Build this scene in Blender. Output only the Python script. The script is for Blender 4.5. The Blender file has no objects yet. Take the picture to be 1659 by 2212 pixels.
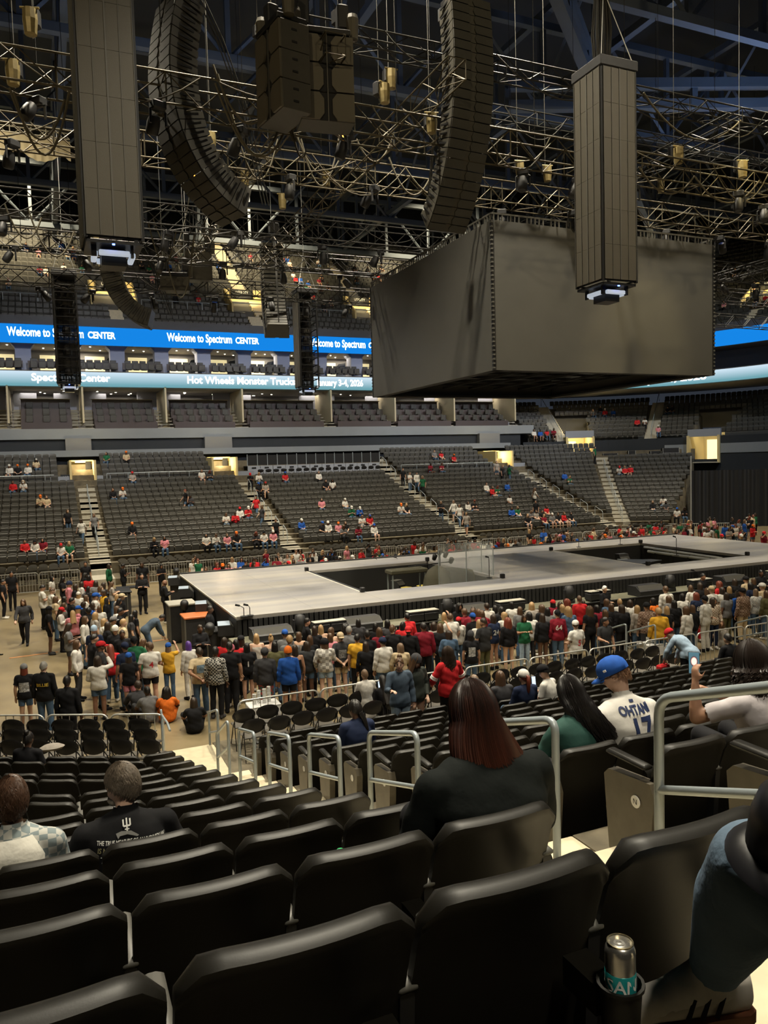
import bpy, bmesh, math, random
import numpy as np
from mathutils import Vector, Matrix
from mathutils.bvhtree import BVHTree
from mathutils import noise as mnoise
random.seed(7)
SC = bpy.context.scene
COL = SC.collection
PI = math.pi
R_ = math.radians

# ------------------------------------------------------------------ camera
CAM_Z = 6.3
YAW, PITCH, ROLL, FPX = R_(23.4578), R_(3.5792), R_(-1.6052), 1679.23
def cam_axes():
    f = Vector((math.sin(YAW)*math.cos(PITCH), math.cos(YAW)*math.cos(PITCH), -math.sin(PITCH)))
    r = Vector((math.cos(YAW), -math.sin(YAW), 0))
    u = r.cross(f)
    return (math.cos(ROLL)*r + math.sin(ROLL)*u, -math.sin(ROLL)*r + math.cos(ROLL)*u, f)
CR, CU, CF = cam_axes()
cam = bpy.data.cameras.new('camera')
cam.sensor_fit = 'HORIZONTAL'; cam.sensor_width = 36.0; cam.lens = 36.0*FPX/1659.0
cam.clip_start = 0.05; cam.clip_end = 400
camo = bpy.data.objects.new('camera', cam); COL.objects.link(camo)
camo.matrix_world = Matrix(((CR.x, CU.x, -CF.x, 0), (CR.y, CU.y, -CF.y, 0), (CR.z, CU.z, -CF.z, CAM_Z), (0, 0, 0, 1)))
SC.camera = camo
CAMP = Vector((0, 0, CAM_Z))
def ray(u, v): return CF + CR*((u-829.5)/FPX) - CU*((v-1106)/FPX)
def atZ(u, v, z): d = ray(u, v); return CAMP + d*((z-CAM_Z)/d.z)
def atY(u, v, y): d = ray(u, v); return CAMP + d*(y/d.y)
def px(P):
    d = Vector(P)-CAMP; w = d.dot(CF)
    return 829.5+FPX*d.dot(CR)/w, 1106-FPX*d.dot(CU)/w

# ------------------------------------------------------------------ exposure, world
vs = SC.view_settings
vs.view_transform = 'Standard'; vs.look = 'None'; vs.gamma = 1.0; vs.use_curve_mapping = False
vs.exposure = 1.0
cy = SC.cycles
cy.max_bounces = 3; cy.diffuse_bounces = 2; cy.glossy_bounces = 1; cy.transmission_bounces = 2; cy.transparent_max_bounces = 5; cy.light_sampling_threshold = .02
cy.caustics_reflective = False; cy.caustics_refractive = False
cy.use_denoising = True; cy.sample_clamp_indirect = 4.0; cy.use_adaptive_sampling = True; cy.adaptive_threshold = 0.07; cy.adaptive_min_samples = 12
w = bpy.data.worlds.new('world'); SC.world = w; w.use_nodes = True
bgn = w.node_tree.nodes['Background']; bgn.inputs[0].default_value = (0.35, 0.42, 0.55, 1); bgn.inputs[1].default_value = 0.035

# ------------------------------------------------------------------ house lights (catwalk floods high under the roof)
def flood(loc, aim, power, col=(1, .86, .62), size=2.0, spot=None, blend=.5):
    if spot:
        l = bpy.data.lights.new('house_light', 'SPOT'); l.spot_size = R_(spot); l.spot_blend = blend; l.shadow_soft_size = size/2
    else:
        l = bpy.data.lights.new('house_light', 'AREA'); l.size = size; l.shape = 'DISK'
    l.energy = power; l.color = col
    o = bpy.data.objects.new('house_light', l); COL.objects.link(o)
    o.location = loc; o.rotation_euler = (Vector(aim)-Vector(loc)).to_track_quat('-Z', 'Y').to_euler()
    return o
WARM = (1, .90, .70)
# over the event floor
for x, y, e in ((-4, 27, 4200), (6, 20.5, 5200), (17, 21.5, 5200), (30, 22, 5200), (4, 40, 4600), (18, 40, 5200), (34, 40, 5200), (48, 34, 4200)):
    flood((x, y, 27), (x+.5, y, 0), e*2.1, WARM, .8, 95, .6)
flood((24, 14, 25), (20, 29.5, 1.6), 4200, (1, .80, .40), .6, 20, .7)
# near catwalk behind the camera, thrown across the rig and the far seats
for x, y, z, ax, ay, az, e in ((-12, -6, 25, 6, 24, 15, 3100), (14, -9, 25, 20, 26, 14, 2900), (40, -4, 25, 26, 26, 14, 2600)):
    flood((x, y, z), (ax, ay, az), e, (1, .80, .46), 1.0, 60, .8)
# far bowl
for x in (-4, 12, 28, 44):
    flood((x, 49, 25.5), (x, 57, 3), 4700, (1, .88, .66), .8, 100, .7)
for x in (-2, 20, 40):
    flood((x, 70, 36), (x+1, 82, 24), 13000, (1, .82, .5), 1, 75, .8)
for x in (4, 22, 40):
    flood((x, 44, 20.5), (x, 68, 11.5), 3600, (.92, .94, 1), 1, 70, .8)
flood((54, 38, 25), (52, 60, 10), 4200, (.85, .92, 1), 1, 90, .8)
# near seating bowl
flood((6, 8, 24), (4, 11, 1), 6200, WARM, 1, 80, .7)
flood((16, 10, 24), (12, 12, 1), 4200, WARM, 1, 80, .7)
flood((4, 7, 22), (1.8, 2.2, 4.5), 4600, (1, .92, .74), 1.2, 62, .8)
flood((1, -6, 21), (2.2, 3.2, 4.2), 3000, (1, .90, .70), 1.6, 48, .9)
# cool roof wash
flood((38, 30, 20), (34, 34, 32), 1800, (.45, .62, 1), 3, 140, .9)
flood((8, 34, 20), (8, 40, 32), 600, (.45, .62, 1), 3, 140, .9)

# ------------------------------------------------------------------ materials
_mats = {}
def mat(name, col, rough=.6, metal=0., var=0., scale=8., bump=0., bscale=40., spec=.5, emit=None, estr=0., alpha=1., trans=0.):
    if name in _mats: return _mats[name]
    m = bpy.data.materials.new(name); m.use_nodes = True; nt = m.node_tree; b = nt.nodes['Principled BSDF']
    b.inputs['Base Color'].default_value = (*col, 1); b.inputs['Roughness'].default_value = rough; b.inputs['Metallic'].default_value = metal
    b.inputs['Specular IOR Level'].default_value = spec
    if trans: b.inputs['Transmission Weight'].default_value = trans
    if alpha < 1: b.inputs['Alpha'].default_value = alpha
    if emit: b.inputs['Emission Color'].default_value = (*emit, 1); b.inputs['Emission Strength'].default_value = estr
    if var or bump:
        tc = nt.nodes.new('ShaderNodeTexCoord')
        if var:
            n = nt.nodes.new('ShaderNodeTexNoise'); n.inputs['Scale'].default_value = scale; n.inputs['Detail'].default_value = 5
            nt.links.new(tc.outputs['Object'], n.inputs['Vector'])
            r = nt.nodes.new('ShaderNodeMapRange'); r.inputs[1].default_value = .25; r.inputs[2].default_value = .75; r.inputs[3].default_value = 1-var; r.inputs[4].default_value = 1+var
            nt.links.new(n.outputs['Fac'], r.inputs[0])
            mx = nt.nodes.new('ShaderNodeVectorMath'); mx.operation = 'SCALE'; mx.inputs[0].default_value = col
            nt.links.new(r.outputs[0], mx.inputs['Scale']); nt.links.new(mx.outputs[0], b.inputs['Base Color'])
        if bump:
            n2 = nt.nodes.new('ShaderNodeTexNoise'); n2.inputs['Scale'].default_value = bscale; n2.inputs['Detail'].default_value = 3
            nt.links.new(tc.outputs['Object'], n2.inputs['Vector'])
            bp = nt.nodes.new('ShaderNodeBump'); bp.inputs['Strength'].default_value = bump; bp.inputs['Distance'].default_value = .02
            nt.links.new(n2.outputs['Fac'], bp.inputs['Height']); nt.links.new(bp.outputs[0], b.inputs['Normal'])
    _mats[name] = m
    return m
def emis(name, col, s):
    if name in _mats: return _mats[name]
    m = bpy.data.materials.new(name); m.use_nodes = True; nt = m.node_tree; nt.nodes.clear()
    e = nt.nodes.new('ShaderNodeEmission'); e.inputs[0].default_value = (*col, 1); e.inputs[1].default_value = s
    o = nt.nodes.new('ShaderNodeOutputMaterial'); nt.links.new(e.outputs[0], o.inputs[0]); _mats[name] = m
    return m
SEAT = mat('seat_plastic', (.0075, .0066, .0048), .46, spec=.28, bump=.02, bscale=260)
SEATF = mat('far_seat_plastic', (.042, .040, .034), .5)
SEATG = mat('arm_grey_plastic', (.085, .082, .072), .5)
ENDP = mat('end_panel_beige', (.085, .072, .05), .5, var=.15, scale=14)
PLATE = mat('row_plate_white', (.7, .7, .7), .4)
BLACKM = mat('black_metal', (.015, .015, .016), .45, .3)
BLACK = mat('black_matte', (.008, .008, .009), .8)
CASE = mat('case_black', (.016, .016, .018), .55, var=.2)
RAIL = mat('rail_grey_paint', (.30, .34, .36), .35, .2)
ALU = mat('barricade_aluminium', (.55, .55, .52), .35, .5)
CONC = mat('concrete_tread', (.115, .095, .06), .75, var=.35, scale=3, bump=.1)
STEPM = mat('step_cream', (.56, .49, .34), .65, var=.12, scale=6)
STEPG = mat('far_step_grey', (.40, .375, .31), .7, var=.1)
GREYW = mat('wall_grey', (.24, .26, .30), .7)
LGREY = mat('fascia_grey', (.20, .22, .24), .65, var=.06, scale=.6)
NAVYW = mat('wall_navy', (.012, .016, .022), .7)
SUITEW = mat('suite_wall_grey', (.32, .34, .42), .7)
SUITEC = mat('suite_cream', (.45, .40, .28), .7)
MAROON = mat('suite_counter_brown', (.055, .040, .040), .5)
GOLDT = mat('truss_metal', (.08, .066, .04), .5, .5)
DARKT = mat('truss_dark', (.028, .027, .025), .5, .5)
CABLE = mat('cable_rubber', (.02, .018, .014), .75)
SKIRT = mat('stage_skirt', (.010, .010, .011), .75)

# ------------------------------------------------------------------ mesh tools
class MB:
    def __init__(s): s.v = []; s.f = []
    def add(s, vs, fs):
        n = len(s.v); s.v.extend([tuple(p) for p in vs]); s.f.extend([tuple(i+n for i in f) for f in fs]); return s
    def box(s, c, d, M=None):
        x, y, z = d[0]/2, d[1]/2, d[2]/2
        P = [Vector((a, b, e)) for a in (-x, x) for b in (-y, y) for e in (-z, z)]
        if M is not None: P = [M @ p for p in P]
        c = Vector(c)
        return s.add([p+c for p in P], [(0, 1, 3, 2), (4, 6, 7, 5), (0, 4, 5, 1), (2, 3, 7, 6), (0, 2, 6, 4), (1, 5, 7, 3)])
    def cbox(s, c, d, b=.01, M=None):
        x, y, z = d[0]/2, d[1]/2, d[2]/2
        rings = []
        for zz, k in ((-z, b), (-z+b, 0), (z-b, 0), (z, b)):
            X, Y = x-k, y-k; q = b*.6
            rings.append([Vector(p+(zz,)) for p in ((-X+q, -Y), (X-q, -Y), (X, -Y+q), (X, Y-q), (X-q, Y), (-X+q, Y), (-X, Y-q), (-X, -Y+q))])
        if M is not None: rings = [[M @ p for p in r] for r in rings]
        c = Vector(c)
        return s.loft([[p+c for p in r] for r in rings])
    def loft(s, rings, caps=True, closed=True):
        n = len(rings[0]); vs = [p for r in rings for p in r]; fs = []
        for i in range(len(rings)-1):
            for j in range(n if closed else n-1):
                a, b = i*n+j, i*n+(j+1) % n
                fs.append((a, b, b+n, a+n))
        if caps:
            fs.append(tuple(range(n-1, -1, -1))); fs.append(tuple((len(rings)-1)*n+j for j in range(n)))
        return s.add(vs, fs)
    def tube(s, path, r, n=6, caps=True):
        path = [Vector(p) for p in path]
        rr = r if isinstance(r, (list, tuple)) else [r]*len(path)
        rings = []; N = None
        for i, p in enumerate(path):
            t = (path[min(i+1, len(path)-1)]-path[max(i-1, 0)])
            if t.length < 1e-9: t = Vector((0, 0, 1))
            t.normalize()
            if N is None:
                N = t.cross(Vector((0, 0, 1)) if abs(t.z) < .9 else Vector((1, 0, 0))).normalized()
            else:
                N = (N-t*N.dot(t))
                N = N.normalized() if N.length > 1e-6 else t.orthogonal().normalized()
            B = t.cross(N)
            rings.append([p+(N*math.cos(2*PI*j/n)+B*math.sin(2*PI*j/n))*rr[i] for j in range(n)])
        return s.loft(rings, caps)
    def lathe(s, prof, n=16, c=(0, 0, 0), M=None):
        rings = [[Vector((r*math.cos(2*PI*j/n), r*math.sin(2*PI*j/n), z)) for j in range(n)] for r, z in prof]
        if M is not None: rings = [[M @ p for p in r] for r in rings]
        c = Vector(c)
        return s.loft([[p+c for p in r] for r in rings])
    def prism(s, poly, p0, ex, ey, en, depth):
        p0, ex, ey, en = Vector(p0), Vector(ex), Vector(ey), Vector(en)
        a = [p0+ex*x+ey*y for x, y in poly]
        return s.loft([a, [p+en*depth for p in a]])
    def mesh(s, name, smooth=False, ang=40):
        me = bpy.data.meshes.new(name); me.from_pydata([tuple(p) for p in s.v], [], s.f)
        me.update()
        bm = bmesh.new(); bm.from_mesh(me); bmesh.ops.recalc_face_normals(bm, faces=bm.faces); bm.to_mesh(me); bm.free()
        if smooth:
            me.polygons.foreach_set('use_smooth', [True]*len(me.polygons)); me.set_sharp_from_angle(angle=R_(ang))
        me.materials.append(None)
        return me
def rot(z=0, x=0, y=0): return Matrix.Rotation(z, 3, 'Z') @ Matrix.Rotation(x, 3, 'X') @ Matrix.Rotation(y, 3, 'Y')
def ob(name, me, m=None, parent=None, loc=None, rz=0., rx=0., ry=0., scale=None):
    if isinstance(me, MB): me = me.mesh(name)
    o = bpy.data.objects.new(name, me); COL.objects.link(o)
    if m is not None:
        o.material_slots[0].link = 'OBJECT'; o.material_slots[0].material = m
    if parent is not None: o.parent = parent
    if loc is not None: o.location = loc
    if rz or rx or ry: o.rotation_euler = (rx, ry, rz)
    if scale is not None: o.scale = scale if hasattr(scale, '__len__') else (scale,)*3
    return o
def empty(name, loc=(0, 0, 0), rz=0.):
    o = bpy.data.objects.new(name, None); COL.objects.link(o); o.location = loc; o.rotation_euler = (0, 0, rz); o.empty_display_size = .1
    return o
def tag(o, label, cat, group=None, kind=None):
    o['label'] = label; o['category'] = cat
    if group: o['group'] = group
    if kind: o['kind'] = kind
    return o
def struct(name, mb, m, parent=None, loc=None, label=None, **k):
    o = ob(name, mb, m, parent, loc, **k)
    if parent is None: o['kind'] = 'structure'
    if label: o['label'] = label
    return o
ORD = ['first', 'second', 'third', 'fourth', 'fifth', 'sixth', 'seventh', 'eighth', 'ninth', 'tenth', 'eleventh', 'twelfth', 'thirteenth', 'fourteenth', 'fifteenth', 'sixteenth', 'seventeenth', 'eighteenth', 'nineteenth', 'twentieth', 'twenty-first', 'twenty-second', 'twenty-third', 'twenty-fourth', 'twenty-fifth']
def ordn(i):
    if i < len(ORD): return ORD[i]
    n = i+1; return '%d%s' % (n, 'th' if 10 <= n % 100 <= 20 else {1: 'st', 2: 'nd', 3: 'rd'}.get(n % 10, 'th'))
_fonts = {}
def text_mesh(s, size, depth=.0, shear=0., align='CENTER', spacing=1.0, bold=0.):
    c = bpy.data.curves.new('lettering', 'FONT'); c.body = s; c.size = size; c.extrude = depth; c.shear = shear
    c.align_x = align; c.align_y = 'CENTER'; c.space_character = spacing; c.offset = bold; c.resolution_u = 3
    o = bpy.data.objects.new('tmp_text', c); COL.objects.link(o)
    dg = bpy.context.evaluated_depsgraph_get(); dg.update()
    me = bpy.data.meshes.new_from_object(o.evaluated_get(dg)); me.name = 'lettering'
    bpy.data.objects.remove(o); me.materials.clear(); me.materials.append(None)
    return me
def merged(name, base_v, base_f, mats4, m, kind='stuff'):
    """one object from many placements of one small shape"""
    bv = np.array(base_v, float); n = len(bv)
    V = np.concatenate([bv @ np.array(M)[:3, :3].T + np.array(M)[:3, 3] for M in mats4])
    F = []
    for k in range(len(mats4)): F.extend([tuple(i+k*n for i in f) for f in base_f])
    me = bpy.data.meshes.new(name); me.from_pydata(V.tolist(), [], F); me.update(); me.materials.append(None)
    return ob(name, me, m)

# ================================================================== event floor and near bowl
ROWD = .925
def ztop(i): return 1.825+.24*i+.0052*i*(i-1)
def rowY(j): return 1.42+.925*j
def tread(j): return ztop(12-j)-.86
FLOORM = mat('floor_concrete', (.205, .160, .088), .34, var=.22, scale=.9, bump=.03, bscale=6)
struct('floor', MB().box((22, 30, -.15), (110, 110, .3)), FLOORM, label='polished tan concrete event floor')
AX0, AX1 = 1.70, 3.05
KA = R_(27)
KD = Vector((-math.cos(KA), math.sin(KA), 0)); KN = Vector((math.sin(KA), math.cos(KA), 0))
def kink(j): return Vector((1.2-.24*(12-j), rowY(j), 0))
tr = empty('seating_terrace'); tr['kind'] = 'structure'; tr['label'] = 'stepped concrete terrace under the near seats'
for j in range(-3, 13):
    y0, y1, z = rowY(j)-.12, rowY(j)+ROWD-.12, tread(j)
    m = MB().box(((AX1+20)/2, (y0+y1)/2, z/2-.2), (20-AX1, y1-y0, z+.4))
    ob('terrace_step', m, CONC, tr)
    k0 = kink(j).x
    a = Vector((kink(j).x, y0, 0)); b = Vector((kink(j+1).x, y1, 0))
    poly = [(AX0, y0), (AX0, y1), (b.x, b.y)] + [tuple((b+KD*9)[:2]), tuple((a+KD*9)[:2])] + [(a.x, a.y)]
    ob('terrace_step', MB().loft([[Vector((x, y, -.4)) for x, y in poly], [Vector((x, y, z)) for x, y in poly]]), CONC, tr)
# platform that carries the folding chairs
yp0, yp1 = rowY(13)-.12, 17.0
pl = [(AX1, yp0), (20, yp0), (20, 16.75), (AX1, 16.75)]
struct('platform', MB().loft([[Vector((x, y, 0)) for x, y in pl], [Vector((x, y, .35)) for x, y in pl]]), CONC, label='low platform under the folding chairs right of the stairs')
a = kink(13); pl = [(AX0, yp0), (AX0, 16.55), (a.x+.2, 16.55), tuple((Vector((a.x+.2, 16.55, 0))+KD*9)[:2]), tuple((a+KD*9)[:2]), (a.x, yp0)]
struct('platform', MB().loft([[Vector((x, y, 0)) for x, y in pl], [Vector((x, y, .35)) for x, y in pl]]), CONC, label='low platform under the folding chairs left of the stairs')
# aisle stairs
st = empty('aisle_stairs'); st['kind'] = 'structure'; st['label'] = 'cream stairs running down between the near seat blocks'
stairs = []
for j in range(-3, 13):
    z, zu = tread(j), tread(j-1)
    stairs += [(rowY(j)-.12, rowY(j)+.30, (z+zu)/2), (rowY(j)+.30, rowY(j)+.80, z)]
stairs += [(yp0, yp0+.35, .76), (yp0+.35, yp0+.7, .55), (yp0+.7, 16.6, .35), (16.6, 17.15, .17)]
for y0, y1, z in stairs:
    s_ = ob('stair_step', MB().cbox(((AX0+AX1)/2, (y0+y1)/2, z/2-.05), (AX1-AX0, y1-y0+.02, z+.1), .012), STEPM, st)

# ------------------------------------------------------------------ stadium seat
def back_mesh(w=.495, h=.74, lean=.17, t=.042, nu=11, slot=False):
    prof = []   # (along height 0..1, side offset)  loop in the y-z plane
    m = MB(); rings = []
    for i in range(nu+1):
        u = -1+2*i/nu
        x = u*w/2
        bow = .03*(u*u)             # edges wrap forward
        cut = .055*max(0, (abs(u)-.72)/.28)**2.2   # rounded top corners
        e = 1-.45*max(0, (abs(u)-.86)/.14)**2
        ring = []
        H = h-cut
        tt = t*e
        for s, off in ((0, .5), (.35, .5), (.65, .5), (.90, .5), (.965, .62), (.993, .45), (1.0, .05), (.996, -.5), (.982, -.95), (.95, -1.0), (.915, -.62), (.65, -.5), (.35, -.5), (0, -.5)):
            z = .115+H*s
            y = lean*(1-s)+bow+off*tt + .018*math.sin(PI*s)
            ring.append(Vector((x, y, z)))
        rings.append(ring)
    return m.loft(rings)
def pan_mesh():
    m = MB(); rings = []
    for i in range(7):
        u = -1+2*i/6; x = u*.215
        c = .02*abs(u)**3
        ring = [Vector((x, .15+y, z)) for y, z in ((0, .38), (.035-c, .365), (.075-c, .40), (.07-c, .55), (.06-c, .66-c), (.03, .675-c), (.005, .64), (-.01, .50))]
        rings.append(ring)
    return m.loft(rings)
ME_BACK = back_mesh().mesh('backrest', True, 50)
ME_PAN = pan_mesh().mesh('seat_pan', True, 50)
_m = MB().cbox((0, .22, .615), (.055, .30, .032), .012); ME_ARM = _m.mesh('armrest', True, 50)
_m = MB(); _m.prism([(.10, 0), (.20, 0), (.24, .3), (.34, .60), (.08, .60), (.10, .3)], (-.018, 0, 0), (0, 1, 0), (0, 0, 1), (1, 0, 0), .036); ME_STD = _m.mesh('standard')
_m = MB(); _m.prism([(.07, .0), (.33, .0), (.40, .12), (.44, .56), (.40, .60), (.05, .63), (.02, .56)], (-.035, 0, 0), (0, 1, 0), (0, 0, 1), (1, 0, 0), .07); ME_END = _m.mesh('end_panel')
_m = MB(); _m.lathe([(.001, 0), (.036, 0), (.036, .006), (.001, .007)], 16, M=rot(y=-PI/2)); ME_PLATE = _m.mesh('row_plate')
_m = MB()
for r0, r1, z0, z1 in ((.047, .043, 0, -.10),):
    prof = [(.001, -.10), (.040, -.10), (.046, 0), (.052, .004), (.052, .012), (.045, .012), (.041, -.045), (.001, -.050)]
    _m.lathe(prof, 18)
_m.box((0, .10, -.05), (.07, .12, .07)); ME_CUP = _m.mesh('cup_holder', True, 50)
NSEAT = 0; SEATS = []
ME_PAN_DN = MB().cbox((0, .33, .41), (.43, .40, .07), .025).mesh('seat_pan', True, 50)
def sit_down(p):
    q = min(SEATS, key=lambda s: (s[0]-Vector(p)).length); q[1].data = ME_PAN_DN
    q[1].material_slots[0].link = 'OBJECT'; q[1].material_slots[0].material = SEAT
def seat(loc, rz, label, arm_left=True, arm_right=False, cup=False, end=None, letter=None):
    """stadium seat facing +Y rotated by rz"""
    global NSEAT; NSEAT += 1
    e = empty('stadium_seat', loc, rz)
    ob('backrest', ME_BACK, SEAT, e); SEATS.append((Vector(loc), ob('seat_pan', ME_PAN, SEAT, e)))
    if arm_left and end != 'l':
        ob('armrest', ME_ARM, SEATG, e, (-.255, 0, 0)); ob('standard', ME_STD, BLACKM, e, (-.255, 0, 0))
    if arm_right:
        ob('armrest', ME_ARM, SEATG, e, (.255, 0, 0)); ob('standard', ME_STD, BLACKM, e, (.255, 0, 0))
    if end == 'l':
        ob('end_panel', ME_END, ENDP, e, (-.255, 0, 0)); ob('armrest', ME_ARM, SEAT, e, (-.255, .02, .025), scale=(1.3, 1.1, 1.1))
        p = ob('row_plate', ME_PLATE, PLATE, e, (-.292, .16, .49))
        if letter:
            t = ob('lettering', text_mesh(letter, .045), BLACK, p, (-.008, 0, 0)); t.rotation_euler = (PI/2, 0, -PI/2)
    if cup: ob('cup_holder', ME_CUP, SEAT, e, (.165, -.12, .615))
    tag(e, label, 'seat', 'stadium seats of the near bowl')
    return e
letters = {2: 'N', 1: 'O', 3: 'M', 4: 'L', 5: 'K', 6: 'J', 7: 'I', 8: 'H', 9: 'G', 10: 'F', 11: 'E', 12: 'D'}
OCC = set()
for j in range(-1, 13):
    y, z = rowY(j), tread(j)-(.05 if j < 0 else 0); up = 12-j
    # right block
    n = int(min(14.3, 1.19*y+1.2)-AX1)*2 if j >= 0 else 0
    n = int((min(14.3, 1.19*(y+.3)+.7)-AX1)/.51)
    for k in range(max(n, 0)):
        nm = 'black stadium seat right of the stairs, %s row up, %s from the stairs' % (ordn(up), ordn(k))
        seat((AX1+.255+.51*k, y, z), 0, nm, end='l' if k == 0 else None, letter=letters.get(j) if k == 0 else None)
    # left block, straight part beside the stairs
    xk = kink(j).x; n1 = max(1, int(round((AX0-xk)/.51)))
    vis = min(n1, int((AX0+.045*y+.9)/.51)+1)
    for k in range(vis):
        nm = 'black stadium seat left of the stairs, %s row up, %s from the stairs' % (ordn(up), ordn(k))
        seat((AX0-.26-.51*k, y, z), 0, nm, arm_left=True, arm_right=(k == 0), cup=(j <= 3))
    # left block, turned part beyond the bend
    if n1 == vis:
        o = Vector((AX0-.03-.51*n1, y, z))
        nb = int((o.x+.05*y+1.3)/.46)
        for k in range(max(0, min(nb, 7))):
            p = o+KD*(.29+.51*k)
            nm = 'black stadium seat in the angled left block, %s row up, %s from bend' % (ordn(up), ordn(k))
            seat(p, -KA, nm, cup=False)

# ------------------------------------------------------------------ folding chairs
CH_BACKM = mat('folding_chair_vinyl', (.012, .011, .010), .3)
CH_SEATM = mat('folding_chair_seat', (.10, .09, .075), .5)
m = MB(); rings = []
for i in range(13):
    a = -1+2*i/12; hw = math.sqrt(max(0.0, 1-a*a*.97))
    rings.append([Vector((a*.25, .03+.035*a*a+dy*hw, .70+.155*hw*s)) for s, dy in ((-1, 0), (-.7, .02), (.7, .02), (1, 0), (.7, -.02), (-.7, -.02))])
m.loft(rings); ME_CBACK = m.mesh('backrest', True, 60)
m = MB(); m.cbox((0, .27, .445), (.41, .40, .035), .014); ME_CSEAT = m.mesh('seat', True, 50)
def leg_side(s):
    m = MB(); x = .215*s
    m.tube([(x, -.08, 0), (x, .02, .5), (x*.98, .03, .70)], .011, 6)
    return m
def leg_front(s):
    m = MB(); x = .205*s
    m.tube([(x, .46, 0), (x, .20, .46), (x*.98, .05, .62)], .011, 6); return m
ME_LB = [leg_side(s).mesh('leg') for s in (-1, 1)]; ME_LF = [leg_front(s).mesh('leg') for s in (-1, 1)]
def fchair(loc, rz, label, group):
    e = empty('folding_chair', loc, rz)
    ob('backrest', ME_CBACK, CH_BACKM, e); ob('seat', ME_CSEAT, CH_SEATM, e)
    for q in ME_LB+ME_LF: ob('leg', q, BLACKM, e)
    tag(e, label, 'chair', group); return e
for r, (y0, x0, n) in enumerate(((16.05, 3.62, 22), (15.25, 3.45, 22), (14.4, 3.5, 22))):
    for k in range(n):
        if r == 2: continue
        fchair((x0+.17*r+.53*k+random.uniform(-.02, .02), y0+random.uniform(-.03, .03), .35), random.uniform(-.06, .06),
               'black folding chair right of the stairs, %s row behind the barricade, %s from the stairs' % (ordn(r), ordn(k)), 'folding chairs right of the stairs')
for r, (u, v) in enumerate(((298, 1556), (310, 1577), (318, 1601))):
    o = atZ(u, v, 1.17); o.z = .35
    for k in range(7):
        p = o+KD*(.54*k)
        fchair((p.x, p.y, .35), -KA+random.uniform(-.05, .05),
               'black folding chair left of the stairs, %s row behind the barricade, %s from the stairs' % (ordn(r), ordn(k)), 'folding chairs left of the stairs')

# ------------------------------------------------------------------ crowd barricades
def barricade_meshes(L):
    f = MB(); r = .021; c = .14; h = 1.1
    pts = [(0, 0, .12)]
    for a in range(0, 91, 18): pts.append((c-c*math.cos(R_(a)), 0, h-c+c*math.sin(R_(a))))
    for a in range(0, 91, 18): pts.append((L-c+c*math.sin(R_(a)), 0, h-c+c*math.cos(R_(a))))
    pts.append((L, 0, .12)); pts.append((0, 0, .12))
    f.tube(pts, r, 8)
    b = MB().tube([(0, 0, .12), (0, 0, h-.01)], .0085, 6)
    ft = MB().tube([(0, -.28, .0), (0, -.2, .02), (0, 0, .12), (0, .2, .02), (0, .28, .0)], .016, 6)
    return f.mesh('frame', True, 60), b.mesh('bar', True, 60), ft.mesh('foot', True, 60)
BARR = {}
def barricade(p, rz, L, label, group, bars=True):
    key = round(L, 2)
    if key not in BARR: BARR[key] = barricade_meshes(L)
    f, b, ft = BARR[key]
    e = empty('barricade', p, rz); ob('frame', f, ALU, e)
    n = int(L/.165)
    if bars:
        for i in range(1, n): ob('bar', b, ALU, e, (L*i/n, 0, 0))
    for x in (.3, L-.3): ob('foot', ft, ALU, e, (x, 0, 0))
    tag(e, label, 'barricade', group); return e
x = 3.68
for i in range(9):
    barricade((x, 16.95, 0), 0, 1.88, 'metal crowd barricade, %s section right of the near stairs' % ordn(i), 'near barricades')
    x += 1.93
p = Vector((2.05, 16.85, 0))
for i in range(4):
    L = 1.35 if i else 1.15
    p2 = p+KD*L
    barricade(p2, -KA, L, 'metal crowd barricade, %s section left of the near stairs' % ordn(i), 'near barricades')
    p = p2+KD*.06

# ------------------------------------------------------------------ aisle handrails
def rail_loop(y0, y1, z0, z1, h0, h1, label, x=2.6):
    e = empty('handrail', (x, y1, z1)); r = .024
    A = Vector((0, y0-y1, z0-z1)); B = Vector((0, 0, 0))
    f = MB(); c = .09
    ta, tb = A+Vector((0, 0, h0)), B+Vector((0, 0, h1)); d = (tb-ta).normalized()
    def arc(p, q0, q1): return [p+q0*((1-s)**2)*c*0+(q0*(1-s)*(1-s)+q1*s*s)*c for s in (0, .25, .5, .75, 1)]
    up = Vector((0, 0, 1))
    path = [A]+[ta-up*c*(1-s)**2+d*c*s*s for s in (0, .25, .5, .75, 1)]+[tb-d*c*(1-s)**2-up*c*s*s for s in (0, .25, .5, .75, 1)]+[B]
    f.tube(path, r, 10); ob('rail', f.mesh('rail', True, 60), RAIL, e)
    ob('mid_rail', MB().tube([A+up*h0*.55, B+up*h1*.55], r*.9, 8).mesh('mid_rail', True, 60), RAIL, e)
    tag(e, label, 'handrail', 'aisle handrails'); return e
def step_z(y):
    for y0, y1, z in stairs:
        if y0 <= y < y1: return z
    return 0
for i in range(7):
    ya, yb = 2.80+1.84*i, 1.78+1.84*i
    lab = 'grey looped aisle handrail, %s up from the event floor' % ordn(7-i)
    rail_loop(ya, yb, step_z(ya), step_z(yb), .98, .98, lab)
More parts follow.
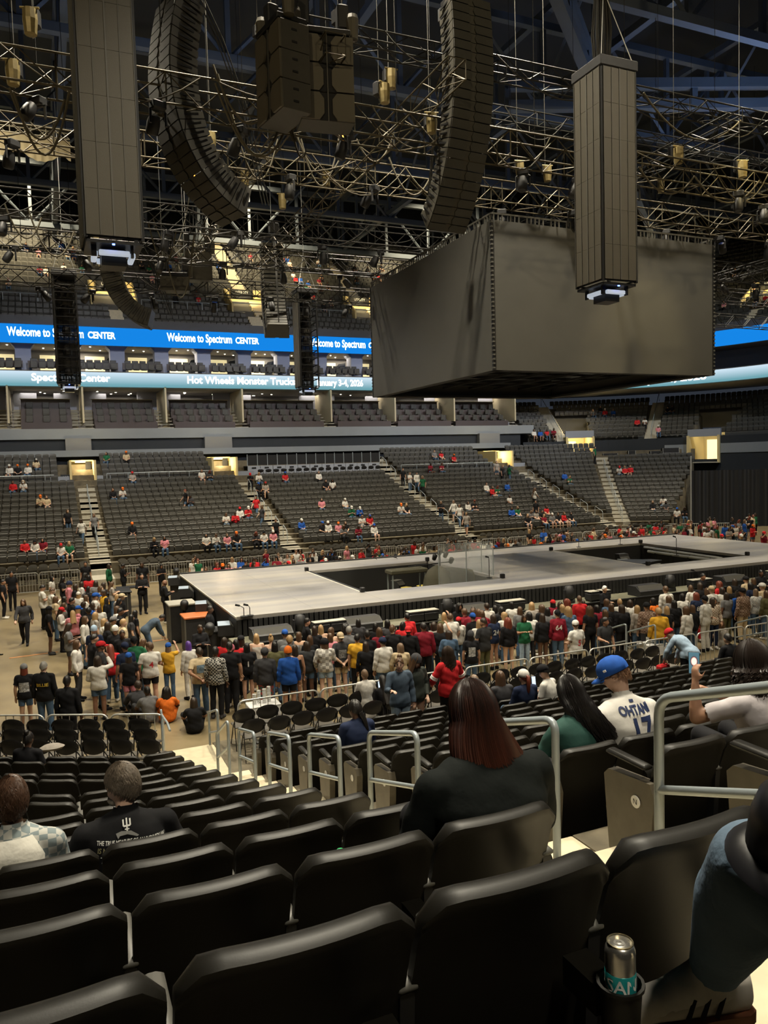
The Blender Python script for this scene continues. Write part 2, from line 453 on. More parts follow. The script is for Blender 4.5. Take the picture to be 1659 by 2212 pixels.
for y in (15.9,):
    rail_loop(y+.9, y-.1, 0, .35, 1.0, 1.0, 'grey slanted handrail at the foot of the near stairs', x=3.0)
    e = empty('handrail', (1.95, 16.3, .35)); ob('post', MB().tube([(0, 0, 0), (0, 0, .95), (0, .06, 1.0)], .024, 8).mesh('post', True, 60), RAIL, e)
    ob('rail', MB().tube([(0, 0, .92), (0, -.9, 1.0), (0, -1.2, .95)], .024, 8).mesh('rail', True, 60), RAIL, e)
    tag(e, 'grey short handrail beside the left folding chairs', 'handrail', 'aisle handrails')
for i, (u, v) in enumerate(((1338, 1420), (1400, 1422), (1640, 1400))):
    q = atZ(u, v, .4)
    rail_loop(q.y+.9, q.y-.3, 0, .35, 1.0, 1.1, 'grey handrail of the next stairs beyond the right block, %s from the near stairs' % ordn(i), x=q.x)

# ================================================================== stage
SX0, SX1, SY0, SY1, SZ = 5.31, 34.2, 24.15, 35.33, 1.6
PITS = [(10.48, 16.5, 26.35, 33.0), (23.6, 29.45, 26.0, 33.0)]
m_ = bpy.data.materials.new('stage_deck'); m_.use_nodes = True; nt = m_.node_tree; b = nt.nodes['Principled BSDF']
tc = nt.nodes.new('ShaderNodeTexCoord'); mp = nt.nodes.new('ShaderNodeMapping'); mp.inputs['Scale'].default_value = (.12, 1.0, 1)
nz = nt.nodes.new('ShaderNodeTexNoise'); nz.inputs['Scale'].default_value = 1.4; nz.inputs['Detail'].default_value = 6
cr = nt.nodes.new('ShaderNodeValToRGB'); cr.color_ramp.elements[0].color = (.215, .21, .225, 1); cr.color_ramp.elements[0].position = .32
cr.color_ramp.elements[1].color = (.33, .31, .28, 1); cr.color_ramp.elements[1].position = .66
nt.links.new(tc.outputs['Object'], mp.inputs[0]); nt.links.new(mp.outputs[0], nz.inputs['Vector']); nt.links.new(nz.outputs['Fac'], cr.inputs[0]); nt.links.new(cr.outputs[0], b.inputs['Base Color'])
b.inputs['Roughness'].default_value = .34
sg = empty('stage', (0, 0, 0)); tag(sg, 'long low concert stage with pale deck and two sunken pits', 'stage')
xs = [SX0, PITS[0][0], PITS[0][1], PITS[1][0], PITS[1][1], SX1]
# deck panels, each about 2.4 m wide, leaving the pits open
def deck(x0, x1, y0, y1):
    n = max(1, round((x1-x0)/2.44)); k = max(1, round((y1-y0)/2.44))
    for i in range(n):
        for j in range(k):
            a, c = x0+(x1-x0)*i/n, x0+(x1-x0)*(i+1)/n; d, e = y0+(y1-y0)*j/k, y0+(y1-y0)*(j+1)/k
            ob('deck_panel', MB().cbox(((a+c)/2, (d+e)/2, SZ-.06), (c-a-.004, e-d-.004, .12), .004), m_, sg)
deck(SX0, xs[1], SY0, SY1); deck(xs[2], xs[3], SY0, SY1); deck(xs[4], SX1, SY0, SY1)
for (a, b_, c, d) in PITS:
    deck(a, b_, SY0, c); deck(a, b_, d, SY1)
EDGE = mat('stage_edge_white', (.6, .57, .5), .5)
sk = MB()
for i in range(170):
    x = SX0+(SX1-SX0)*(i+.5)/170
    sk.box((x, SY0-.02, .74), (.13, .03+.02*(i % 2), 1.48))
ob('skirt_front', sk, SKIRT, sg)
ob('skirt_end', MB().box((SX0+.02, (SY0+SY1)/2, .74), (.04, SY1-SY0, 1.48)), SKIRT, sg)
ob('skirt_end', MB().box((SX1-.02, (SY0+SY1)/2, .74), (.04, SY1-SY0, 1.48)), SKIRT, sg)
ob('skirt_rear', MB().box(((SX0+SX1)/2, SY1-.02, .74), (SX1-SX0, .04, 1.48)), SKIRT, sg)
ob('edge_strip', MB().box((SX0-.01, (SY0+SY1)/2, SZ-.03), (.03, SY1-SY0, .05)), EDGE, sg)
ob('rear_lip', MB().box(((SX0+SX1)/2, SY1+.12, SZ-.02), (SX1-SX0, .24, .12)), SKIRT, sg)
PITF = mat('pit_floor', (.17, .155, .10), .6, var=.3, scale=2)
for i, (a, b_, c, d) in enumerate(PITS):
    ob('pit_floor', MB().box(((a+b_)/2, (c+d)/2, .35), (b_-a+.1, d-c+.1, .1)), PITF, sg)
    w_ = MB()
    w_.box((a-.03, (c+d)/2, .92), (.05, d-c, 1.1)); w_.box((b_+.03, (c+d)/2, .92), (.05, d-c, 1.1)); w_.box(((a+b_)/2, d+.03, .92), (b_-a, .05, 1.1)); w_.box(((a+b_)/2, c-.03, .92), (b_-a, .05, 1.1))
    ob('pit_wall', w_, SKIRT, sg)
    ob('pit_edge_strip', MB().box((a-.03, (c+d)/2, SZ+.004), (.06, d-c, .01)), EDGE, sg)
    ob('pit_rail', MB().cbox((a+.12, (c+d)/2, SZ-.12), (.16, d-c-.1, .22), .02), BLACKM, sg)
    for q in ((a, c), (a, d), (b_, c), (b_, d)):
        ob('corner_post', MB().cbox((q[0], q[1], SZ+.09), (.16, .16, .18), .02), BLACKM, sg)

# ================================================================== far bowl and building
CXA, CYA = 40.5, 47.0
def fpt(r, x=None, a=None, t=0., A=None):
    """point on the far bowl at offset r: x on the straight side, or angle a round the corner; t metres past the angle A"""
    if a is None: return Vector((x, CYA+r, 0)), PI
    p = Vector((CXA+r*math.sin(a), CYA+r*math.cos(a), 0))
    if t: p += Vector((math.cos(a), -math.sin(a), 0))*t
    return p, PI-a
def path_pts(r, x0=-9., A=R_(90), n=14, tail=0.):
    P = [Vector((x0, CYA+r, 0)), Vector((CXA, CYA+r, 0))]
    for i in range(1, n+1):
        a = A*i/n; P.append(Vector((CXA+r*math.sin(a), CYA+r*math.cos(a), 0)))
    if tail: P.append(P[-1]+Vector((math.cos(A), -math.sin(A), 0))*tail)
    return P
def band(r0, r1, z0, z1, **k):
    """a solid ring between two offsets and two heights along the far bowl"""
    a, b = path_pts(r0, **k), path_pts(r1, **k)
    rings = [[Vector((p.x, p.y, z0)), Vector((q.x, q.y, z0)), Vector((q.x, q.y, z1)), Vector((p.x, p.y, z1))] for p, q in zip(a, b)]
    return MB().loft(rings)
def M4(p, rz, s=1.): return Matrix.Translation(p) @ Matrix.Rotation(rz, 4, 'Z') @ Matrix.Scale(s, 4)
FA = R_(33)          # turn of the lower corner
FTAIL = 8.2
def ftail(i): return 3.2+5.0*i/16
def frow(i): return 1.4+ROWD*i      # offset of row i
AISX = [2.7, 14.3, 27.2, 39.9]
ft = empty('far_terrace'); ft['kind'] = 'structure'; ft['label'] = 'stepped concrete terrace under the far lower bowl'
NROW = 19
for i in range(NROW):
    ob('terrace_step', band(frow(i)-ROWD+.12, frow(i)+.12, 0, ztop(i)-.86, A=FA, n=5, tail=ftail(i)), CONC, ft)
struct('platform', band(-1.9, frow(0)-ROWD+.12, 0, .35, A=FA, n=5, tail=3.0), CONC, label='low platform under the far folding chairs')
# simple far seat: shell back and folded pan
sb = MB(); rr = []
for u in (-1, -.55, 0, .55, 1):
    c = .05*abs(u)**4
    rr.append([Vector((u*.235, y+.03*u*u, z)) for y, z in ((.12, .34), (.02, .84-c), (-.005, .86-c), (-.03, .84-c), (.08, .34))])
sb.loft(rr)
rr = []
for u in (-1, 0, 1):
    rr.append([Vector((u*.21, y, z)) for y, z in ((.13, .40), (.20, .39), (.19, .70), (.15, .74))])
sb.loft(rr)
farM = []
CAMPLAT = (15.0, 26.6)
def lower_free(i, x):
    for ax in AISX:
        if abs(x-ax) < .75: return False
    if i >= 14:
        for ax, w0, w1 in ((2.7, 1.8, 1.4), (14.3, 2.1, .9), (39.9, 2.2, 1.2)):
            if ax-w0 < x < ax+w1: return False
        if CAMPLAT[0] < x < CAMPLAT[1]: return False
    return True
for i in range(NROW):
    z = ztop(i)-.86
    for k in range(int((CXA+6)/.51)):
        x = -6+.51*k
        if lower_free(i, x):
            p, rz = fpt(frow(i), x=x); farM.append(M4((p.x, p.y, z), rz))
    r = frow(i); L = r*FA
    if i >= 1:
        n = int((L-1.2)/.51)
        for k in range(n):
            a = (.7+.51*(k+.5))/r
            if a*r < L-.6: p, rz = fpt(r, a=a); farM.append(M4((p.x, p.y, z), rz))
    if i < 16:
        for k in range(int((ftail(i)+.1)/.51)):
            p, rz = fpt(r, a=FA, t=.75+.51*k); farM.append(M4((p.x, p.y, z), rz))
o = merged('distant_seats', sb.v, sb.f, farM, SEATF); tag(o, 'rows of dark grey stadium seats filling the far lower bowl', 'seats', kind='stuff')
# far folding chairs
fc = MB(); rr = []
for a in (-1, -.8, -.4, 0, .4, .8, 1):
    hw = math.sqrt(max(0, 1-a*a*.96)); rr.append([Vector((a*.245, .03*a*a+dy*hw, .69+.15*hw*s)) for s, dy in ((-1, 0), (0, .03), (1, 0), (0, -.02))])
fc.loft(rr); fc.box((0, .25, .45), (.42, .4, .04))
for sx in (-.2, .2): fc.box((sx, -.02, .25), (.02, .02, .5)); fc.box((sx, .42, .22), (.02, .02, .44))
fm = []
for i in range(3):
    for k in range(82):
        x = -3+.53*k
        if all(abs(x-ax) > .8 for ax in AISX): p, rz = fpt(-1.05+.85*i, x=x); fm.append(M4((p.x, p.y, .35), rz+random.uniform(-.08, .08)))
    for k in range(5): p, rz = fpt(max(.1, -1.05+.85*i), a=FA, t=.8+.53*k); fm.append(M4((p.x, p.y, .35), rz))
o = merged('distant_folding_chairs', fc.v, fc.f, fm, mat('far_chair_vinyl', (.06, .055, .045), .5)); tag(o, 'rows of folding chairs in front of the far lower bowl', 'chairs', kind='stuff')
# far aisles with stairs and rails
ML = MB().tube([(0, 0, 0), (0, 0, .80), (0, .08, .9), (0, .85, 1.22), (0, .93, 1.18), (0, .93, .38)], .022, 6).mesh('rail', True, 60)
def far_aisle(name_label, fn, rows, w=1.15, rails=True, mat_=STEPG):
    m = MB()
    for i in rows:
        z = ztop(i)-.86; zl = ztop(i+1)-.86
        for (r0, r1, zz) in ((frow(i)-ROWD+.12, frow(i)-.34, z+.03), (frow(i)-.34, frow(i)+.125, (z+zl)/2+.02)):
            p, rz = fn((r0+r1)/2); m.box((p.x, p.y, zz/2), (w, r1-r0, zz), Matrix.Rotation(rz, 3, 'Z'))
    p, rz = fn(.35); m.box((p.x, p.y, .33), (w, .5, .66), Matrix.Rotation(rz, 3, 'Z')); p, rz = fn(-.9); m.box((p.x, p.y, .19), (w, 2.2, .38), Matrix.Rotation(rz, 3, 'Z'))
    s = struct('stairs', m, mat_, label=name_label)
    if rails:
        for n_, i in enumerate(range(1, max(rows)-1, 2)):
            p, rz = fn(frow(i)); e = empty('handrail', (p.x, p.y, ztop(i)-.86), rz+PI); ob('rail', ML, RAIL, e, (0, -.4, 0))
            tag(e, '%s, %s rail up' % (name_label.replace('stairs', 'handrail', 1), ordn(n_)), 'handrail', 'far aisle handrails')
for k, ax in enumerate(AISX):
    far_aisle('%s far stairs from the left, across the arena' % ordn(k), (lambda r, ax=ax: fpt(r, x=ax)), range(14 if k != 2 else 19))
far_aisle('corner stairs beside the far right seats', (lambda r: fpt(r, a=FA, t=.0)), range(1, 17))
# far barricades
def far_barr(p, rz, L, lab):
    key = ('far', round(L, 2))
    if key not in BARR:
        f = MB(); f.tube([(0, 0, .1), (0, 0, 1.0), (.1, 0, 1.1), (L-.1, 0, 1.1), (L, 0, 1.0), (L, 0, .1), (0, 0, .1)], .024, 5)
        b = MB()
        for i in range(1, 14): b.box((L*i/14, 0, .6), (.02, .02, 1.0))
        BARR[key] = (f.mesh('frame'), b.mesh('bars'))
    f, b = BARR[key]; e = empty('barricade', p, rz); ob('frame', f, ALU, e); ob('bars', b, ALU, e); tag(e, lab, 'barricade', 'far barricades')
x = -2.6; n = 0
while x < 42:
    if not (1.0 < x < 3.4): far_barr((x, 44.4, 0), 0, 2.0, 'aluminium crowd barricade beyond the stage, %s from the left' % ordn(n)); n += 1
    x += 2.06
for k in range(3):
    p, rz = fpt(-1.6+3.0, a=FA, t=.2+2.05*k-1.2); p = Vector((42.2, 46.2, 0))+Vector((math.cos(FA), -math.sin(FA), 0))*2.06*k
    far_barr(p, -FA, 2.0, 'aluminium crowd barricade below the far corner seats, %s from the left' % ordn(k))

# ------------------------------------------------------------------ wall behind the far bowl, fascia, suites, ribbons
WR = 20.0      # offset of the suite front
struct('wall_rear', band(WR-.4, WR+.4, 0, 9.0, A=R_(10), n=3), NAVYW, label='dark navy wall at the back of the far lower bowl')
struct('trim_1', band(WR-.62, WR+.6, 8.9, 9.72, A=R_(14), n=3), LGREY, label='grey concrete fascia under the suites')
struct('trim_2', band(WR-1.0, WR-.4, 7.5, 8.0, A=R_(6), n=2), LGREY, label='grey ledge at the top of the far lower bowl')
WCOL = mat('pilaster_grey', (.17, .175, .18), .7)
for n_, ax in enumerate((2.55, 13.6, 40.2)):
    struct('pilaster', MB().box((ax, CYA+WR-.7, 8.45), (2.3 if n_ else 1.9, .5, 1.0)), WCOL, label='grey wall panel above the %s lit tunnel from the left' % ordn(n_))
YEL = mat('tunnel_paint', (.62, .50, .24), .7)
LAMPY = emis('tunnel_lamp', (1, .80, .38), 5)
def tunnel(x, w, label, sign=None):
    e = empty('tunnel', (x, CYA+frow(14)+.2, ztop(13)-.86)); e['kind'] = 'structure'; e['label'] = label
    h = 2.25; dp = 4.6
    ob('tunnel_wall', MB().box((-w/2, dp/2, h/2), (.15, dp, h)), YEL, e); ob('tunnel_wall', MB().box((w/2, dp/2, h/2), (.15, dp, h)), YEL, e)
    ob('tunnel_back', MB().box((0, dp, h/2), (w, .1, h)), YEL, e); ob('tunnel_floor', MB().box((0, dp/2, .02), (w, dp, .06)), STEPG, e)
    ob('tunnel_ceiling', MB().box((0, dp/2+1.2, h), (w, dp-2.2, .1)), YEL, e)
    ob('curtain', MB().box((w*.28, 2.4, h/2), (w*.22, .08, h-.05)), BLACK, e)
    ob('lamp', MB().box((0, 2.8, h-.1), (w*.5, .5, .06)), LAMPY, e)
    l = bpy.data.lights.new('tunnel_light', 'POINT'); l.energy = 120; l.color = (1, .8, .42); l.shadow_soft_size = .2
    lo = bpy.data.objects.new('tunnel_light', l); COL.objects.link(lo); lo.parent = e; lo.location = (0, 1.6, h-.4)
    if sign:
        s = ob('section_sign', MB().cbox((-w/2-.35, .2, 1.0), (.7, .06, .45), .02), NAVYW, e)
        t = ob('lettering', text_mesh(sign, .3), PLATE, s, (-w/2-.35, .16, 1.0)); t.rotation_euler = (PI/2, 0, 0)
    for s_ in (-1, 1):
        ob('side_glass', MB().box((s_*(w/2+.75), .12, .55), (1.3, .03, 1.1)), GREYW, e)
tunnel(2.6, 1.7, 'lit entrance tunnel at the top of the far left stairs', '103')
tunnel(13.1, 1.9, 'lit entrance tunnel beside the camera platform', '104')
tunnel(39.0, 1.8, 'lit entrance tunnel right of the camera platform')
# cross rail in front of the top rows
for n_, (x0, x1) in enumerate(((-6, .6), (4.2, 12), (28.2, 37.4))):
    y = CYA+frow(14)-.35; z = ztop(14)-.86
    m = MB(); m.tube([(x0, y, z+.85), (x1, y, z+.85)], .03, 6); m.tube([(x0, y, z+.4), (x1, y, z+.4)], .02, 6)
    for k in range(int((x1-x0)/1.5)+1): m.box((x0+1.5*k, y, z+.42), (.04, .04, .86))
    o = ob('guard_rail', m, RAIL); tag(o, 'grey guard rail below the top rows, %s from the left' % ordn(n_), 'guard rail', 'far guard rails')
# camera platform
cp = empty('camera_platform', (0, 0, 0)); tag(cp, 'raised grey camera platform with black rail in the far lower bowl', 'platform')
x0, x1 = CAMPLAT; y0 = CYA+frow(15)-.3; zb = ztop(13)-.86
PANEL = mat('platform_grey', (.30, .32, .36), .6)
n = 11
for k in range(n):
    a, b_ = x0+(x1-x0)*k/n, x0+(x1-x0)*(k+1)/n
    ob('front_panel', MB().cbox(((a+b_)/2, y0, zb+.95), (b_-a-.03, .08, 1.1), .01), PANEL, cp)
    ob('vent_slot', MB().box(((a+b_)/2, y0-.05, zb+1.33), (.35, .04, .12)), BLACK, cp)
ob('deck', MB().box(((x0+x1)/2, y0+2.2, zb+1.46), (x1-x0, 4.4, .08)), BLACK, cp)
ob('base', MB().box(((x0+x1)/2, y0-.6, zb+.2), (x1-x0, 1.2, .4)), CONC, cp)
ob('rail_panel', MB().box(((x0+x1)/2, y0+.02, zb+1.95), (x1-x0, .05, .8)), BLACK, cp)
for k in range(15): ob('rail_post', MB().box((x0+(x1-x0)*k/14, y0-.03, zb+1.95), (.05, .05, .95)), RAIL, cp)
me_fc = None
for k in range(17):
    e = fchair((x0+.9+.64*k, y0-.65, zb+.4), PI, 'folding chair in front of the camera platform, %s from its left end' % ordn(k), 'folding chairs on the camera platform')
# ---- suite level 1
SUITEF = mat('suite_floor', (.10, .095, .09), .7)
struct('suite_floor', band(WR-.5, WR+9, 9.4, 9.7, A=R_(14), n=3), SUITEF, label='floor slab of the lower suites')
struct('suite_ceiling', band(WR+.2, WR+9, 13.05, 13.25, n=12), mat('suite_ceiling_paint', (.24, .23, .22), .8), label='ceiling of the lower suites')
struct('suite_back_wall', band(WR+6.6, WR+6.9, 9.7, 13.1, A=R_(14), n=3), mat('suite_back_paint', (.14, .135, .13), .8), label='back wall of the lower suites')
SUI = [(-7.6, -3.2), (-1.5, 2.2), (3.93, 8.81), (10.23, 15.32), (16.61, 23.42), (24.76, 30.08), (30.8, 36.49), (37.0, 43.0)]
DL = emis('downlight', (1, .9, .68), 8)
ss = MB(); ss.cbox((0, -.02, .62), (.50, .10, .52), .03); ss.cbox((0, .22, .36), (.46, .42, .12), .03)
SS_ME = ss.mesh('seat')
yS = CYA+WR
GLASSD = mat('dark_glass', (.010, .012, .016), .15)
nseat = 0
for si, (a, b_) in enumerate(SUI):
    if a > 41: continue
    e = empty('suite', ((a+b_)/2, yS, 9.7)); e['kind'] = 'structure'; e['label'] = 'lower suite balcony with seats, %s from the left' % ordn(si)
    w_ = b_-a
    # three tiers of seats behind brown counters
    for t in range(3):
        ob('tier', MB().box((0, .55+.95*t, .18+.30*t), (w_, .95, .36+.6*t-.0)), MAROON, e)
        ob('counter', MB().box((0, .12+.95*t, .36+.6*t), (w_, .06, .42)), MAROON, e)
        n = int(w_/ .95)
        for k in range(n):
            x = -w_/2+(k+.5)*w_/n
            ob('seat', SS_ME, SEATF, e, (x, .62+.95*t, .28+.6*t), rz=PI)
    ob('rear_counter', MB().cbox((0, 3.0, 2.0), (w_, .12, 1.2), .02), MAROON, e)
    ob('counter_cap', MB().box((0, 2.95, 2.63), (w_+.1, .3, .06)), SUITEC, e)
    # interior
    ob('interior_door', MB().box((w_*.22, 6.5, 1.9), (1.9, .1, 2.2)), GLASSD, e)
    ob('interior_screen', MB().box((-w_*.28, 6.5, 2.4), (1.2, .1, .8)), BLACK, e)
    for k in range(6):
        ob('downlight', MB().lathe([(.001, 0), (.07, 0), (.07, .03), (.001, .03)], 8, ((random.uniform(-.45, .45))*w_, 3.6+random.uniform(-.6, 2.4), 3.32)), DL, e)
    # dividing fin and grey wall panels at the right end, stairs down each side
    xr = w_/2+.1
    gap = (SUI[si+1][0]-b_) if si+1 < len(SUI) else 1.4
    ob('divider', MB().box((xr+gap/2-.1, 2.4, 2.0), (.14, 5.2, 3.0)), SUITEC, e)
    for sx in (-1, 1):
        ob('wall_panel', MB().box((xr+gap/2-.1+sx*(gap/2+.32), 3.9, 1.75), (gap/2+.9, .25, 3.4)), SUITEW, e)
        ob('lower_wall', MB().box((xr+gap/2-.1+sx*(gap/2+.05), 3.7, .9), (gap/2+.4, .2, 1.8)), SUITEC, e)
    for t in range(6):
        ob('stair', MB().box((xr+gap/2-.1, .5+.5*t, .15+.3*t-.05), (gap-.1, .14, .07)), STEPG, e)
    ob('stair_rail', MB().tube([(xr+gap/2-.1, .1, .9), (xr+gap/2-.1, 2.9, 2.7)], .04, 6), RAIL, e)
for i in range(9):
    l = bpy.data.lights.new('suite_light', 'AREA'); l.energy = 80; l.size = 3; l.color = (1, .88, .7)
    lo = bpy.data.objects.new('suite_light', l); COL.objects.link(lo); lo.location = (-6+6*i, yS+4.6, 12.9)
# ---- ribbon boards
def ribbon(name, z0, z1, m, label):
    o = ob(name, band(WR-.35, WR+.3, z0, z1, n=22), m); return tag(o, label, 'LED board')
RB1 = emis('ribbon_blue', (.008, .24, .80), .5)
m2 = bpy.data.materials.new('ribbon_teal'); m2.use_nodes = True; nt = m2.node_tree; nt.nodes.clear()
tc = nt.nodes.new('ShaderNodeTexCoord'); sx_ = nt.nodes.new('ShaderNodeSeparateXYZ'); mr = nt.nodes.new('ShaderNodeMapRange'); mr.inputs[1].default_value = 13.1; mr.inputs[2].default_value = 14.2
rp = nt.nodes.new('ShaderNodeValToRGB'); rp.color_ramp.elements[0].color = (.16, .38, .44, 1); rp.color_ramp.elements[1].color = (.62, .78, .9, 1); rp.color_ramp.elements[0].position = .1; rp.color_ramp.elements[1].position = .95
em = nt.nodes.new('ShaderNodeEmission'); em.inputs[1].default_value = .5; oo = nt.nodes.new('ShaderNodeOutputMaterial')
nt.links.new(tc.outputs['Object'], sx_.inputs[0]); nt.links.new(sx_.outputs['Z'], mr.inputs[0]); nt.links.new(mr.outputs[0], rp.inputs[0]); nt.links.new(rp.outputs[0], em.inputs[0]); nt.links.new(em.outputs[0], oo.inputs[0])
rb2 = ribbon('ribbon_board', 13.12, 14.22, m2, 'pale teal LED ribbon board over the lower suites')
rb1 = ribbon('ribbon_board', 16.45, 17.8, RB1, 'bright blue LED ribbon board below the upper bowl')
TXW = emis('ribbon_text_white', (.92, .97, 1), 1.9)
def rtext(par, s, x0, x1, z, size, bold=.02):
    me = text_mesh(s, size, bold=bold); v = np.array([q.co for q in me.vertices]); w0 = v[:, 0].max()-v[:, 0].min()
    o = ob('lettering', me, TXW, par, ((x0+x1)/2, CYA+WR-.39, z)); o.rotation_euler = (PI/2, 0, 0); o.scale = ((x1-x0)/w0, 1, 1); return o
for x0, x1 in ((-2.1, 5.75), (9.83, 17.54), (22.0, 29.9), (33.4, 41.2)):
    rtext(rb1, 'Welcome to Spectrum', x0, x0+(x1-x0)*.70, 17.18, .95); rtext(rb1, 'CENTER', x0+(x1-x0)*.735, x1, 17.12, .72)
rtext(rb2, 'Spectrum Center', -.6, 5.2, 13.72, .8); rtext(rb2, 'Hot Wheels Monster Trucks Live', 11.3, 22.2, 13.70, .85); rtext(rb2, 'January 3-4, 2026', 22.7, 27.2, 13.66, .8)
def atext(par, s, a0, a1, z, size):
    me = text_mesh(s, size, bold=.02)
    xs_ = [q.co.x for q in me.vertices]; lo_, hi_ = min(xs_), max(xs_)
    for q in me.vertices:
        a = a0+(a1-a0)*(q.co.x-lo_)/(hi_-lo_); r = WR-.40
        q.co = (CXA+r*math.sin(a), CYA+r*math.cos(a), z+q.co.y)
    ob('lettering', me, TXW, par)
atext(rb1, 'Spectrum CENTER', R_(34), R_(62), 17.12, .8); atext(rb2, 'January 3-4, 2026', R_(38), R_(63), 13.68, .8)
# ---- suite level 2
struct('upper_suite_floor', band(WR-.3, WR+8, 14.1, 14.3, n=16), SUITEF, label='floor slab of the upper suites')
struct('upper_suite_ceiling', band(WR+.2, WR+8, 16.6, 16.8, n=16), mat('suite_ceiling_paint2', (.30, .28, .26), .8), label='ceiling of the upper suites')
struct('upper_suite_back', band(WR+5.2, WR+5.5, 14.2, 16.7, n=16), mat('upper_suite_paint', (.22, .21, .20), .8), label='back wall of the upper suites')
YW = mat('suite_yellow_glow', (.8, .7, .42), .6, emit=(1, .85, .45), estr=.3)  # yellow wall paint with the lamplight put in as its own glow
x = -8.2; si = 0
while x < 40:
    e = empty('upper_suite', (x, yS, 14.25)); e['kind'] = 'structure'; e['label'] = 'upper suite balcony with seats, %s from the left' % ordn(si)
    ob('column', MB().box((0, 1.9, 1.25), (1.15, 1.2, 2.5)), SUITEW, e)
    ob('column_cap', MB().prism([(-.55, 2.0), (-1.0, 2.5), (1.0, 2.5), (.55, 2.0)], (0, 1.4, 0), (1, 0, 0), (0, 0, 1), (0, 1, 0), 1.3), SUITEW, e)
    ob('glowing_wall', MB().box((2.0, 5.1, 1.0), (1.6, .1, 1.9)), YW, e)
    ob('arched_window', MB().prism([(-.5, 0), (-.5, 1.3), (-.2, 1.75), (.5, 1.9), (.5, 0)], (3.3, 5.0, .1), (1, 0, 0), (0, 0, 1), (0, 1, 0), .1), GLASSD, e)
    ob('counter', MB().box((1.9, .75, .62), (3.2, .08, .55)), MAROON, e)
    for t in range(2):
        for k in range(5): ob('seat', SS_ME, SEATF, e, (.75+.6*k, .35+.75*t, -.05+.3*t), rz=PI)
    for k in range(4): ob('downlight', MB().lathe([(.001, 0), (.06, 0), (.06, .03), (.001, .03)], 8, (.6+.9*k, 2.2+random.uniform(0, 2.4), 2.31)), DL, e)
    x += 3.55; si += 1
for i in range(6):
    l = bpy.data.lights.new('suite_light', 'AREA'); l.energy = 110; l.size = 2.5; l.color = (1, .88, .7)
    lo = bpy.data.objects.new('suite_light', l); COL.objects.link(lo); lo.location = (-5+8*i, yS+3.4, 16.5)

# ------------------------------------------------------------------ upper bowl
UR = 21.5; UN = 27
def uz(i): return 18.2+.62*i
def ur(i): return UR+.9*i
UAIS = [-5.9, 6.2, 18.2, 30.2]
struct('upper_bowl_front', band(WR-.2, UR-.3, 17.8, 18.5, n=18), mat('upper_front', (.05, .05, .055), .6), label='front edge of the upper bowl')
ut = empty('upper_terrace'); ut['kind'] = 'structure'; ut['label'] = 'steep concrete terrace under the upper bowl seats'
UCONC = mat('upper_concrete', (.09, .085, .075), .8)
for i in range(UN): ob('terrace_step', band(ur(i)-.35, ur(i)+.6, uz(i)-1.2, uz(i), n=10, x0=-16), UCONC, ut)
um = []
def upper_free(i, x):
    for ax in UAIS:
        if abs(x-ax) < .7: return False
        if 3 <= i <= 6 and abs(x-ax) < 2.3: return False
    return True
for i in range(UN):
    for k in range(108):
        x = -14+.51*k
        if upper_free(i, x): p, rz = fpt(ur(i), x=x); um.append(M4((p.x, p.y, uz(i)), rz))
    r = ur(i); n = int(r*R_(58)/.51)
    for k in range(n):
        a = R_(32)+.51*k/r
        if abs(a-R_(50)) > .035 and abs(a-R_(72)) > .03: p, rz = fpt(r, a=a); um.append(M4((p.x, p.y, uz(i)), rz))
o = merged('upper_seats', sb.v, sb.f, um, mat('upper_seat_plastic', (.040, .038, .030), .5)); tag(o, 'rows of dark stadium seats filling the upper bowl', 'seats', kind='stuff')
def upper_vom(fn, label, sign=True):
    p, rz = fn(ur(3)-.3); z = uz(3)
    e = empty('upper_tunnel', (p.x, p.y, z), rz+PI); e['kind'] = 'structure'; e['label'] = label
    ob('side_wall', MB().prism([(0, -.6), (0, 1.1), (3.2, 3.1), (3.2, -.6)], (-1.9, 0, 0), (0, 1, 0), (0, 0, 1), (1, 0, 0), .14), YEL, e)
    ob('side_wall', MB().prism([(0, -.6), (0, 1.1), (3.2, 3.1), (3.2, -.6)], (1.75, 0, 0), (0, 1, 0), (0, 0, 1), (1, 0, 0), .14), YEL, e)
    ob('back_wall', MB().box((0, 3.2, 1.2), (3.6, .12, 3.8)), YEL, e)
    ob('tunnel_mouth', MB().box((-.5, 3.08, .9), (1.5, .1, 2.1)), mat('tunnel_glow', (.8, .65, .3), .6, emit=(1, .8, .4), estr=.7), e)  # mouth is a glowing panel, passage light put into its colour
    for t in range(7): ob('stair', MB().box((1.0, .3+.4*t, .1+.28*t), (1.3, .4, .2)), STEPM, e)
    ob('rail', MB().tube([(-1.85, -.05, 1.15), (1.85, -.05, 1.15)], .04, 6), RAIL, e)
    if sign:
        s = ob('utility_sign', MB().box((-.2, 3.0, 2.65), (2.1, .1, .8)), BLACK, e)
        t = ob('lettering', text_mesh('UTILITY', .34), PLATE, s, (-.2, 2.93, 2.78)); t.rotation_euler = (PI/2, 0, 0)
    l = bpy.data.lights.new('tunnel_light', 'POINT'); l.energy = 160; l.color = (1, .8, .42); l.shadow_soft_size = .3
    lo = bpy.data.objects.new('tunnel_light', l); COL.objects.link(lo); lo.parent = e; lo.location = (0, 1.4, 2.4)
    m = MB()
    for i in list(range(0, 3))+list(range(7, UN)):
        for h in (0, 1):
            q, r2 = fn(ur(i)-.22+.45*h); m.box((q.x, q.y, uz(i)+.16+.31*h-.3), (1.2, .46, .62), Matrix.Rotation(r2, 3, 'Z'))
    struct('upper_stairs', m, STEPM, label=label.replace('lit tunnel', 'cream stairs', 1))
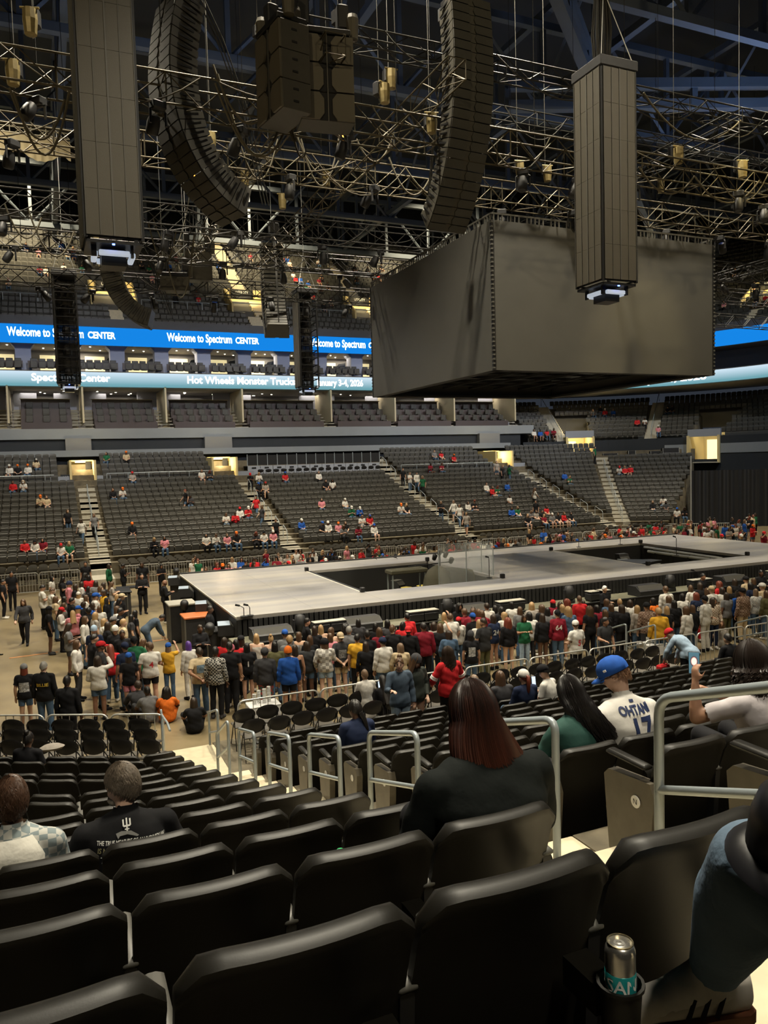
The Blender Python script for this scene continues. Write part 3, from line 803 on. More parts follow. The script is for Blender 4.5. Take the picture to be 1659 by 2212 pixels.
for k, ax in enumerate(UAIS): upper_vom((lambda r, ax=ax: fpt(r, x=ax)), 'lit tunnel in the upper bowl, %s from the left' % ordn(k))
for k, a in enumerate((50, 72)): upper_vom((lambda r, a=a: fpt(r, a=R_(a))), 'lit tunnel in the upper bowl corner, %s from the left' % ordn(k))
# glass rail strip in front of lower rows of the upper bowl
for k in range(3):
    x0, x1 = UAIS[k]+2.2, UAIS[k+1]-2.2
    m = MB(); y = CYA+ur(3)-.45; z = uz(3)
    m.tube([(x0, y, z+.95), (x1, y, z+.95)], .035, 6); m.tube([(x0, y, z+.1), (x1, y, z+.1)], .05, 4)
    for t in range(int((x1-x0)/1.3)+1): m.box((x0+1.3*t, y, z+.5), (.05, .05, .95))
    o = ob('guard_rail', m, RAIL); tag(o, 'guard rail across the upper bowl, %s from the left' % ordn(k), 'guard rail', 'upper guard rails')
struct('wall_back', band(ur(UN)+.2, ur(UN)+.8, 15, 44, x0=-30, n=12), NAVYW, label='dark wall behind the upper bowl')
# ------------------------------------------------------------------ far right corner
CN = 10
def cr_(i): return 19.6+.9*i
def cz(i): return 8.0+.42*i
ct = empty('corner_terrace'); ct['kind'] = 'structure'; ct['label'] = 'terrace under the raised corner seats at far right'
def arcband(r0, r1, z0, z1, a0, a1, n=12):
    rings = []
    for i in range(n+1):
        a = a0+(a1-a0)*i/n; c, s_ = math.cos(a), math.sin(a)
        rings.append([Vector((CXA+r*s_, CYA+r*c, z)) for r, z in ((r0, z0), (r1, z0), (r1, z1), (r0, z1))])
    return MB().loft(rings)
for i in range(CN):
    for a0, a1 in (((13, 23.6), (31.4, 58.6), (67.4, 95)) if i < 6 else ((13, 95),)): ob('terrace_step', arcband(cr_(i)-.35, cr_(i)+.6, cz(i)-1.5, cz(i), R_(a0), R_(a1)), UCONC, ct)
for n_, (a0, a1) in enumerate(((10, 23.6), (31.4, 58.6), (67.4, 95))): struct('wall_corner', arcband(18.9, 19.25, 0, 8.0, R_(a0), R_(a1)), NAVYW, label='dark navy wall below the raised corner seats, %s from the left' % ordn(n_))
for n_, (a0, a1) in enumerate(((23.6, 31.4), (58.6, 67.4))): struct('wall_corner', arcband(18.9, 19.25, 0, 5.85, R_(a0), R_(a1)), NAVYW, label='dark navy wall under the %s corner tunnel' % ordn(n_))
for n_, (a0, a1) in enumerate(((52, 58.6), (67.4, 95))): struct('trim_3', arcband(18.85, 19.3, 6.4, 7.3, R_(a0), R_(a1)), LGREY, label='grey ledge at far right, %s of the lit tunnel' % ('left', 'right')[n_])
cm = []
CST = [R_(22.5), R_(48)]
for i in range(CN):
    r = cr_(i); n = int(r*R_(80)/.51)
    for k in range(n):
        a = R_(14)+.51*k/r
        if any(abs(a-c)*r < .8 for c in CST) or (i < 6 and (R_(23.6) < a < R_(31.4) or R_(58.6) < a < R_(67.4))): continue
        p, rz = fpt(r, a=a); cm.append(M4((p.x, p.y, cz(i)), rz))
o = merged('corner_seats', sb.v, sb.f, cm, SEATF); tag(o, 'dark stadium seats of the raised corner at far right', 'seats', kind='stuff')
for k, c in enumerate(CST):
    m = MB()
    for i in range(CN):
        for h in (0, 1):
            q, r2 = fpt(cr_(i)-.22+.45*h, a=c); m.box((q.x, q.y, cz(i)+.02+.21*h-.3), (1.25, .46, .62), Matrix.Rotation(r2, 3, 'Z'))
    struct('corner_stairs', m, STEPG, label='grey stairs through the raised corner seats, %s from the left' % ordn(k))
    q, r2 = fpt(cr_(0), a=c); e = empty('handrail', (q.x, q.y, cz(0)), r2+PI); m = MB()
    m.tube([(0, 0, 0), (0, 0, 1), (0, CN*.9, 1+CN*.42), (0, CN*.9, CN*.42)], .035, 6); ob('rail', m, RAIL, e); tag(e, 'handrail on the corner stairs, %s from the left' % ordn(k), 'handrail', 'corner handrails')
# corner tunnel with lit side walls
def corner_tunnel(adeg, w, zb, label, pw=150):
    q, r2 = fpt(18.6, a=R_(adeg)); e = empty('corner_tunnel', (q.x, q.y, zb), r2+PI); e['kind'] = 'structure'; e['label'] = label
    ob('side_wall', MB().box((-w/2, 2.3, 1.2), (.2, 4.8, 2.6)), YEL, e); ob('side_wall', MB().box((w/2, 2.3, 1.2), (.2, 4.8, 2.6)), YEL, e)
    ob('back_wall', MB().box((0, 4.6, 1.4), (w, .15, 3)), YEL, e)
    ob('header', MB().box((0, .4, 2.75), (w+.2, .4, .7)), GREYW, e); ob('tunnel_floor', MB().box((0, 2.2, -.05), (w, 5, .1)), STEPG, e)
    ob('glowing_doorway', MB().box((-.3, 4.5, 1.1), (w*.5, .1, 2.1)), mat('tunnel_glow', (.8, .65, .3), .6), e)  # same glowing paint stands for light coming through the doorway
    l = bpy.data.lights.new('tunnel_light', 'POINT'); l.energy = pw; l.color = (1, .8, .4); l.shadow_soft_size = .3
    lo = bpy.data.objects.new('tunnel_light', l); COL.objects.link(lo); lo.parent = e; lo.location = (0, 2.2, 2.6)
corner_tunnel(27.5, 2.6, 5.9, 'lit entrance tunnel in the far corner wall')
corner_tunnel(63, 2.8, 5.6, 'lit entrance tunnel at the right edge', 28)
# platform with road cases at the top of the corner section
struct('corner_platform', MB().loft([[v_+Vector((0, 0, z)) for v_ in (fpt(frow(16)-.2, a=FA, t=-1.6)[0], fpt(frow(16)-.2, a=FA, t=FTAIL)[0], fpt(frow(18)+.5, a=FA, t=FTAIL)[0], fpt(frow(18)+.5, a=FA, t=-1.6)[0])] for z in (3, 5.75)]), BLACK, label='black platform carrying the road cases')
cases = [(0.9, .2, 1.4, 1.1, .9), (2.0, .3, .8, .8, .7), (2.9, .2, .7, .7, 1.1), (3.8, .25, 1.1, .9, .8), (5.0, .1, 1.0, .8, 1.0), (6.3, .2, 1.5, 1.0, 1.25), (7.5, .2, .6, .7, .6)]
for k, (t, d, w_, dd, h) in enumerate(cases):
    q, r2 = fpt(frow(17)+d-.2-1.5*max(0, t-2)/6, a=FA, t=t); e = empty('road_case', (q.x, q.y, 5.75), r2+PI)
    ob('body', MB().cbox((0, 0, h/2), (w_, dd, h), .02), CASE, e); ob('edge_trim', MB().box((0, -dd/2-.005, h*.62), (w_, .02, .03)), ALU, e)
    for sx in (-1, 1): ob('corner_trim', MB().box((sx*(w_/2-.02), -dd/2-.006, h/2), (.04, .02, h)), ALU, e)
    tag(e, 'black road case on the far corner platform, %s from the left' % ordn(k), 'road case', 'road cases')
for k, (t, w_) in enumerate(((-3.4, 1.5), (-1.5, 1.1), (-2.4, .6))):
    q, r2 = fpt(frow(17), a=FA, t=t); h = (1.3, 1.0, .9)[k]; e = empty('road_case', (q.x, q.y, 5.9), r2+PI)
    ob('body', MB().cbox((0, 0, h/2), (w_, .8, h), .02), CASE, e); ob('rack_front', MB().box((0, -.41, h*.45), (w_*.8, .02, h*.6)), ALU, e); ob('lid', MB().cbox((0, 0, h+.05), (w_+.04, .84, .1), .02), CASE, e)
    tag(e, 'equipment rack case left of the lit corner tunnel, %s from the left' % ordn(k), 'road case', 'equipment racks')
# black drape closing the end of the floor
pts = []
A0, B0 = Vector((52.0, 51.8, 0)), Vector((66.0, 40.5, 0)); d_ = (B0-A0); nn = Vector((-d_.y, d_.x, 0)).normalized()
for i in range(121):
    pts.append(A0+d_*(i/120)+nn*(.12*math.sin(i*1.7)))
m = MB(); m.loft([[Vector((p.x, p.y, 0)) for p in pts], [Vector((p.x, p.y, 4.9)) for p in pts]], caps=False, closed=False)
o = ob('drape', m, BLACK); tag(o, 'tall black pleated drape closing the end of the floor', 'drape')
o = ob('drape_pole', MB().tube([(52, 51.9, 0), (52, 51.9, 6.2)], .06, 6), ALU); tag(o, 'slim aluminium pole at the end of the corner seats', 'pole')
# ------------------------------------------------------------------ roof
ROOFM = mat('roof_deck', (.035, .042, .055), .8)
struct('ceiling', MB().box((25, 40, 40), (150, 150, .4)), ROOFM, label='dark roof deck')
struct('wall_left', MB().box((-32, 40, 20), (.5, 150, 40)), NAVYW, label='dark wall at the left end of the arena')
RST = mat('roof_steel', (.10, .12, .15), .5, .3)
def roof_truss(p0, p1, h, label, w=.45, diag=True):
    p0, p1 = Vector(p0), Vector(p1); L = (p1-p0).length; d = (p1-p0).normalized(); up = Vector((0, 0, 1)); side = d.cross(up).normalized()
    e = empty('roof_truss', p0, math.atan2(d.y, d.x)); n = max(2, int(L/5))
    ob('bottom_chord', MB().box((L/2, 0, 0), (L, w, w)), RST, e); ob('top_chord', MB().box((L/2, 0, h), (L, w, w)), RST, e)
    for i in range(n+1): ob('post', MB().box((L*i/n, 0, h/2), (w*.6, w*.6, h)), RST, e)
    if diag:
        for i in range(n):
            a, b_ = (0, h) if i % 2 else (h, 0)
            ob('diagonal', MB().tube([(L*i/n, 0, a), (L*(i+1)/n, 0, b_)], w*.28, 4), RST, e)
    tag(e, label, 'roof truss', 'steel roof trusses')
for k, y in enumerate((30, 42, 54, 66, 78)):
    roof_truss((-25, y, 27.5+k*.3), (75, y, 27.5+k*.3), 5.5, 'dark steel roof truss spanning the arena, %s nearest the camera' % ordn(k))
for k, x in enumerate((2, 16, 30, 44, 58)):
    roof_truss((x, 16, 29), (x, 95, 29), 5.0, 'dark steel roof truss running away from the camera, %s from the left' % ordn(k), w=.4)
for k, (a, b_) in enumerate((((20, 28, 27), (58, 62, 33)), ((30, 22, 26.5), (70, 46, 30)), ((26, 40, 27), (52, 30, 27)))):
    roof_truss(a, b_, 1.2, 'pale steel roof brace at upper right, %s from the left' % ordn(k), w=.55, diag=False)

# ================================================================== rig over the stage
# ---- hanging video cube
BX0, BX1, BY0, BY1, BZ0, BZ1 = 14.96, 25.43, 24.18, 35.3, 9.53, 14.8
SCR = mat('led_screen_grey', (.070, .068, .061), .55, bump=.25, bscale=1.1, var=.05, scale=1.2)
vc = empty('video_cube', ((BX0+BX1)/2, (BY0+BY1)/2, BZ0)); tag(vc, 'huge dark grey four-sided video cube hanging over the stage', 'video screen')
w_, d_, h_ = BX1-BX0, BY1-BY0, BZ1-BZ0
def face_panel(nx, n, L, ang, off):
    for i in range(nx):
        x = -L/2+L*(i+.5)/nx
        M = Matrix.Rotation(ang, 3, 'Z'); c = M @ Vector((x, -off, h_/2))
        ob('screen_panel', MB().box(c, (L/nx-.001, .08, h_), M), SCR, vc)
    return
for L, ang, off in ((w_-.12, 0, d_/2), (d_-.12, -PI/2, w_/2), (w_-.12, PI, d_/2), (d_-.12, PI/2, w_/2)):
    face_panel(1, 1, L, ang, off)
for sx in (-1, 1):
    for sy in (-1, 1):
        m = MB().box((sx*w_/2, sy*d_/2, h_/2), (.10, .10, h_)); ob('corner_strip', m, BLACKM, vc)
        m = MB()
        for k in range(34): m.box((sx*(w_/2+.03), sy*(d_/2+.03), h_*(k+.5)/34), (.08, .08, .05))
        ob('corner_latches', m, SEATG, vc)['kind'] = 'stuff'
m = MB(); t = .35
for sx in (-1, 1): m.box((sx*(w_/2-t/2-.1), 0, .06), (t, d_-.2, .1)); m.box((0, sx*(d_/2-t/2-.1), .06), (w_-.2, t, .1))
ob('bottom_frame', m, BLACK, vc)
m = MB()
for k in range(7): m.box((-w_/2+w_*(k+.5)/7, 0, .5), (.08, d_-.4, .1)); m.box((0, -d_/2+d_*(k+.5)/7, .6), (w_-.4, .08, .1))
m.box((0, 0, 1.1), (w_-.3, d_-.3, .05)); ob('inner_grid', m, BLACK, vc)
m = MB()
for sx in (-1, 1):
    m.box((sx*w_/2, 0, h_+.24), (.06, d_, .06)); m.box((0, sx*d_/2, h_+.24), (w_, .06, .06))
    for k in range(60):
        if k % 10 in (3, 7): continue
        m.box((sx*w_/2, -d_/2+d_*(k+.5)/60, h_+.12), (.05, .05, .24)); m.box((-w_/2+w_*(k+.5)/60, sx*d_/2, h_+.12), (.05, .05, .24))
ob('top_comb', m, SEATG, vc)
# ---- LED columns
COLM = mat('led_column_mesh', (.085, .076, .058), .5, alpha=.86, bump=.15, bscale=60)
BARW = mat('light_bar_white', (.7, .75, .8), .3, emit=(.7, .82, 1), estr=.22)
BLUE = emis('blue_led', (.05, .12, 1), 9)
def led_column(x, y, label, faces=('-y', '-x'), w=1.1, h=5.2, z0=10.8):
    e = empty('led_column', (x, y, z0)); tag(e, label, 'LED column', 'hanging LED columns')
    hw = w/2
    for f in faces:
        ang = {'-y': 0, '-x': -PI/2, '+y': PI, '+x': PI/2}[f]; M = Matrix.Rotation(ang, 3, 'Z')
        for s_ in range(4):
            for r in range(6):
                c = M @ Vector((-hw+.05+(w-.1)*(s_+.5)/4, -hw, h*(r+.5)/6)); ob('panel', MB().box(c, ((w-.1)/4-.012, .035, h/6-.006), M), COLM, e)
        m = MB()
        for s_ in range(5): m.box(M @ Vector((-hw+.05+(w-.1)*s_/4, -hw-.01, h/2)), (.012 if s_ not in (2,) else .03, .045, h), M)
        ob('strip', m, SEATG, e)
        m = MB()
        for r in range(14): m.box(M @ Vector((0, -hw+.14, h*(r+.5)/14)), (w-.25, .05, .05), M)
        for s_ in range(4): m.box(M @ Vector((-hw+.05+(w-.1)*(s_+.5)/4, -hw+.10, h/2)), (.05, .04, h), M)
        ob('inner_frame', m, DARKT, e)
    m = MB()
    for sx in (-1, 1):
        for sy in (-1, 1): m.box((sx*(hw-.03), sy*(hw-.03), h/2), (.07, .07, h+.1))
    ob('post', m, BLACKM, e)
    m = MB()
    for r in range(14):
        z = h*r/13
        for sx in (-1, 1): m.box((sx*(hw-.05), 0, z), (.04, w-.1, .04)); m.box((0, sx*(hw-.05), z), (w-.1, .04, .04))
    ob('ladder', m, BLACKM, e)
    m = MB()
    for r in range(5): m.lathe([(.02, -.2), (.2, -.18), (.22, 0), (.17, .18), (.02, .2)], 10, (0, 0, h*(r+.5)/5))
    ob('inner_lights', m, CASE, e)
    ob('top_frame', MB().cbox((0, 0, h+.14), (w+.08, w+.08, .26), .02), CASE, e)
    m = MB(); m.box((0, 0, -.10), (w*.95, w*.95, .06)); m.box((0, 0, -.32), (w*.42, w*.42, .32)); ob('bottom_fixture', m, BLACKM, e)
    for ang in (0, -PI/2, PI, PI/2):
        M = Matrix.Rotation(ang, 3, 'Z'); ob('light_bar', MB().cbox(M @ Vector((0, -w*.32, -.27)), (w*.52, .10, .10), .015, M), BARW, e)
        ob('bracket', MB().box(M @ Vector((w*.30, -w*.34, -.22)), (.05, .1, .24), M), BLACKM, e)
    ob('indicator', MB().box((-.02, -w*.46, -.13), (.05, .03, .05)), BLUE, e)
    for sx in (-1, 1): ob('sling', MB().tube([(sx*hw*.9, -hw*.9, h+.25), (0, 0, h+2.2)], .014, 4), ALU, e)
    ob('hoist_chain', MB().tube([(0, 0, h+2.2), (0, 0, h+9)], .015, 4), ALU, e)
led_column(1.46, 16.55, 'tall hanging LED column nearest the camera, cut by the top edge')
led_column(13.69, 16.55, 'tall hanging LED column in front of the video cube')
led_column(1.36, 42.5, 'slim black LED column across the arena at far left', ('-x', '+y'))
led_column(14.05, 42.9, 'slim black LED column across the arena beside the video cube', ('-x', '+y'))
# ---- line arrays
CABM = mat('speaker_cabinet', (.050, .046, .036), .5, var=.1, scale=6)
GRL = mat('speaker_grille', (.040, .038, .031), .6, bump=.5, bscale=160)
def wedge(w, h, dp, sh):
    m = MB(); a, b_ = h/2-.006, h/2-sh
    m.loft([[Vector((-w/2, y, z)), Vector((-w/2*.62 if y > 0 else -w/2, y, z))][:1]+[Vector((w/2, y, z))] for y, z in ()], False) if False else None
    P = [Vector((-w/2, 0, -a)), Vector((w/2, 0, -a)), Vector((w/2, 0, a)), Vector((-w/2, 0, a))]
    Q = [Vector((-w/2*.8, dp, -b_)), Vector((w/2*.8, dp, -b_)), Vector((w/2*.8, dp, b_)), Vector((-w/2*.8, dp, b_))]
    return m.loft([P, Q])
CW, CHh, CD = 1.28, .245, .78
ME_CAB = wedge(CW, CHh, CD, .045).mesh('cabinet')
m = MB()
for sx in (-1, 1):
    c = .09
    m.prism([(sx*.10, -CHh/2+.012), (sx*.17, -CHh/2+.012), (sx*(CW/2-.015), -CHh/2+.012), (sx*(CW/2-.015), CHh/2-.012), (sx*.17, CHh/2-.012), (sx*.10, CHh/2-.012), (sx*.05, 0)][::sx], (0, -.03, 0), (1, 0, 0), (0, 0, 1), (0, 1, 0), .03)
ME_GRL = m.mesh('grille')
m = MB()
m.box((CW/2*.93, .30, 0), (.03, .56, .05)); ME_RIG = m.mesh('rigging_bar')
def line_array(bottom, fang, label, n=24, z0=None, t0=58, t1=-10):
    e = empty('line_array', bottom); tag(e, label, 'speaker array', 'curved line arrays')
    f = Vector((math.cos(fang), math.sin(fang), 0)); up = Vector((0, 0, 1)); p = Vector((0, 0, 0))
    for i in range(n):
        s_ = i/(n-1); th = R_(t1+(t0-t1)*(1-s_)**1.55)
        u_ = up*math.cos(th)+f*math.sin(th); nrm = f*math.cos(th)-up*math.sin(th); side = nrm.cross(u_)
        # local: x = side, y = -front normal (depth), z = up
        M = Matrix((side, -nrm, u_)).transposed()
        if M.determinant() < 0: M = Matrix((-side, -nrm, u_)).transposed()
        c = ob('cabinet', ME_CAB, CABM, e); c.location = p+u_*CHh/2; c.rotation_euler = M.to_euler()
        ob('grille', ME_GRL, GRL, c); ob('rigging_bar', ME_RIG, BLACKM, c); ob('rigging_bar', ME_RIG, BLACKM, c, scale=(-1, 1, 1))
        p = p+u_*(CHh+.003)
    b_ = ob('fly_bar', MB().box((p+Vector((0, 0, .12))-f*.35), (.9, .9, .12)), BLACKM, e)
    ob('motor', MB().cbox(p+Vector((0, 0, .75))-f*.35, (.28, .28, .6), .05), CASE, e)
    ob('motor', MB().cbox(p+Vector((.3, .2, .75))-f*.45, (.28, .28, .6), .05), CASE, e)
    ob('chain', MB().tube([p-f*.35, p-f*.35+Vector((0, 0, 6))], .015, 4), ALU, e)
    for k in range(3):
        a = p-f*(.8+.05*k)+Vector((.05*k, 0, .3)); b2 = Vector((0, 0, .6))-f*(.9+.1*k)
        mid = (a+b2)/2-f*.3
        ob('cable', MB().tube([a, a*.66+mid*.34-f*.1, mid, b2*.6+mid*.4, b2], .016, 5), CABLE, e)
    return e
LAB = Vector((4.95, 20.9, 12.85)); line_array(LAB, R_(-164), 'large curved line array speaker at upper left, grilles facing left', 24, t0=66, t1=-14)
line_array((11.0, 20.3, 12.95), R_(-86), 'curved line array speaker seen from the front, left of the video cube', 25, t0=46, t1=-6)
line_array((4.9, 38.4, 13.0), R_(164), 'distant curved line array hanging at far left below the truss', 22, t0=72, t1=-10)
line_array((11.3, 39.2, 12.9), R_(80), 'distant curved line array seen from behind, beside the slim column', 22, t0=46, t1=-6)
# ---- sub cluster
SUBM = mat('sub_grille', (.10, .088, .064), .55, bump=.3, bscale=120)
def sub_cluster(loc, rz, label, n=3, cols=1):
    e = empty('subwoofer_cluster', loc, rz); tag(e, label, 'speaker', 'hanging subwoofers')
    W, Hh, D = 1.34, .68, .75
    for k in range(n):
        b_ = ob('cabinet', MB().cbox((0, D/2, Hh*(k+.5)), (W, D, Hh-.012), .01), CABM, e)
        for sx in (-1, 1):
            poly = [(sx*.655, .02), (sx*.22, .02), (sx*.105, .17), (sx*.105, Hh-.17), (sx*.22, Hh-.02), (sx*.655, Hh-.02)]
            ob('grille', MB().prism(poly[::sx], (0, -.05, Hh*k), (1, 0, 0), (0, 0, 1), (0, 1, 0), .05), SUBM, b_)
        ob('port', MB().box((0, -.003, Hh*(k+.5)), (.44, .01, Hh-.03)), BLACK, b_)
        ob('centre_bar', MB().box((0, -.02, Hh*(k+.5)), (.025, .03, Hh)), SEATG, b_)
        for sx in (-1, 1):
            for zz in (.2, .48): ob('handle', MB().box((sx*(W/2+.003), .35, Hh*k+zz), (.02, .14, .05)), BLACK, b_)
    ob('fly_frame', MB().cbox((0, .35, Hh*n+.1), (W*.9, .8, .14), .02), BLACKM, e)
    for sx in (-1, 1):
        ob('motor', MB().cbox((sx*.5, .35, Hh*n+.62), (.3, .3, .62), .05), CASE, e); ob('chain_bag', MB().lathe([(.02, -.5), (.13, -.48), (.16, .0), (.13, .1)], 10, (sx*.72, .2, Hh*n+.55)), SUBM, e)
        ob('chain', MB().tube([(sx*.5, .35, Hh*n+.9), (sx*.5, .35, Hh*n+7)], .016, 4), ALU, e)
    return e
q = atZ(710, 262, 14.7); sub_cluster((q.x, q.y, 14.7), R_(-8), 'hanging stack of three subwoofers with black hourglass centres', 3)
q = atZ(625, 262, 15.3); sub_cluster((5.45, 18.75, 14.72), R_(-80), 'second subwoofer stack turned sideways, behind the hourglass stack', 3)
q = atY(428, 612, 39.5); sub_cluster((q.x, 39.5, q.z), R_(172), 'distant black subwoofer pair beside the left line array, upper stack', 2)
q = atY(398, 640, 39.0); sub_cluster((q.x-.5, 38.6, q.z), R_(172), 'distant black subwoofer below the upper stack', 1)
# ---- trusses
def truss(p0, p1, size, label, mt=GOLDT, bay=.8, r=.028):
    p0, p1 = Vector(p0), Vector(p1); L = (p1-p0).length; d = (p1-p0).normalized()
    e = empty('lighting_truss', p0, math.atan2(d.y, d.x)); tag(e, label, 'truss', 'lighting trusses')
    s = size/2; n = max(2, int(L/bay)); b_ = L/n
    mc = MB().tube([(0, 0, 0), (L, 0, 0)], r, 6).mesh('chord', True, 60)
    for y in (-s, s):
        for z in (-s, s): ob('chord', mc, mt, e, (0, y, z))
    md = [MB().tube([(0, 0, -s), (b_, 0, s)], r*.62, 4).mesh('brace'), MB().tube([(0, 0, s), (b_, 0, -s)], r*.62, 4).mesh('brace')]
    mb_ = [MB().tube([(0, -s, 0), (b_, s, 0)], r*.62, 4).mesh('brace'), MB().tube([(0, s, 0), (b_, -s, 0)], r*.62, 4).mesh('brace')]
    rest = MB()
    for i in range(n):
        ob('brace', md[i % 2], mt, e, (b_*i, -s, 0)); ob('brace', mb_[i % 2], mt, e, (b_*i, 0, -s))
        rest.tube([(b_*i, s, -s if i % 2 else s), (b_*(i+1), s, s if i % 2 else -s)], r*.62, 4)
        if i % 3 == 0:
            rest.tube([(b_*i, -s, -s), (b_*i, -s, s), (b_*i, s, s), (b_*i, s, -s), (b_*i, -s, -s)], r*.7, 4)
    ob('rear_braces', rest, mt, e)
    return e
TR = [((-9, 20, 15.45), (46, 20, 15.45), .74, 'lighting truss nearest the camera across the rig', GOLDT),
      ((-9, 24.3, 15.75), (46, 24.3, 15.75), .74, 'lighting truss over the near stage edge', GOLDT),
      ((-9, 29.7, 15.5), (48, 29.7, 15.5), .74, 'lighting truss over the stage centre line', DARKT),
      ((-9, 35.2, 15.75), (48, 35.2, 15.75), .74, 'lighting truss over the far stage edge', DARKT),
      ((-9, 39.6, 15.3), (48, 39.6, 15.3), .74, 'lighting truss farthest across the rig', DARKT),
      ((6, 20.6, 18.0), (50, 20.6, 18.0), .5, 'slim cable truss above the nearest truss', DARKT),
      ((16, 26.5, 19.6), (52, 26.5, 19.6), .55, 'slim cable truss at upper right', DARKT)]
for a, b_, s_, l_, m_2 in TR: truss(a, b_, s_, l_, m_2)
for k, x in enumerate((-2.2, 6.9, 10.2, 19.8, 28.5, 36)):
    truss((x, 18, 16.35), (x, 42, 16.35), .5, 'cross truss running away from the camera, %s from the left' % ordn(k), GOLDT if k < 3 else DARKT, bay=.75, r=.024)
# ---- moving lights under the trusses
m = MB().cbox((0, 0, -.12), (.34, .26, .2), .03); ME_MLB = m.mesh('base')
m = MB()
m.tube([(-.2, 0, -.56), (-.2, 0, -.24), (-.14, 0, -.2), (.14, 0, -.2), (.2, 0, -.24), (.2, 0, -.56)], .035, 5)
ME_MLY = m.mesh('yoke'); m = MB().lathe([(.04, .22), (.13, .18), (.16, .0), (.15, -.22), (.11, -.26), (.02, -.25)], 12, (0, 0, -.52)); ME_MLH = m.mesh('head', True, 50)
n = 0; MLIGHTS = []
for a, b_, s_, l_, m_2 in TR[:5]:
    for k in range(16):
        x = -3+2.7*k+random.uniform(-.6, .6)
        e = empty('moving_light', (x, a[1]+random.choice((-1, 1))*s_/2, a[2]-s_/2+.02), random.uniform(0, 6)); MLIGHTS.append(e)
        ob('base', ME_MLB, CASE, e); ob('yoke', ME_MLY, CASE, e); h2 = ob('head', ME_MLH, CASE, e); h2.rotation_euler = (random.uniform(-.7, .7), 0, 0); 
        tag(e, 'black moving stage light under the %s, %s from the left' % (l_.replace('lighting ', ''), ordn(k)), 'stage light', 'moving lights'); n += 1
# ---- hoists with chains and chain bags
BAG = mat('chain_bag_gold', (.30, .235, .10), .45, .2, var=.2)
hp = [(842, 165, 21, 'near the hourglass speakers'), (824, 195, 21, 'beside the hourglass speakers'), (68, 40, 19, 'at upper left'), (622, 160, 21, 'left of the subwoofers'), (560, 70, 26, ''), (735, 40, 20, ''), (965, 35, 20, ''), (1005, 30, 20.5, ''), (1120, 360, 24.3, ''), (930, 260, 20, ''), (1180, 370, 24.3, ''), (455, 300, 24, ''), (1460, 330, 20, ''), (1600, 360, 20, ''), (1425, 400, 29, ''), (30, 150, 20, ''), (700, 380, 29, ''), (610, 430, 29.7, ''), (530, 380, 29.7, '')]
for k, (u, v, Y, s_) in enumerate(hp):
    p = atY(u, v, Y); e = empty('chain_hoist', p, random.uniform(-.5, .5))
    ob('chain_bag', MB().lathe([(.02, -.42), (.13, -.40), (.16, -.1), (.15, .12), (.13, .13), (.12, .05)], 10, (.0, -.12, 0)), BAG, e)
    ob('motor', MB().cbox((0, .12, .05), (.3, .22, .42), .05), CASE, e)
    ob('lift_hook', MB().tube([(0, .1, -.2), (.04, .1, -.32), (-.03, .1, -.36)], .02, 5), ALU, e)
    ob('chain', MB().tube([(0, .1, .2), (0, .1, 9.0)], .011, 4), SEATG, e)
    ob('cross_bar', MB().tube([(-.2, -.12, .16), (.2, -.12, .16)], .025, 6), BAG, e)
    tag(e, 'gold chain hoist bag hanging in the rig' if not s_ else 'gold chain hoist bag hanging %s' % s_, 'chain hoist', 'chain hoists')
# ---- cables
random.seed(21)
def swag(p, q, sag, r, label, n=10, mt=CABLE):
    p, q = Vector(p), Vector(q)
    pts = [p.lerp(q, i/n)-Vector((0, 0, sag*4*(i/n)*(1-i/n))) for i in range(n+1)]
    o = ob('cable', MB().tube([x-p for x in pts], r, 5).mesh('cable', True, 60), mt, None, p); tag(o, label, 'cable', 'hanging cables'); return o
GC = mat('cable_tan', (.085, .072, .045), .75)
ncab = 0
for a, b_, s_, l_, m_2 in TR:
    for k in range(11):
        x = -4+4.1*k+random.uniform(-1, 1)
        if not a[0] < x < b_[0]: continue
        for t in range(1):
            L = random.uniform(2.2, 5); y = a[1]-s_/2-.05
            swag((x, y-.06*t, a[2]+s_/2), (x+L, y-.05*t, a[2]+s_/2-.05), random.uniform(.25, 1.1), .016+.010*random.random(), 'drooping cable on the %s' % l_.replace('lighting ', ''), mt=GC if m_2 is GOLDT else CABLE); ncab += 1
for k, (u0, v0, u1, v1, Y, sag) in enumerate(((460, 140, 600, 180, 21, 1.2), (470, 160, 640, 120, 21, 2.2), (465, 180, 625, 260, 21.5, 1.3), (500, 240, 600, 300, 22, 1.6), (20, 190, 140, 215, 20, 1.0), (30, 200, 150, 195, 20, 1.4), (330, 470, 410, 420, 38, 2), (360, 560, 420, 500, 37, 2.2), (320, 480, 380, 500, 36, 1.5), (10, 440, 90, 470, 30, .9), (60, 450, 160, 500, 30, 1.2), (640, 290, 750, 300, 22, 1.2), (650, 300, 735, 280, 22, 1.6), (770, 300, 850, 290, 23, .8), (1390, 200, 1600, 260, 21, 1.0), (1380, 360, 1500, 380, 20, .7), (1500, 380, 1640, 390, 20, .8), (840, 340, 930, 380, 24, .9), (600, 90, 640, 300, 21, .8), (605, 100, 660, 330, 21, 1.0))):
    Y = min((19.6, 23.9, 29.3, 34.8, 39.2), key=lambda q: abs(q-Y))
    swag(atY(u0, v0, Y), atY(u1, v1, Y), sag, .03, 'loose looping cable in the rig', 12, GC)
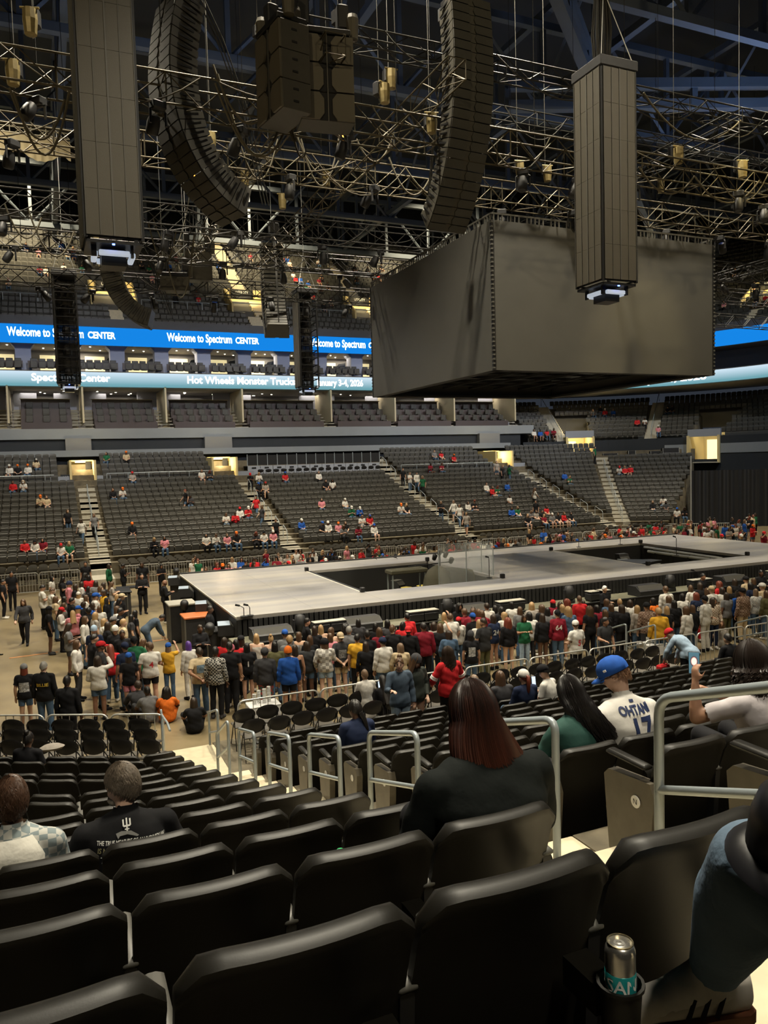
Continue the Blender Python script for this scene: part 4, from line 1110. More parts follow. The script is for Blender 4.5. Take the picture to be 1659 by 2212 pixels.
# cable bundle above the LED column in front of the cube
b3 = empty('cable_bundle', (13.75, 16.7, 16.6)); tag(b3, 'thick bundle of hanging cables above the LED column before the cube', 'cable bundle')
for k in range(16):
    a = 2*PI*k/16; r = .18+.1*random.random()
    ob('cable', MB().tube([(.03*math.cos(a), .03*math.sin(a), 2.1), (r*.7*math.cos(a), r*.7*math.sin(a), 1.5), (r*math.cos(a), r*math.sin(a), .6), (r*.8*math.cos(a), r*.8*math.sin(a), -.1), (.4*r*math.cos(a), .4*r*math.sin(a), -.25)], .022, 5).mesh('cable', True, 60), CABLE, b3)
# tan drape on a white truss at far left
p0, p1 = atY(-60, 268, 33), atY(150, 300, 33)
truss(p0, p1, .35, 'short pale truss carrying a tan drape at far left', mat('truss_pale', (.5, .45, .34), .5, .2), bay=.4, r=.025)
m = MB(); rings = []
for i in range(41):
    s_ = i/40; p = p0.lerp(p1, s_); sag = .55+.35*abs(math.sin(s_*PI*2.2))
    rings.append([p+Vector((0, -.25-.05*math.sin(i*1.9)*t, -.2-sag*t)) for t in (0, .3, .6, .85, 1)])
m.loft(rings, caps=False, closed=False); o = ob('swag_drape', m.mesh('swag_drape', True, 80), mat('drape_tan', (.34, .28, .16), .85)); tag(o, 'tan swag drape hanging from the pale truss at far left', 'drape')
# vertical hanging wires to the roof
for k in range(26):
    u = 20+64*k+random.uniform(-20, 20); p = atY(u, 260, random.choice((20.37, 24.67, 30.07, 35.57))); p.z = 15.8
    o = ob('hanging_wire', MB().tube([(0, 0, 0), (0, 0, 14)], .012, 4), DARKT, None, p); tag(o, 'thin vertical rigging wire, %s from the left' % ordn(k), 'wire', 'rigging wires')
# small indicator lamps on fixtures
for k, (u, v, Y, c) in enumerate(((1185, 392, 24, 'blue'), (1438, 428, 20.5, 'blue'), (1556, 500, 29, 'blue'), (1033, 453, 24, 'blue'), (1118, 470, 24, 'red'), (468, 325, 21.2, 'orange'), (720, 30, 20, 'orange'))):
    cc = {'blue': (.08, .2, 1), 'red': (1, .15, .1), 'orange': (1, .3, .03)}[c]
    ml = min(MLIGHTS, key=lambda q: (px(q.location)[0]-u)**2+(px(q.location)[1]-v)**2)
    ob('indicator_lamp', MB().cbox((0, -.13, -.12), (.09, .09, .09), .02), emis('lamp_'+c, cc, 5), ml)['label'] = 'tiny %s indicator lamp' % c

# ================================================================== people
V3 = lambda *a: Vector(a)
def sym(x, y, z): return [V3(-x, y, z), V3(x, y, z)]
def base_pose():
    return dict(pel=V3(0, 0, .93), chest=V3(0, -.012, 1.22), neck=V3(0, -.02, 1.43), head=V3(0, .012, 1.575), hyaw=0., hpit=0., hroll=0.,
                sh=sym(.168, -.015, 1.375), el=sym(.225, -.03, 1.10), wr=sym(.235, .04, .86), hip=sym(.085, 0, .90), kn=sym(.095, .015, .49), an=sym(.10, -.03, .08), toe=sym(.125, .13, .03), fold=None)
def seated_pose(lean=0.):
    d = base_pose()
    d.update(pel=V3(0, .06, .53), chest=V3(0, .03+lean*.5, .82), neck=V3(0, .02+lean, 1.03), head=V3(0, .055+lean*1.25, 1.17), sh=sym(.17, .015+lean*.92, .975), el=sym(.22, .07+lean*.8, .71), wr=sym(.10, .30+lean*.5, .66),
             hip=sym(.09, .08, .51), kn=sym(.13, .48, .53), an=sym(.13, .47, .09), toe=sym(.14, .63, .03))
    return d
def P_(**k):
    d = base_pose(); d.update(k); return d
def S_(lean=0., **k):
    d = seated_pose(lean); d.update(k); return d
POSES = {
    'A': P_(),
    'B': P_(el=sym(.235, .03, 1.12), wr=sym(.10, .24, 1.20), hpit=-.35),
    'C': P_(el=sym(.27, -.13, 1.14), wr=sym(.05, -.175, .95)),
    'D': P_(el=[V3(-.23, .05, 1.12), V3(.23, .05, 1.12)], wr=[V3(.08, .19, 1.16), V3(-.09, .20, 1.13)]),
    'E': P_(el=[V3(-.23, .02, 1.1), V3(.30, .14, 1.38)], wr=[V3(-.18, .2, 1.0), V3(.2, .30, 1.60)], hyaw=-.3),
    'F': P_(hip=sym(.085, 0, .89), kn=[V3(-.09, .14, .49), V3(.09, -.04, .47)], an=[V3(-.09, .22, .09), V3(.09, -.30, .14)], toe=[V3(-.1, .37, .04), V3(.1, -.17, .02)], el=[V3(-.23, -.12, 1.12), V3(.23, .1, 1.12)], wr=[V3(-.23, -.06, .87), V3(.22, .25, .95)], hpit=-.2),
    'L': P_(el=[V3(-.25, -.02, 1.11), V3(.23, .02, 1.12)], wr=[V3(-.22, .10, .90), V3(.16, .22, 1.10)], hyaw=.7),
    'R': P_(el=[V3(-.23, .02, 1.12), V3(.25, -.02, 1.11)], wr=[V3(-.14, .22, 1.08), V3(.22, .1, .9)], hyaw=-.7),
    'S': S_(0.), 'T': S_(.10, hpit=-.5, wr=sym(.06, .34, .80)),
    'I': P_(pel=V3(0, 0, .14), chest=V3(0, .0, .42), neck=V3(0, .03, .62), head=V3(0, .07, .765), sh=sym(.17, .02, .57), el=sym(.26, .16, .36), wr=sym(.12, .36, .34), hip=sym(.1, .03, .13), kn=sym(.24, .38, .38), an=sym(.12, .62, .07), toe=sym(.13, .77, .04)),
    'J': P_(pel=V3(0, -.12, .92), chest=V3(0, .13, 1.11), neck=V3(0, .31, 1.2), head=V3(0, .45, 1.24), hpit=-.7, sh=sym(.17, .26, 1.17), el=sym(.2, .34, .9), wr=sym(.14, .45, .68), hip=sym(.085, -.1, .89)),
}
def ell_ring(c, t, lat, rx, ry, n=16):
    t = t.normalized(); lat = (lat-t*lat.dot(t)).normalized(); fr = t.cross(lat)
    out = []
    for k in range(n):
        a = 2*PI*k/n; ca, sa = math.cos(a), math.sin(a)
        out.append(c+lat*rx*(abs(ca)**.85)*(1 if ca > 0 else -1)+fr*ry*(abs(sa)**.9)*(1 if sa > 0 else -1))
    return out
def capsule(m, a, b, r0, r1, n=10, mid=None):
    d = b-a; L = d.length; t = d/L if L > 1e-6 else V3(0, 0, 1)
    pts, rr = [], []
    for k in range(4): s = k/4; pts.append(a-t*r0*math.cos(s*PI/2)); rr.append(max(r0*math.sin(s*PI/2), .002))
    pts.append(a); rr.append(r0)
    if mid: pts.append(a+d*mid[0]); rr.append(mid[1])
    pts.append(b); rr.append(r1)
    for k in range(3, -1, -1): s = k/4; pts.append(b+t*r1*math.cos(s*PI/2)); rr.append(max(r1*math.sin(s*PI/2), .002))
    m.tube(pts, rr, n)
def head_matrix(J): return Matrix.Translation(J['head']) @ (Matrix.Rotation(J['hyaw'], 4, 'Z') @ Matrix.Rotation(J['hpit'], 4, 'X') @ Matrix.Rotation(J.get('hroll', 0), 4, 'Y'))
def head_geo(m, HM):
    n, k = 20, 14; rings = []
    for i in range(1, k):
        ph = PI*i/k; z = math.cos(ph); s = math.sin(ph); ring = []
        for j in range(n):
            a = 2*PI*j/n; x, y = s*math.sin(a), s*math.cos(a)
            X, Y, Z = x*.074, y*.094, z*.118
            if z < 0:
                q = -z; X *= 1-.30*q*q; Y = Y*(1-.10*q)+.020*q
            if y < 0 and z < .1: Y *= 1-.10*min(1, (.1-z))
            if y > .6: Y -= .008*(1 if .0 < z < .25 else 0)*(1 if abs(x) > .25 else 0)
            ring.append(HM @ V3(X, Y, Z))
        rings.append(ring)
    m.loft(rings)
    capsule(m, HM @ V3(0, .088, .022), HM @ V3(0, .104, -.022), .009, .014, 8)
    for sx in (-1, 1):
        m.lathe([(.004, -.012), (.024, -.008), (.028, 0), (.024, .008), (.004, .012)], 8, HM @ V3(sx*.076, -.006, -.006), (HM.to_3x3() @ rot(z=0) @ Matrix.Rotation(PI/2, 3, 'Y')))
    capsule(m, HM @ V3(-.02, .088, -.058), HM @ V3(.02, .088, -.058), .007, .007, 6)
def hand_geo(m, el, wr, side, fine, curl=.5, palm_n=None):
    d = (wr-el).normalized(); lat = palm_n.cross(d).normalized() if palm_n is not None else V3(0, 0, 1).cross(d)
    if lat.length < .2: lat = V3(0, 1, 0)
    lat = (lat-d*lat.dot(d)).normalized(); nrm = d.cross(lat)*(-1)
    pc = wr+d*.05
    rings = []
    for s, w_, t in ((0, .026, .02), (.03, .036, .017), (.07, .040, .015), (.095, .036, .012)): rings.append(ell_ring(wr+d*s, d, lat, w_, t, 10))
    m.loft(rings)
    for f, (off, L) in enumerate(((-.030, .066), (-.010, .078), (.010, .074), (.029, .058))):
        b0 = wr+d*.088+lat*off; b1 = b0+(d*math.cos(curl*.7)+nrm*math.sin(curl*.7))*L*.5; b2 = b1+(d*math.cos(curl*1.8)+nrm*math.sin(curl*1.8))*L*.5
        r = .0095 if fine else .0105
        capsule(m, b0, b1, r, r*.95, 6); capsule(m, b1, b2, r*.95, r*.8, 6)
    b0 = wr+d*.025-lat*.030*(1); b1 = b0+(d*.7-lat*.7+nrm*.25).normalized()*.045; b2 = b1+(d*.9-lat*.25+nrm*.35).normalized()*.034
    capsule(m, b0, b1, .0125, .0115, 6); capsule(m, b1, b2, .0115, .009, 6)
def body_geo(J, fine=False, fat=1.0):
    m = MB(); segs = []
    pel, ch, nk = J['pel'], J['chest'], J['neck']
    shl = (J['sh'][1]-J['sh'][0]).normalized(); hpl = (J['hip'][1]-J['hip'][0]).normalized()
    low = pel-(ch-pel).normalized()*.10
    shw = (J['sh'][1]-J['sh'][0]).length/2
    spec = [(low, .13, .095, 0), (pel-(ch-pel).normalized()*.04, .165, .122, 0), (pel+(ch-pel)*.12, .168, .125, 0), (pel+(ch-pel)*.5, .140, .108, .4), (pel+(ch-pel)*.8, .152, .115, .7), (ch+(nk-ch)*.10, shw*.97, .120, 1), (ch+(nk-ch)*.42, shw*1.02, .112, 1), (ch+(nk-ch)*.66, shw*.95, .092, 1), (ch+(nk-ch)*.86, shw*.62, .072, 1), (nk, .060, .058, 1)]
    rings = []
    for i, (c, rx, ry, w_) in enumerate(spec):
        t = (spec[min(i+1, len(spec)-1)][0]-spec[max(i-1, 0)][0]); lat = hpl.lerp(shl, w_)
        f_ = 1+(fat-1)*((1.0, 1.0, 1.0, 1.0, .8, .35, .1, .05, .05, .05)[i]); rings.append(ell_ring(c, t, lat, rx*f_, ry*(1+(f_-1)*1.5), 18))
    m.loft(rings)
    HM = head_matrix(J); capsule(m, nk-V3(0, 0, .03), HM @ V3(0, -.015, -.05), .056, .052, 10); head_geo(m, HM)
    for s in (0, 1):
        sh, el, wr, hp, kn, an, toe = (J[k][s] for k in ('sh', 'el', 'wr', 'hip', 'kn', 'an', 'toe'))
        k_ = 1+(fat-1)*.55
        capsule(m, nk-V3(0, 0, .035), sh, .045, .052); capsule(m, sh, el, .052*k_, .042*k_, 12); capsule(m, el, wr, .042*k_, .027, 12, (.3, .043*k_)); hand_geo(m, el, wr, s, fine, J.get('curl', .6), J.get('palm', [None, None])[s])
        capsule(m, hp, kn, .090*k_, .058*k_, 14); capsule(m, kn, an, .057*k_, .038, 12, (.3, .060*k_))
        d = (toe-an); capsule(m, an-d.normalized()*.02+V3(0, 0, -.035), toe, .040, .034, 10); capsule(m, an, an+d*.4+V3(0, 0, -.01), .040, .036, 8)
        segs += [('uarm', sh, el, .054*k_), ('farm', el, wr, .04), ('hand', wr, wr+(wr-el).normalized()*.17, .04), ('thigh', hp, kn, .085*k_), ('shin', kn, an, .052), ('foot', an+V3(0, 0, -.03), toe, .045)]
    segs += [('torso', low, pel, .145*fat), ('torso', pel, ch, .13*fat), ('torso', ch, nk.lerp(ch, .25), .12), ('neck', nk.lerp(ch, .06), HM @ V3(0, 0, -.08), .06), ('head', HM @ V3(0, 0, -.05), HM @ V3(0, 0, .05), .09)]
    return m, segs
_jobs = []
def queue(name, m, voxel, smooth=5, sf=.5):
    me = bpy.data.meshes.new(name); me.from_pydata([tuple(p) for p in m.v], [], m.f); me.update()
    bm = bmesh.new(); bm.from_mesh(me); bmesh.ops.recalc_face_normals(bm, faces=bm.faces); bm.to_mesh(me); bm.free()
    o = bpy.data.objects.new('tmp_'+name, me); COL.objects.link(o)
    a = o.modifiers.new('r', 'REMESH'); a.mode = 'VOXEL'; a.voxel_size = voxel; a.use_smooth_shade = True
    if smooth: b = o.modifiers.new('s', 'SMOOTH'); b.iterations = smooth; b.factor = sf
    return o
def resolve(objs):
    dg = bpy.context.evaluated_depsgraph_get(); dg.update(); out = []
    for o in objs:
        me = bpy.data.meshes.new_from_object(o.evaluated_get(dg)); me.materials.clear(); me.materials.append(None)
        me.polygons.foreach_set('use_smooth', [True]*len(me.polygons)); out.append(me)
    for o in objs:
        old = o.data; bpy.data.objects.remove(o); bpy.data.meshes.remove(old)
    return out
def seg_tags(V, segs):
    best = np.full(len(V), 1e9); kind = np.zeros(len(V), int); tt = np.zeros(len(V)); names = []
    for i, (k, a, b, r) in enumerate(segs):
        a_, b_ = np.array(a), np.array(b); d = b_-a_; L2 = max(d@d, 1e-9)
        t = ((V-a_) @ d)/L2; tc_ = np.clip(t, 0, 1); dist = np.linalg.norm(V-(a_+tc_[:, None]*d), axis=1)-r
        mk = dist < best; best[mk] = dist[mk]; kind[mk] = i; tt[mk] = t[mk]; names.append(k)
    return kind, tt, names
def garment(me, V, N, mask, off, name):
    L_ = np.empty(len(me.loops), np.int32); me.loops.foreach_get('vertex_index', L_); Q = L_.reshape(-1, 4); Q = Q[mask[Q].all(axis=1)]
    used = np.unique(Q); idx = np.zeros(len(V), np.int32); idx[used] = np.arange(len(used))
    P = V[used]+N[used]*(off[used][:, None] if hasattr(off, '__len__') else off)
    g = bpy.data.meshes.new(name); g.from_pydata(P.tolist(), [], idx[Q].tolist()); g.update()
    g.polygons.foreach_set('use_smooth', [True]*len(g.polygons)); g.materials.append(None); return g
def make_kit(J, me, segs, parts=('tee', 'long', 'tank', 'pants', 'shorts', 'shoes', 'skirt'), loose=1.0):
    n = len(me.vertices); V = np.empty(n*3); me.vertices.foreach_get('co', V); V = V.reshape(-1, 3)
    N = np.empty(n*3); me.vertices.foreach_get('normal', N); N = N.reshape(-1, 3)
    k, t, names = seg_tags(V, segs); nm = np.array(names)[k]
    pel, ch = np.array(J['pel']), np.array(J['chest']); ax = (ch-pel)/np.linalg.norm(ch-pel); tau = (V-pel) @ ax
    tor = nm == 'torso'; top = tor & (tau > -.11); nk = (nm == 'neck') & (t < .10)
    kit = dict(body=me, J=J, HM=head_matrix(J), V=V, N=N)
    wob = (np.sin(V[:, 0]*31+V[:, 2]*13)*np.sin(V[:, 2]*27+V[:, 1]*17)*.5+np.sin(V[:, 2]*47+V[:, 0]*23+1)*.3)*.006
    offt = (.016+.010*(np.clip(.15-tau, 0, .3)/.3)+wob)*loose
    up = nm == 'uarm'; fa = nm == 'farm'; th = nm == 'thigh'; sn = nm == 'shin'; ft_ = nm == 'foot'
    thi = th & (t < .18)
    defs = {'tee': (top | nk | thi & (tau > -.11) | (up & (t < .72)), offt), 'long': (top | nk | thi & (tau > -.11) | up | (fa & (t < .93)), offt),
            'tank': ((top & (tau < .40)), offt), 'pants': ((tor & (tau < .10)) | th | (sn & (t < .93)), .010*loose+.006*np.clip(t, 0, 1)*sn),
            'shorts': ((tor & (tau < .10)) | (th & (t < .62)), .012*loose), 'shoes': (ft_ | (sn & (t > .90)), .009)}
    for p in parts:
        if p in defs: kit[p] = garment(me, V, N, defs[p][0], defs[p][1] if hasattr(defs[p][1], '__len__') else np.full(n, defs[p][1]), p)
    if 'skirt' in parts:
        m = MB(); rings = []; p = J['pel']; 
        for z, rx, ry in ((.08, .158, .125), (0, .185, .15), (-.12, .205, .17), (-.32, .22, .185), (-.33, .19, .16)): rings.append(ell_ring(p+V3(0, 0, z), V3(0, 0, 1), V3(1, 0, 0), rx, ry, 20))
        kit['skirt'] = m.mesh('skirt', True, 60)
    return kit
# ---- hair and hats (head space)
def hair_shell(front=52, side=96, back=125, L=0., r=1.10, vol=0., wave=0., seed=0, nz=.03, n=32, width=1.0, fgap=48):
    m = MB(); rings = []; rnd = random.Random(seed)
    K = 14; cols = []
    for j in range(n):
        az = 2*PI*j/n-PI                    # 0 = front
        a_ = abs(az)
        e = front+(side-front)*min(1, a_/(PI/2)) if a_ < PI/2 else side+(back-side)*((a_-PI/2)/(PI/2))
        col = []
        falls = L > 0 and math.degrees(a_) > fgap
        jit = 1+nz*math.sin(az*11+seed)+nz*rnd.uniform(-1, 1)
        for i in range(K+1):
            if falls:
                s = i/K; cut = .42
                if s < cut: ph = R_(98)*s/cut; f = 0
                else: ph = R_(98); f = (s-cut)/(1-cut)
            else: ph = R_(e)*i/K; f = 0
            rr = r*(1+vol*math.sin(min(ph, PI/2)))*jit
            x, y, z = .076*rr*math.sin(ph)*math.sin(az), .096*rr*math.sin(ph)*math.cos(az), .120*rr*math.cos(ph)
            if f > 0:
                z -= f*L*(1+.05*math.sin(az*5+seed)); sp = 1+(width-1)*f+wave*math.sin(f*9+az*3+seed)*f
                x *= sp*1.04; y = y*(1-.25*f) - .02*f+wave*.05*math.cos(f*8+az*4)
            col.append(V3(x, y, z))
        # tuck the edge back in
        q = col[-1]; col.append(V3(q.x*.82, q.y*.82+(.0), q.z+(.0 if falls else .004)))
        cols.append(col)
    rings = [[cols[j][i] for j in range(n)] for i in range(1, K+2)]
    m.loft(rings)
    return m
def hm(m, name): return m.mesh(name, True, 75)
HAIR = {'s': hm(hair_shell(48, 84, 112, r=1.07), 'hair'), 'l': hm(hair_shell(44, 96, 120, L=.34, r=1.10, wave=.05, width=1.25, seed=3), 'hair'), 'x': hm(hair_shell(44, 96, 120, L=.50, r=1.10, wave=.07, width=1.3, seed=9), 'hair'),
        'c': hm(hair_shell(46, 98, 122, L=.34, r=1.16, vol=.18, wave=.14, nz=.07, width=1.5, seed=5), 'hair'), 'h': hm(hair_shell(48, 96, 118, L=.16, r=1.10, width=1.15, seed=2), 'hair')}
m = hair_shell(46, 88, 108, r=1.07); m.tube([(0, -.09, .05), (0, -.135, .04), (0, -.15, -.05), (0, -.14, -.18), (0, -.12, -.30)], [.022, .03, .036, .03, .006], 8); HAIR['p'] = hm(m, 'hair')
m = hair_shell(46, 88, 108, r=1.07); m.lathe([(.005, -.045), (.035, -.035), (.048, 0), (.035, .035), (.005, .045)], 10, (0, -.05, .13)); HAIR['u'] = hm(m, 'hair')
def cap_mesh(back=False):
    m = MB(); s = -1 if back else 1
    rings = [[V3(.083*rr*math.cos(a), .103*rr*math.sin(a), z) for a in [2*PI*j/24 for j in range(24)]] for z, rr in ((.022, .97), (.024, 1.05), (.055, 1.05), (.085, .97), (.112, .75), (.130, .42), (.136, .05))]
    m.loft(rings)
    br = []
    for i in range(9):
        t = -1+2*i/8; x = t*.074; y0 = .098*math.sqrt(max(0, 1-(t*.86)**2)); L = .075*math.sqrt(max(.02, 1-t*t))
        br.append([V3(x, s*y0, .030), V3(x, s*(y0+L*.6), .028-.01*abs(t)), V3(x, s*(y0+L), .018-.014*abs(t)), V3(x, s*(y0+L), .013-.014*abs(t)), V3(x, s*(y0+L*.5), .022-.01*abs(t)), V3(x, s*(y0-.005), .022)])
    m.loft(br); return hm(m, 'cap')
HATS = {'f': cap_mesh(), 'b': cap_mesh(True)}
m = MB(); m.loft([[V3(.085*rr*math.cos(a), .105*rr*math.sin(a), z) for a in [2*PI*j/24 for j in range(24)]] for z, rr in ((.0, 1.0), (.0, 1.07), (.04, 1.08), (.08, 1.02), (.12, .74), (.145, .3), (.15, .04))]); HATS['n'] = hm(m, 'beanie')
# ---- crowd kits
_names = list(POSES); _q = []; _sg = []
for nme in _names:
    m, sg = body_geo(POSES[nme]); _q.append(queue('body_'+nme, m, .0175)); _sg.append(sg)
KITS = {nme: make_kit(POSES[nme], me, sg) for nme, me, sg in zip(_names, resolve(_q), _sg)}
PCOL = dict(k=(.010, .010, .012), w=(.62, .60, .56), g=(.16, .16, .165), d=(.045, .045, .05), n=(.014, .022, .055), b=(.02, .09, .38), r=(.50, .02, .025), y=(.62, .34, .03), o=(.72, .16, .02), e=(.015, .11, .05), t=(.50, .40, .26), p=(.60, .22, .26), m=(.20, .012, .025), j=(.07, .12, .20), l=(.30, .40, .52), v=(.10, .095, .045), u=(.18, .10, .42), c=(.03, .031, .034), a=(.06, .085, .12), f=(.16, .085, .055), i=(.30, .27, .24))
PNAME = dict(k='black', w='white', g='grey', d='dark grey', n='navy', b='blue', r='red', y='yellow', o='orange', e='green', t='tan', p='pink', m='maroon', j='denim blue', l='light blue', v='olive', u='purple', c='charcoal', a='slate blue', f='brown plaid', i='beige')
HCOL = dict(k=(.010, .008, .007), d=(.030, .018, .011), b=(.085, .045, .022), o=(.38, .24, .11), r=(.16, .035, .018), g=(.25, .24, .22), p=(.45, .12, .16), u=(.12, .05, .30), w=(.7, .7, .68), s=(.16, .10, .06))
HNAME = dict(k='black', d='dark brown', b='brown', o='blonde', r='auburn', g='grey', p='pink', u='purple', w='white', s='light brown')
HST = dict(s='short', l='long', x='very long', c='curly', p='ponytailed', u='bunned', h='bobbed')
SKINS = [(.46, .26, .17), (.55, .34, .23), (.36, .19, .115), (.50, .29, .20), (.12, .058, .034), (.22, .11, .065), (.58, .37, .27)]
def cloth(c):
    m = mat('cloth_'+c, PCOL[c], .85, var=.16, scale=22, spec=.2)
    return m
def plaid(name, c1, c2, s=16.):
    if name in _mats: return _mats[name]
    m = bpy.data.materials.new(name); m.use_nodes = True; nt = m.node_tree; b = nt.nodes['Principled BSDF']; b.inputs['Roughness'].default_value = .85
    tc = nt.nodes.new('ShaderNodeTexCoord'); ck = nt.nodes.new('ShaderNodeTexChecker'); ck.inputs['Scale'].default_value = s; ck.inputs['Color1'].default_value = (*c1, 1); ck.inputs['Color2'].default_value = (*c2, 1)
    nt.links.new(tc.outputs['Object'], ck.inputs['Vector']); nt.links.new(ck.outputs['Color'], b.inputs['Base Color']); _mats[name] = m; return m
def hairmat(c):
    key = 'hair_'+c
    if key in _mats: return _mats[key]
    m = mat(key, HCOL[c], .42); nt = m.node_tree; b = nt.nodes['Principled BSDF']
    tc = nt.nodes.new('ShaderNodeTexCoord'); mp = nt.nodes.new('ShaderNodeMapping'); mp.inputs['Scale'].default_value = (90, 90, 5); nz = nt.nodes.new('ShaderNodeTexNoise'); nz.inputs['Scale'].default_value = 1.0
    bp = nt.nodes.new('ShaderNodeBump'); bp.inputs['Strength'].default_value = .5; bp.inputs['Distance'].default_value = .01
    nt.links.new(tc.outputs['Object'], mp.inputs[0]); nt.links.new(mp.outputs[0], nz.inputs['Vector']); nt.links.new(nz.outputs['Fac'], bp.inputs['Height']); nt.links.new(bp.outputs[0], b.inputs['Normal'])
    return m
def skinmat(i): return mat('skin_%d' % i, SKINS[i], .55, var=.06, scale=12)
PEOPLE = []
def person(kit, loc, rz, scale, skin=0, top=('tee', 'k'), bot=('pants', 'j'), shoes='k', hair=('s', 'd'), hat=None, label=None, group=None, topmat=None, botmat=None, hscale=1.0):
    o = ob('person', kit['body'], skinmat(skin), None, loc, rz, scale=scale)
    if top: ob({'tee': 'shirt', 'long': 'top', 'tank': 'tank_top'}[top[0]], kit[top[0]], topmat or cloth(top[1]), o)
    if bot: ob({'pants': 'trousers', 'shorts': 'shorts', 'skirt': 'skirt'}[bot[0]], kit[bot[0]], botmat or cloth(bot[1]), o)
    if shoes: ob('shoes', kit['shoes'], cloth(shoes), o)
    if hair:
        h = ob('hair', HAIR[hair[0]], hairmat(hair[1]), o); h.matrix_local = kit['HM'] @ Matrix.Scale(hscale, 4)
    if hat:
        h = ob('cap' if hat[0] != 'n' else 'beanie', HATS[hat[0]], cloth(hat[1]), o); h.matrix_local = kit['HM'] @ Matrix.Scale(1.04, 4)
    tag(o, label or 'person', 'person', group); PEOPLE.append(o)
    return o
_bvh = {}
def number_on(o, kit, part, s, size, m, z=1.20, x=0., back=True, key=None, shear=0., bold=0., eps=.006, spacing=1., rotz=0., width=None):
    """flat lettering laid on the cloth of a garment"""
    me = kit[part]; k = key or me.name
    if k not in _bvh:
        _bvh[k] = BVHTree.FromPolygons([v.co for v in me.vertices], [tuple(p.vertices) for p in me.polygons])
    t = text_mesh(s, size, shear=shear, bold=bold, spacing=spacing) if isinstance(s, str) else s.copy()
    bm = bmesh.new(); bm.from_mesh(t); bmesh.ops.triangulate(bm, faces=bm.faces)
    if width:
        xs_ = [v.co.x for v in bm.verts]; f_ = width/(max(xs_)-min(xs_))
        for v in bm.verts: v.co.x *= f_
    for _ in range(2):
        ed = [e for e in bm.edges if e.calc_length() > size*.16]
        if ed: bmesh.ops.subdivide_edges(bm, edges=ed, cuts=1); bmesh.ops.triangulate(bm, faces=bm.faces)
    sg = 1 if back else -1; cr_, sr_ = math.cos(rotz), math.sin(rotz)
    last = -.15*sg
    for v in bm.verts:
        a, c = v.co.x*cr_-v.co.y*sr_, v.co.x*sr_+v.co.y*cr_
        q = V3(x+sg*a, -1.0*sg, z+c); hit = _bvh[k].ray_cast(q, V3(0, sg, 0))
        y = hit[0].y if hit[0] is not None else last
        last = y; v.co = V3(q.x, y-eps*sg, q.z)
    bm.to_mesh(t); bm.free(); t.materials.clear(); t.materials.append(None)
    return ob('lettering', t, m, o)

# ------------------------------------------------------------------ the standing crowd (head tops read off the photograph, then put on the floor)
# u v top(style+colour) bottom(style+colour) hair(colour+style) hat pose facing   styles: t tee, l long, k tank / p trousers, s shorts, q skirt
CROP1 = (0, 1200, 2.9625); CROP2 = (480, 1250, 2.9625); CROP3 = (1000, 1230, 2.5175)
LIST1 = """150 690 tk sj rl fg A a|275 675 lk pj gs - A a|425 765 lk pk ks - A a|147 275 ld pk bl - F t|268 185 tw pk ks - B r|322 320 tk sk kl fk A r|375 330 lw pk dl fr B r|435 430 tg sd dl - B r|500 535 lw pd bl - A r
585 500 lk pt ks - A r|640 545 td pj ks fr A r|705 565 lr pj rl - B a|622 640 lw sj dl - E a|825 620 tk sp dl fb A a|810 547 tn pj ks fn A a|955 550 tw sk bs - L a|1075 555 ty pj sl fb E a|1205 545 lw pw ul - A a|1275 585 tt pj ds - C a|1375 580 ld pk ks - A a
1480 565 tk pk pp - A a|1570 555 tk sk kx - A a|880 805 ld pd ds - I a|960 842 tg pd ks - I a|1050 850 to po kc - I a|1240 915 tk pk dl - I a
330 130 tw pk kl - A r|400 135 tk pk kl - B r|440 163 lp pk ps nn A r|330 205 lw pj bs - B r|362 255 tt pj bl - A r|490 322 tp pj ol fb A r|472 345 tp pk ol - B a|540 385 lw pj bl - A r|600 358 ti pj ol - A r|545 35 tk pk ks - A t|540 108 tk pj kl - B r|612 158 tg pj dl - A a|695 52 le pk dl - A r|592 235 tw pj bs fb A r|655 220 ty pj ds - A l|500 230 tw pj ol fw A a|548 250 lw pk bl - A r|620 268 tk pj bl - B a|680 262 lk pj kx - A r|632 318 tw pj bl - A a|572 330 lk pk ks - D a|732 248 ti pk ol - A r|772 240 lk pk bs ft A r|758 272 tk pj kl - B r|720 388 tv pj ds fg A r|782 402 tt pj os - A r|600 445 tn pk os nl A t|735 445 tk pj os nw R t|780 472 tk pj ds - A t|868 350 tk pk kl - A r|908 388 la pj ks - J r|838 375 td pj kl - A r|660 170 lk pj dl - A r|712 165 ti pj bl - B r|480 180 tk pk dl - A r|566 122 tr pk kl - A a|520 165 lw pj dl - A r|640 192 tg pk bl - A r|562 195 tk pj kl - A r|592 300 tb pj dl - A r|530 292 lk pj dl - B r|432 300 ti pk bl - A r|400 262 td pj kl - A r|845 520 le pk ks fk A a|912 530 te pj bl - B r|460 260 lk pk ks - A r|745 320 lw pj bl - A r|690 420 lk pk dl - A r|660 400 tw pj ol - A r|800 330 tk pk ks - A r
785 48 tk pk ks - B r|908 40 tk pk ds - A t|1030 52 tk pk kl - B t|905 110 lk pk ks - D t|1050 152 lk pk n- - B r|1340 318 lk pk ks - A r|1278 438 lk pk ds - D t|70 98 tk pk ks - A t|15 150 tk pk ks - A r"""
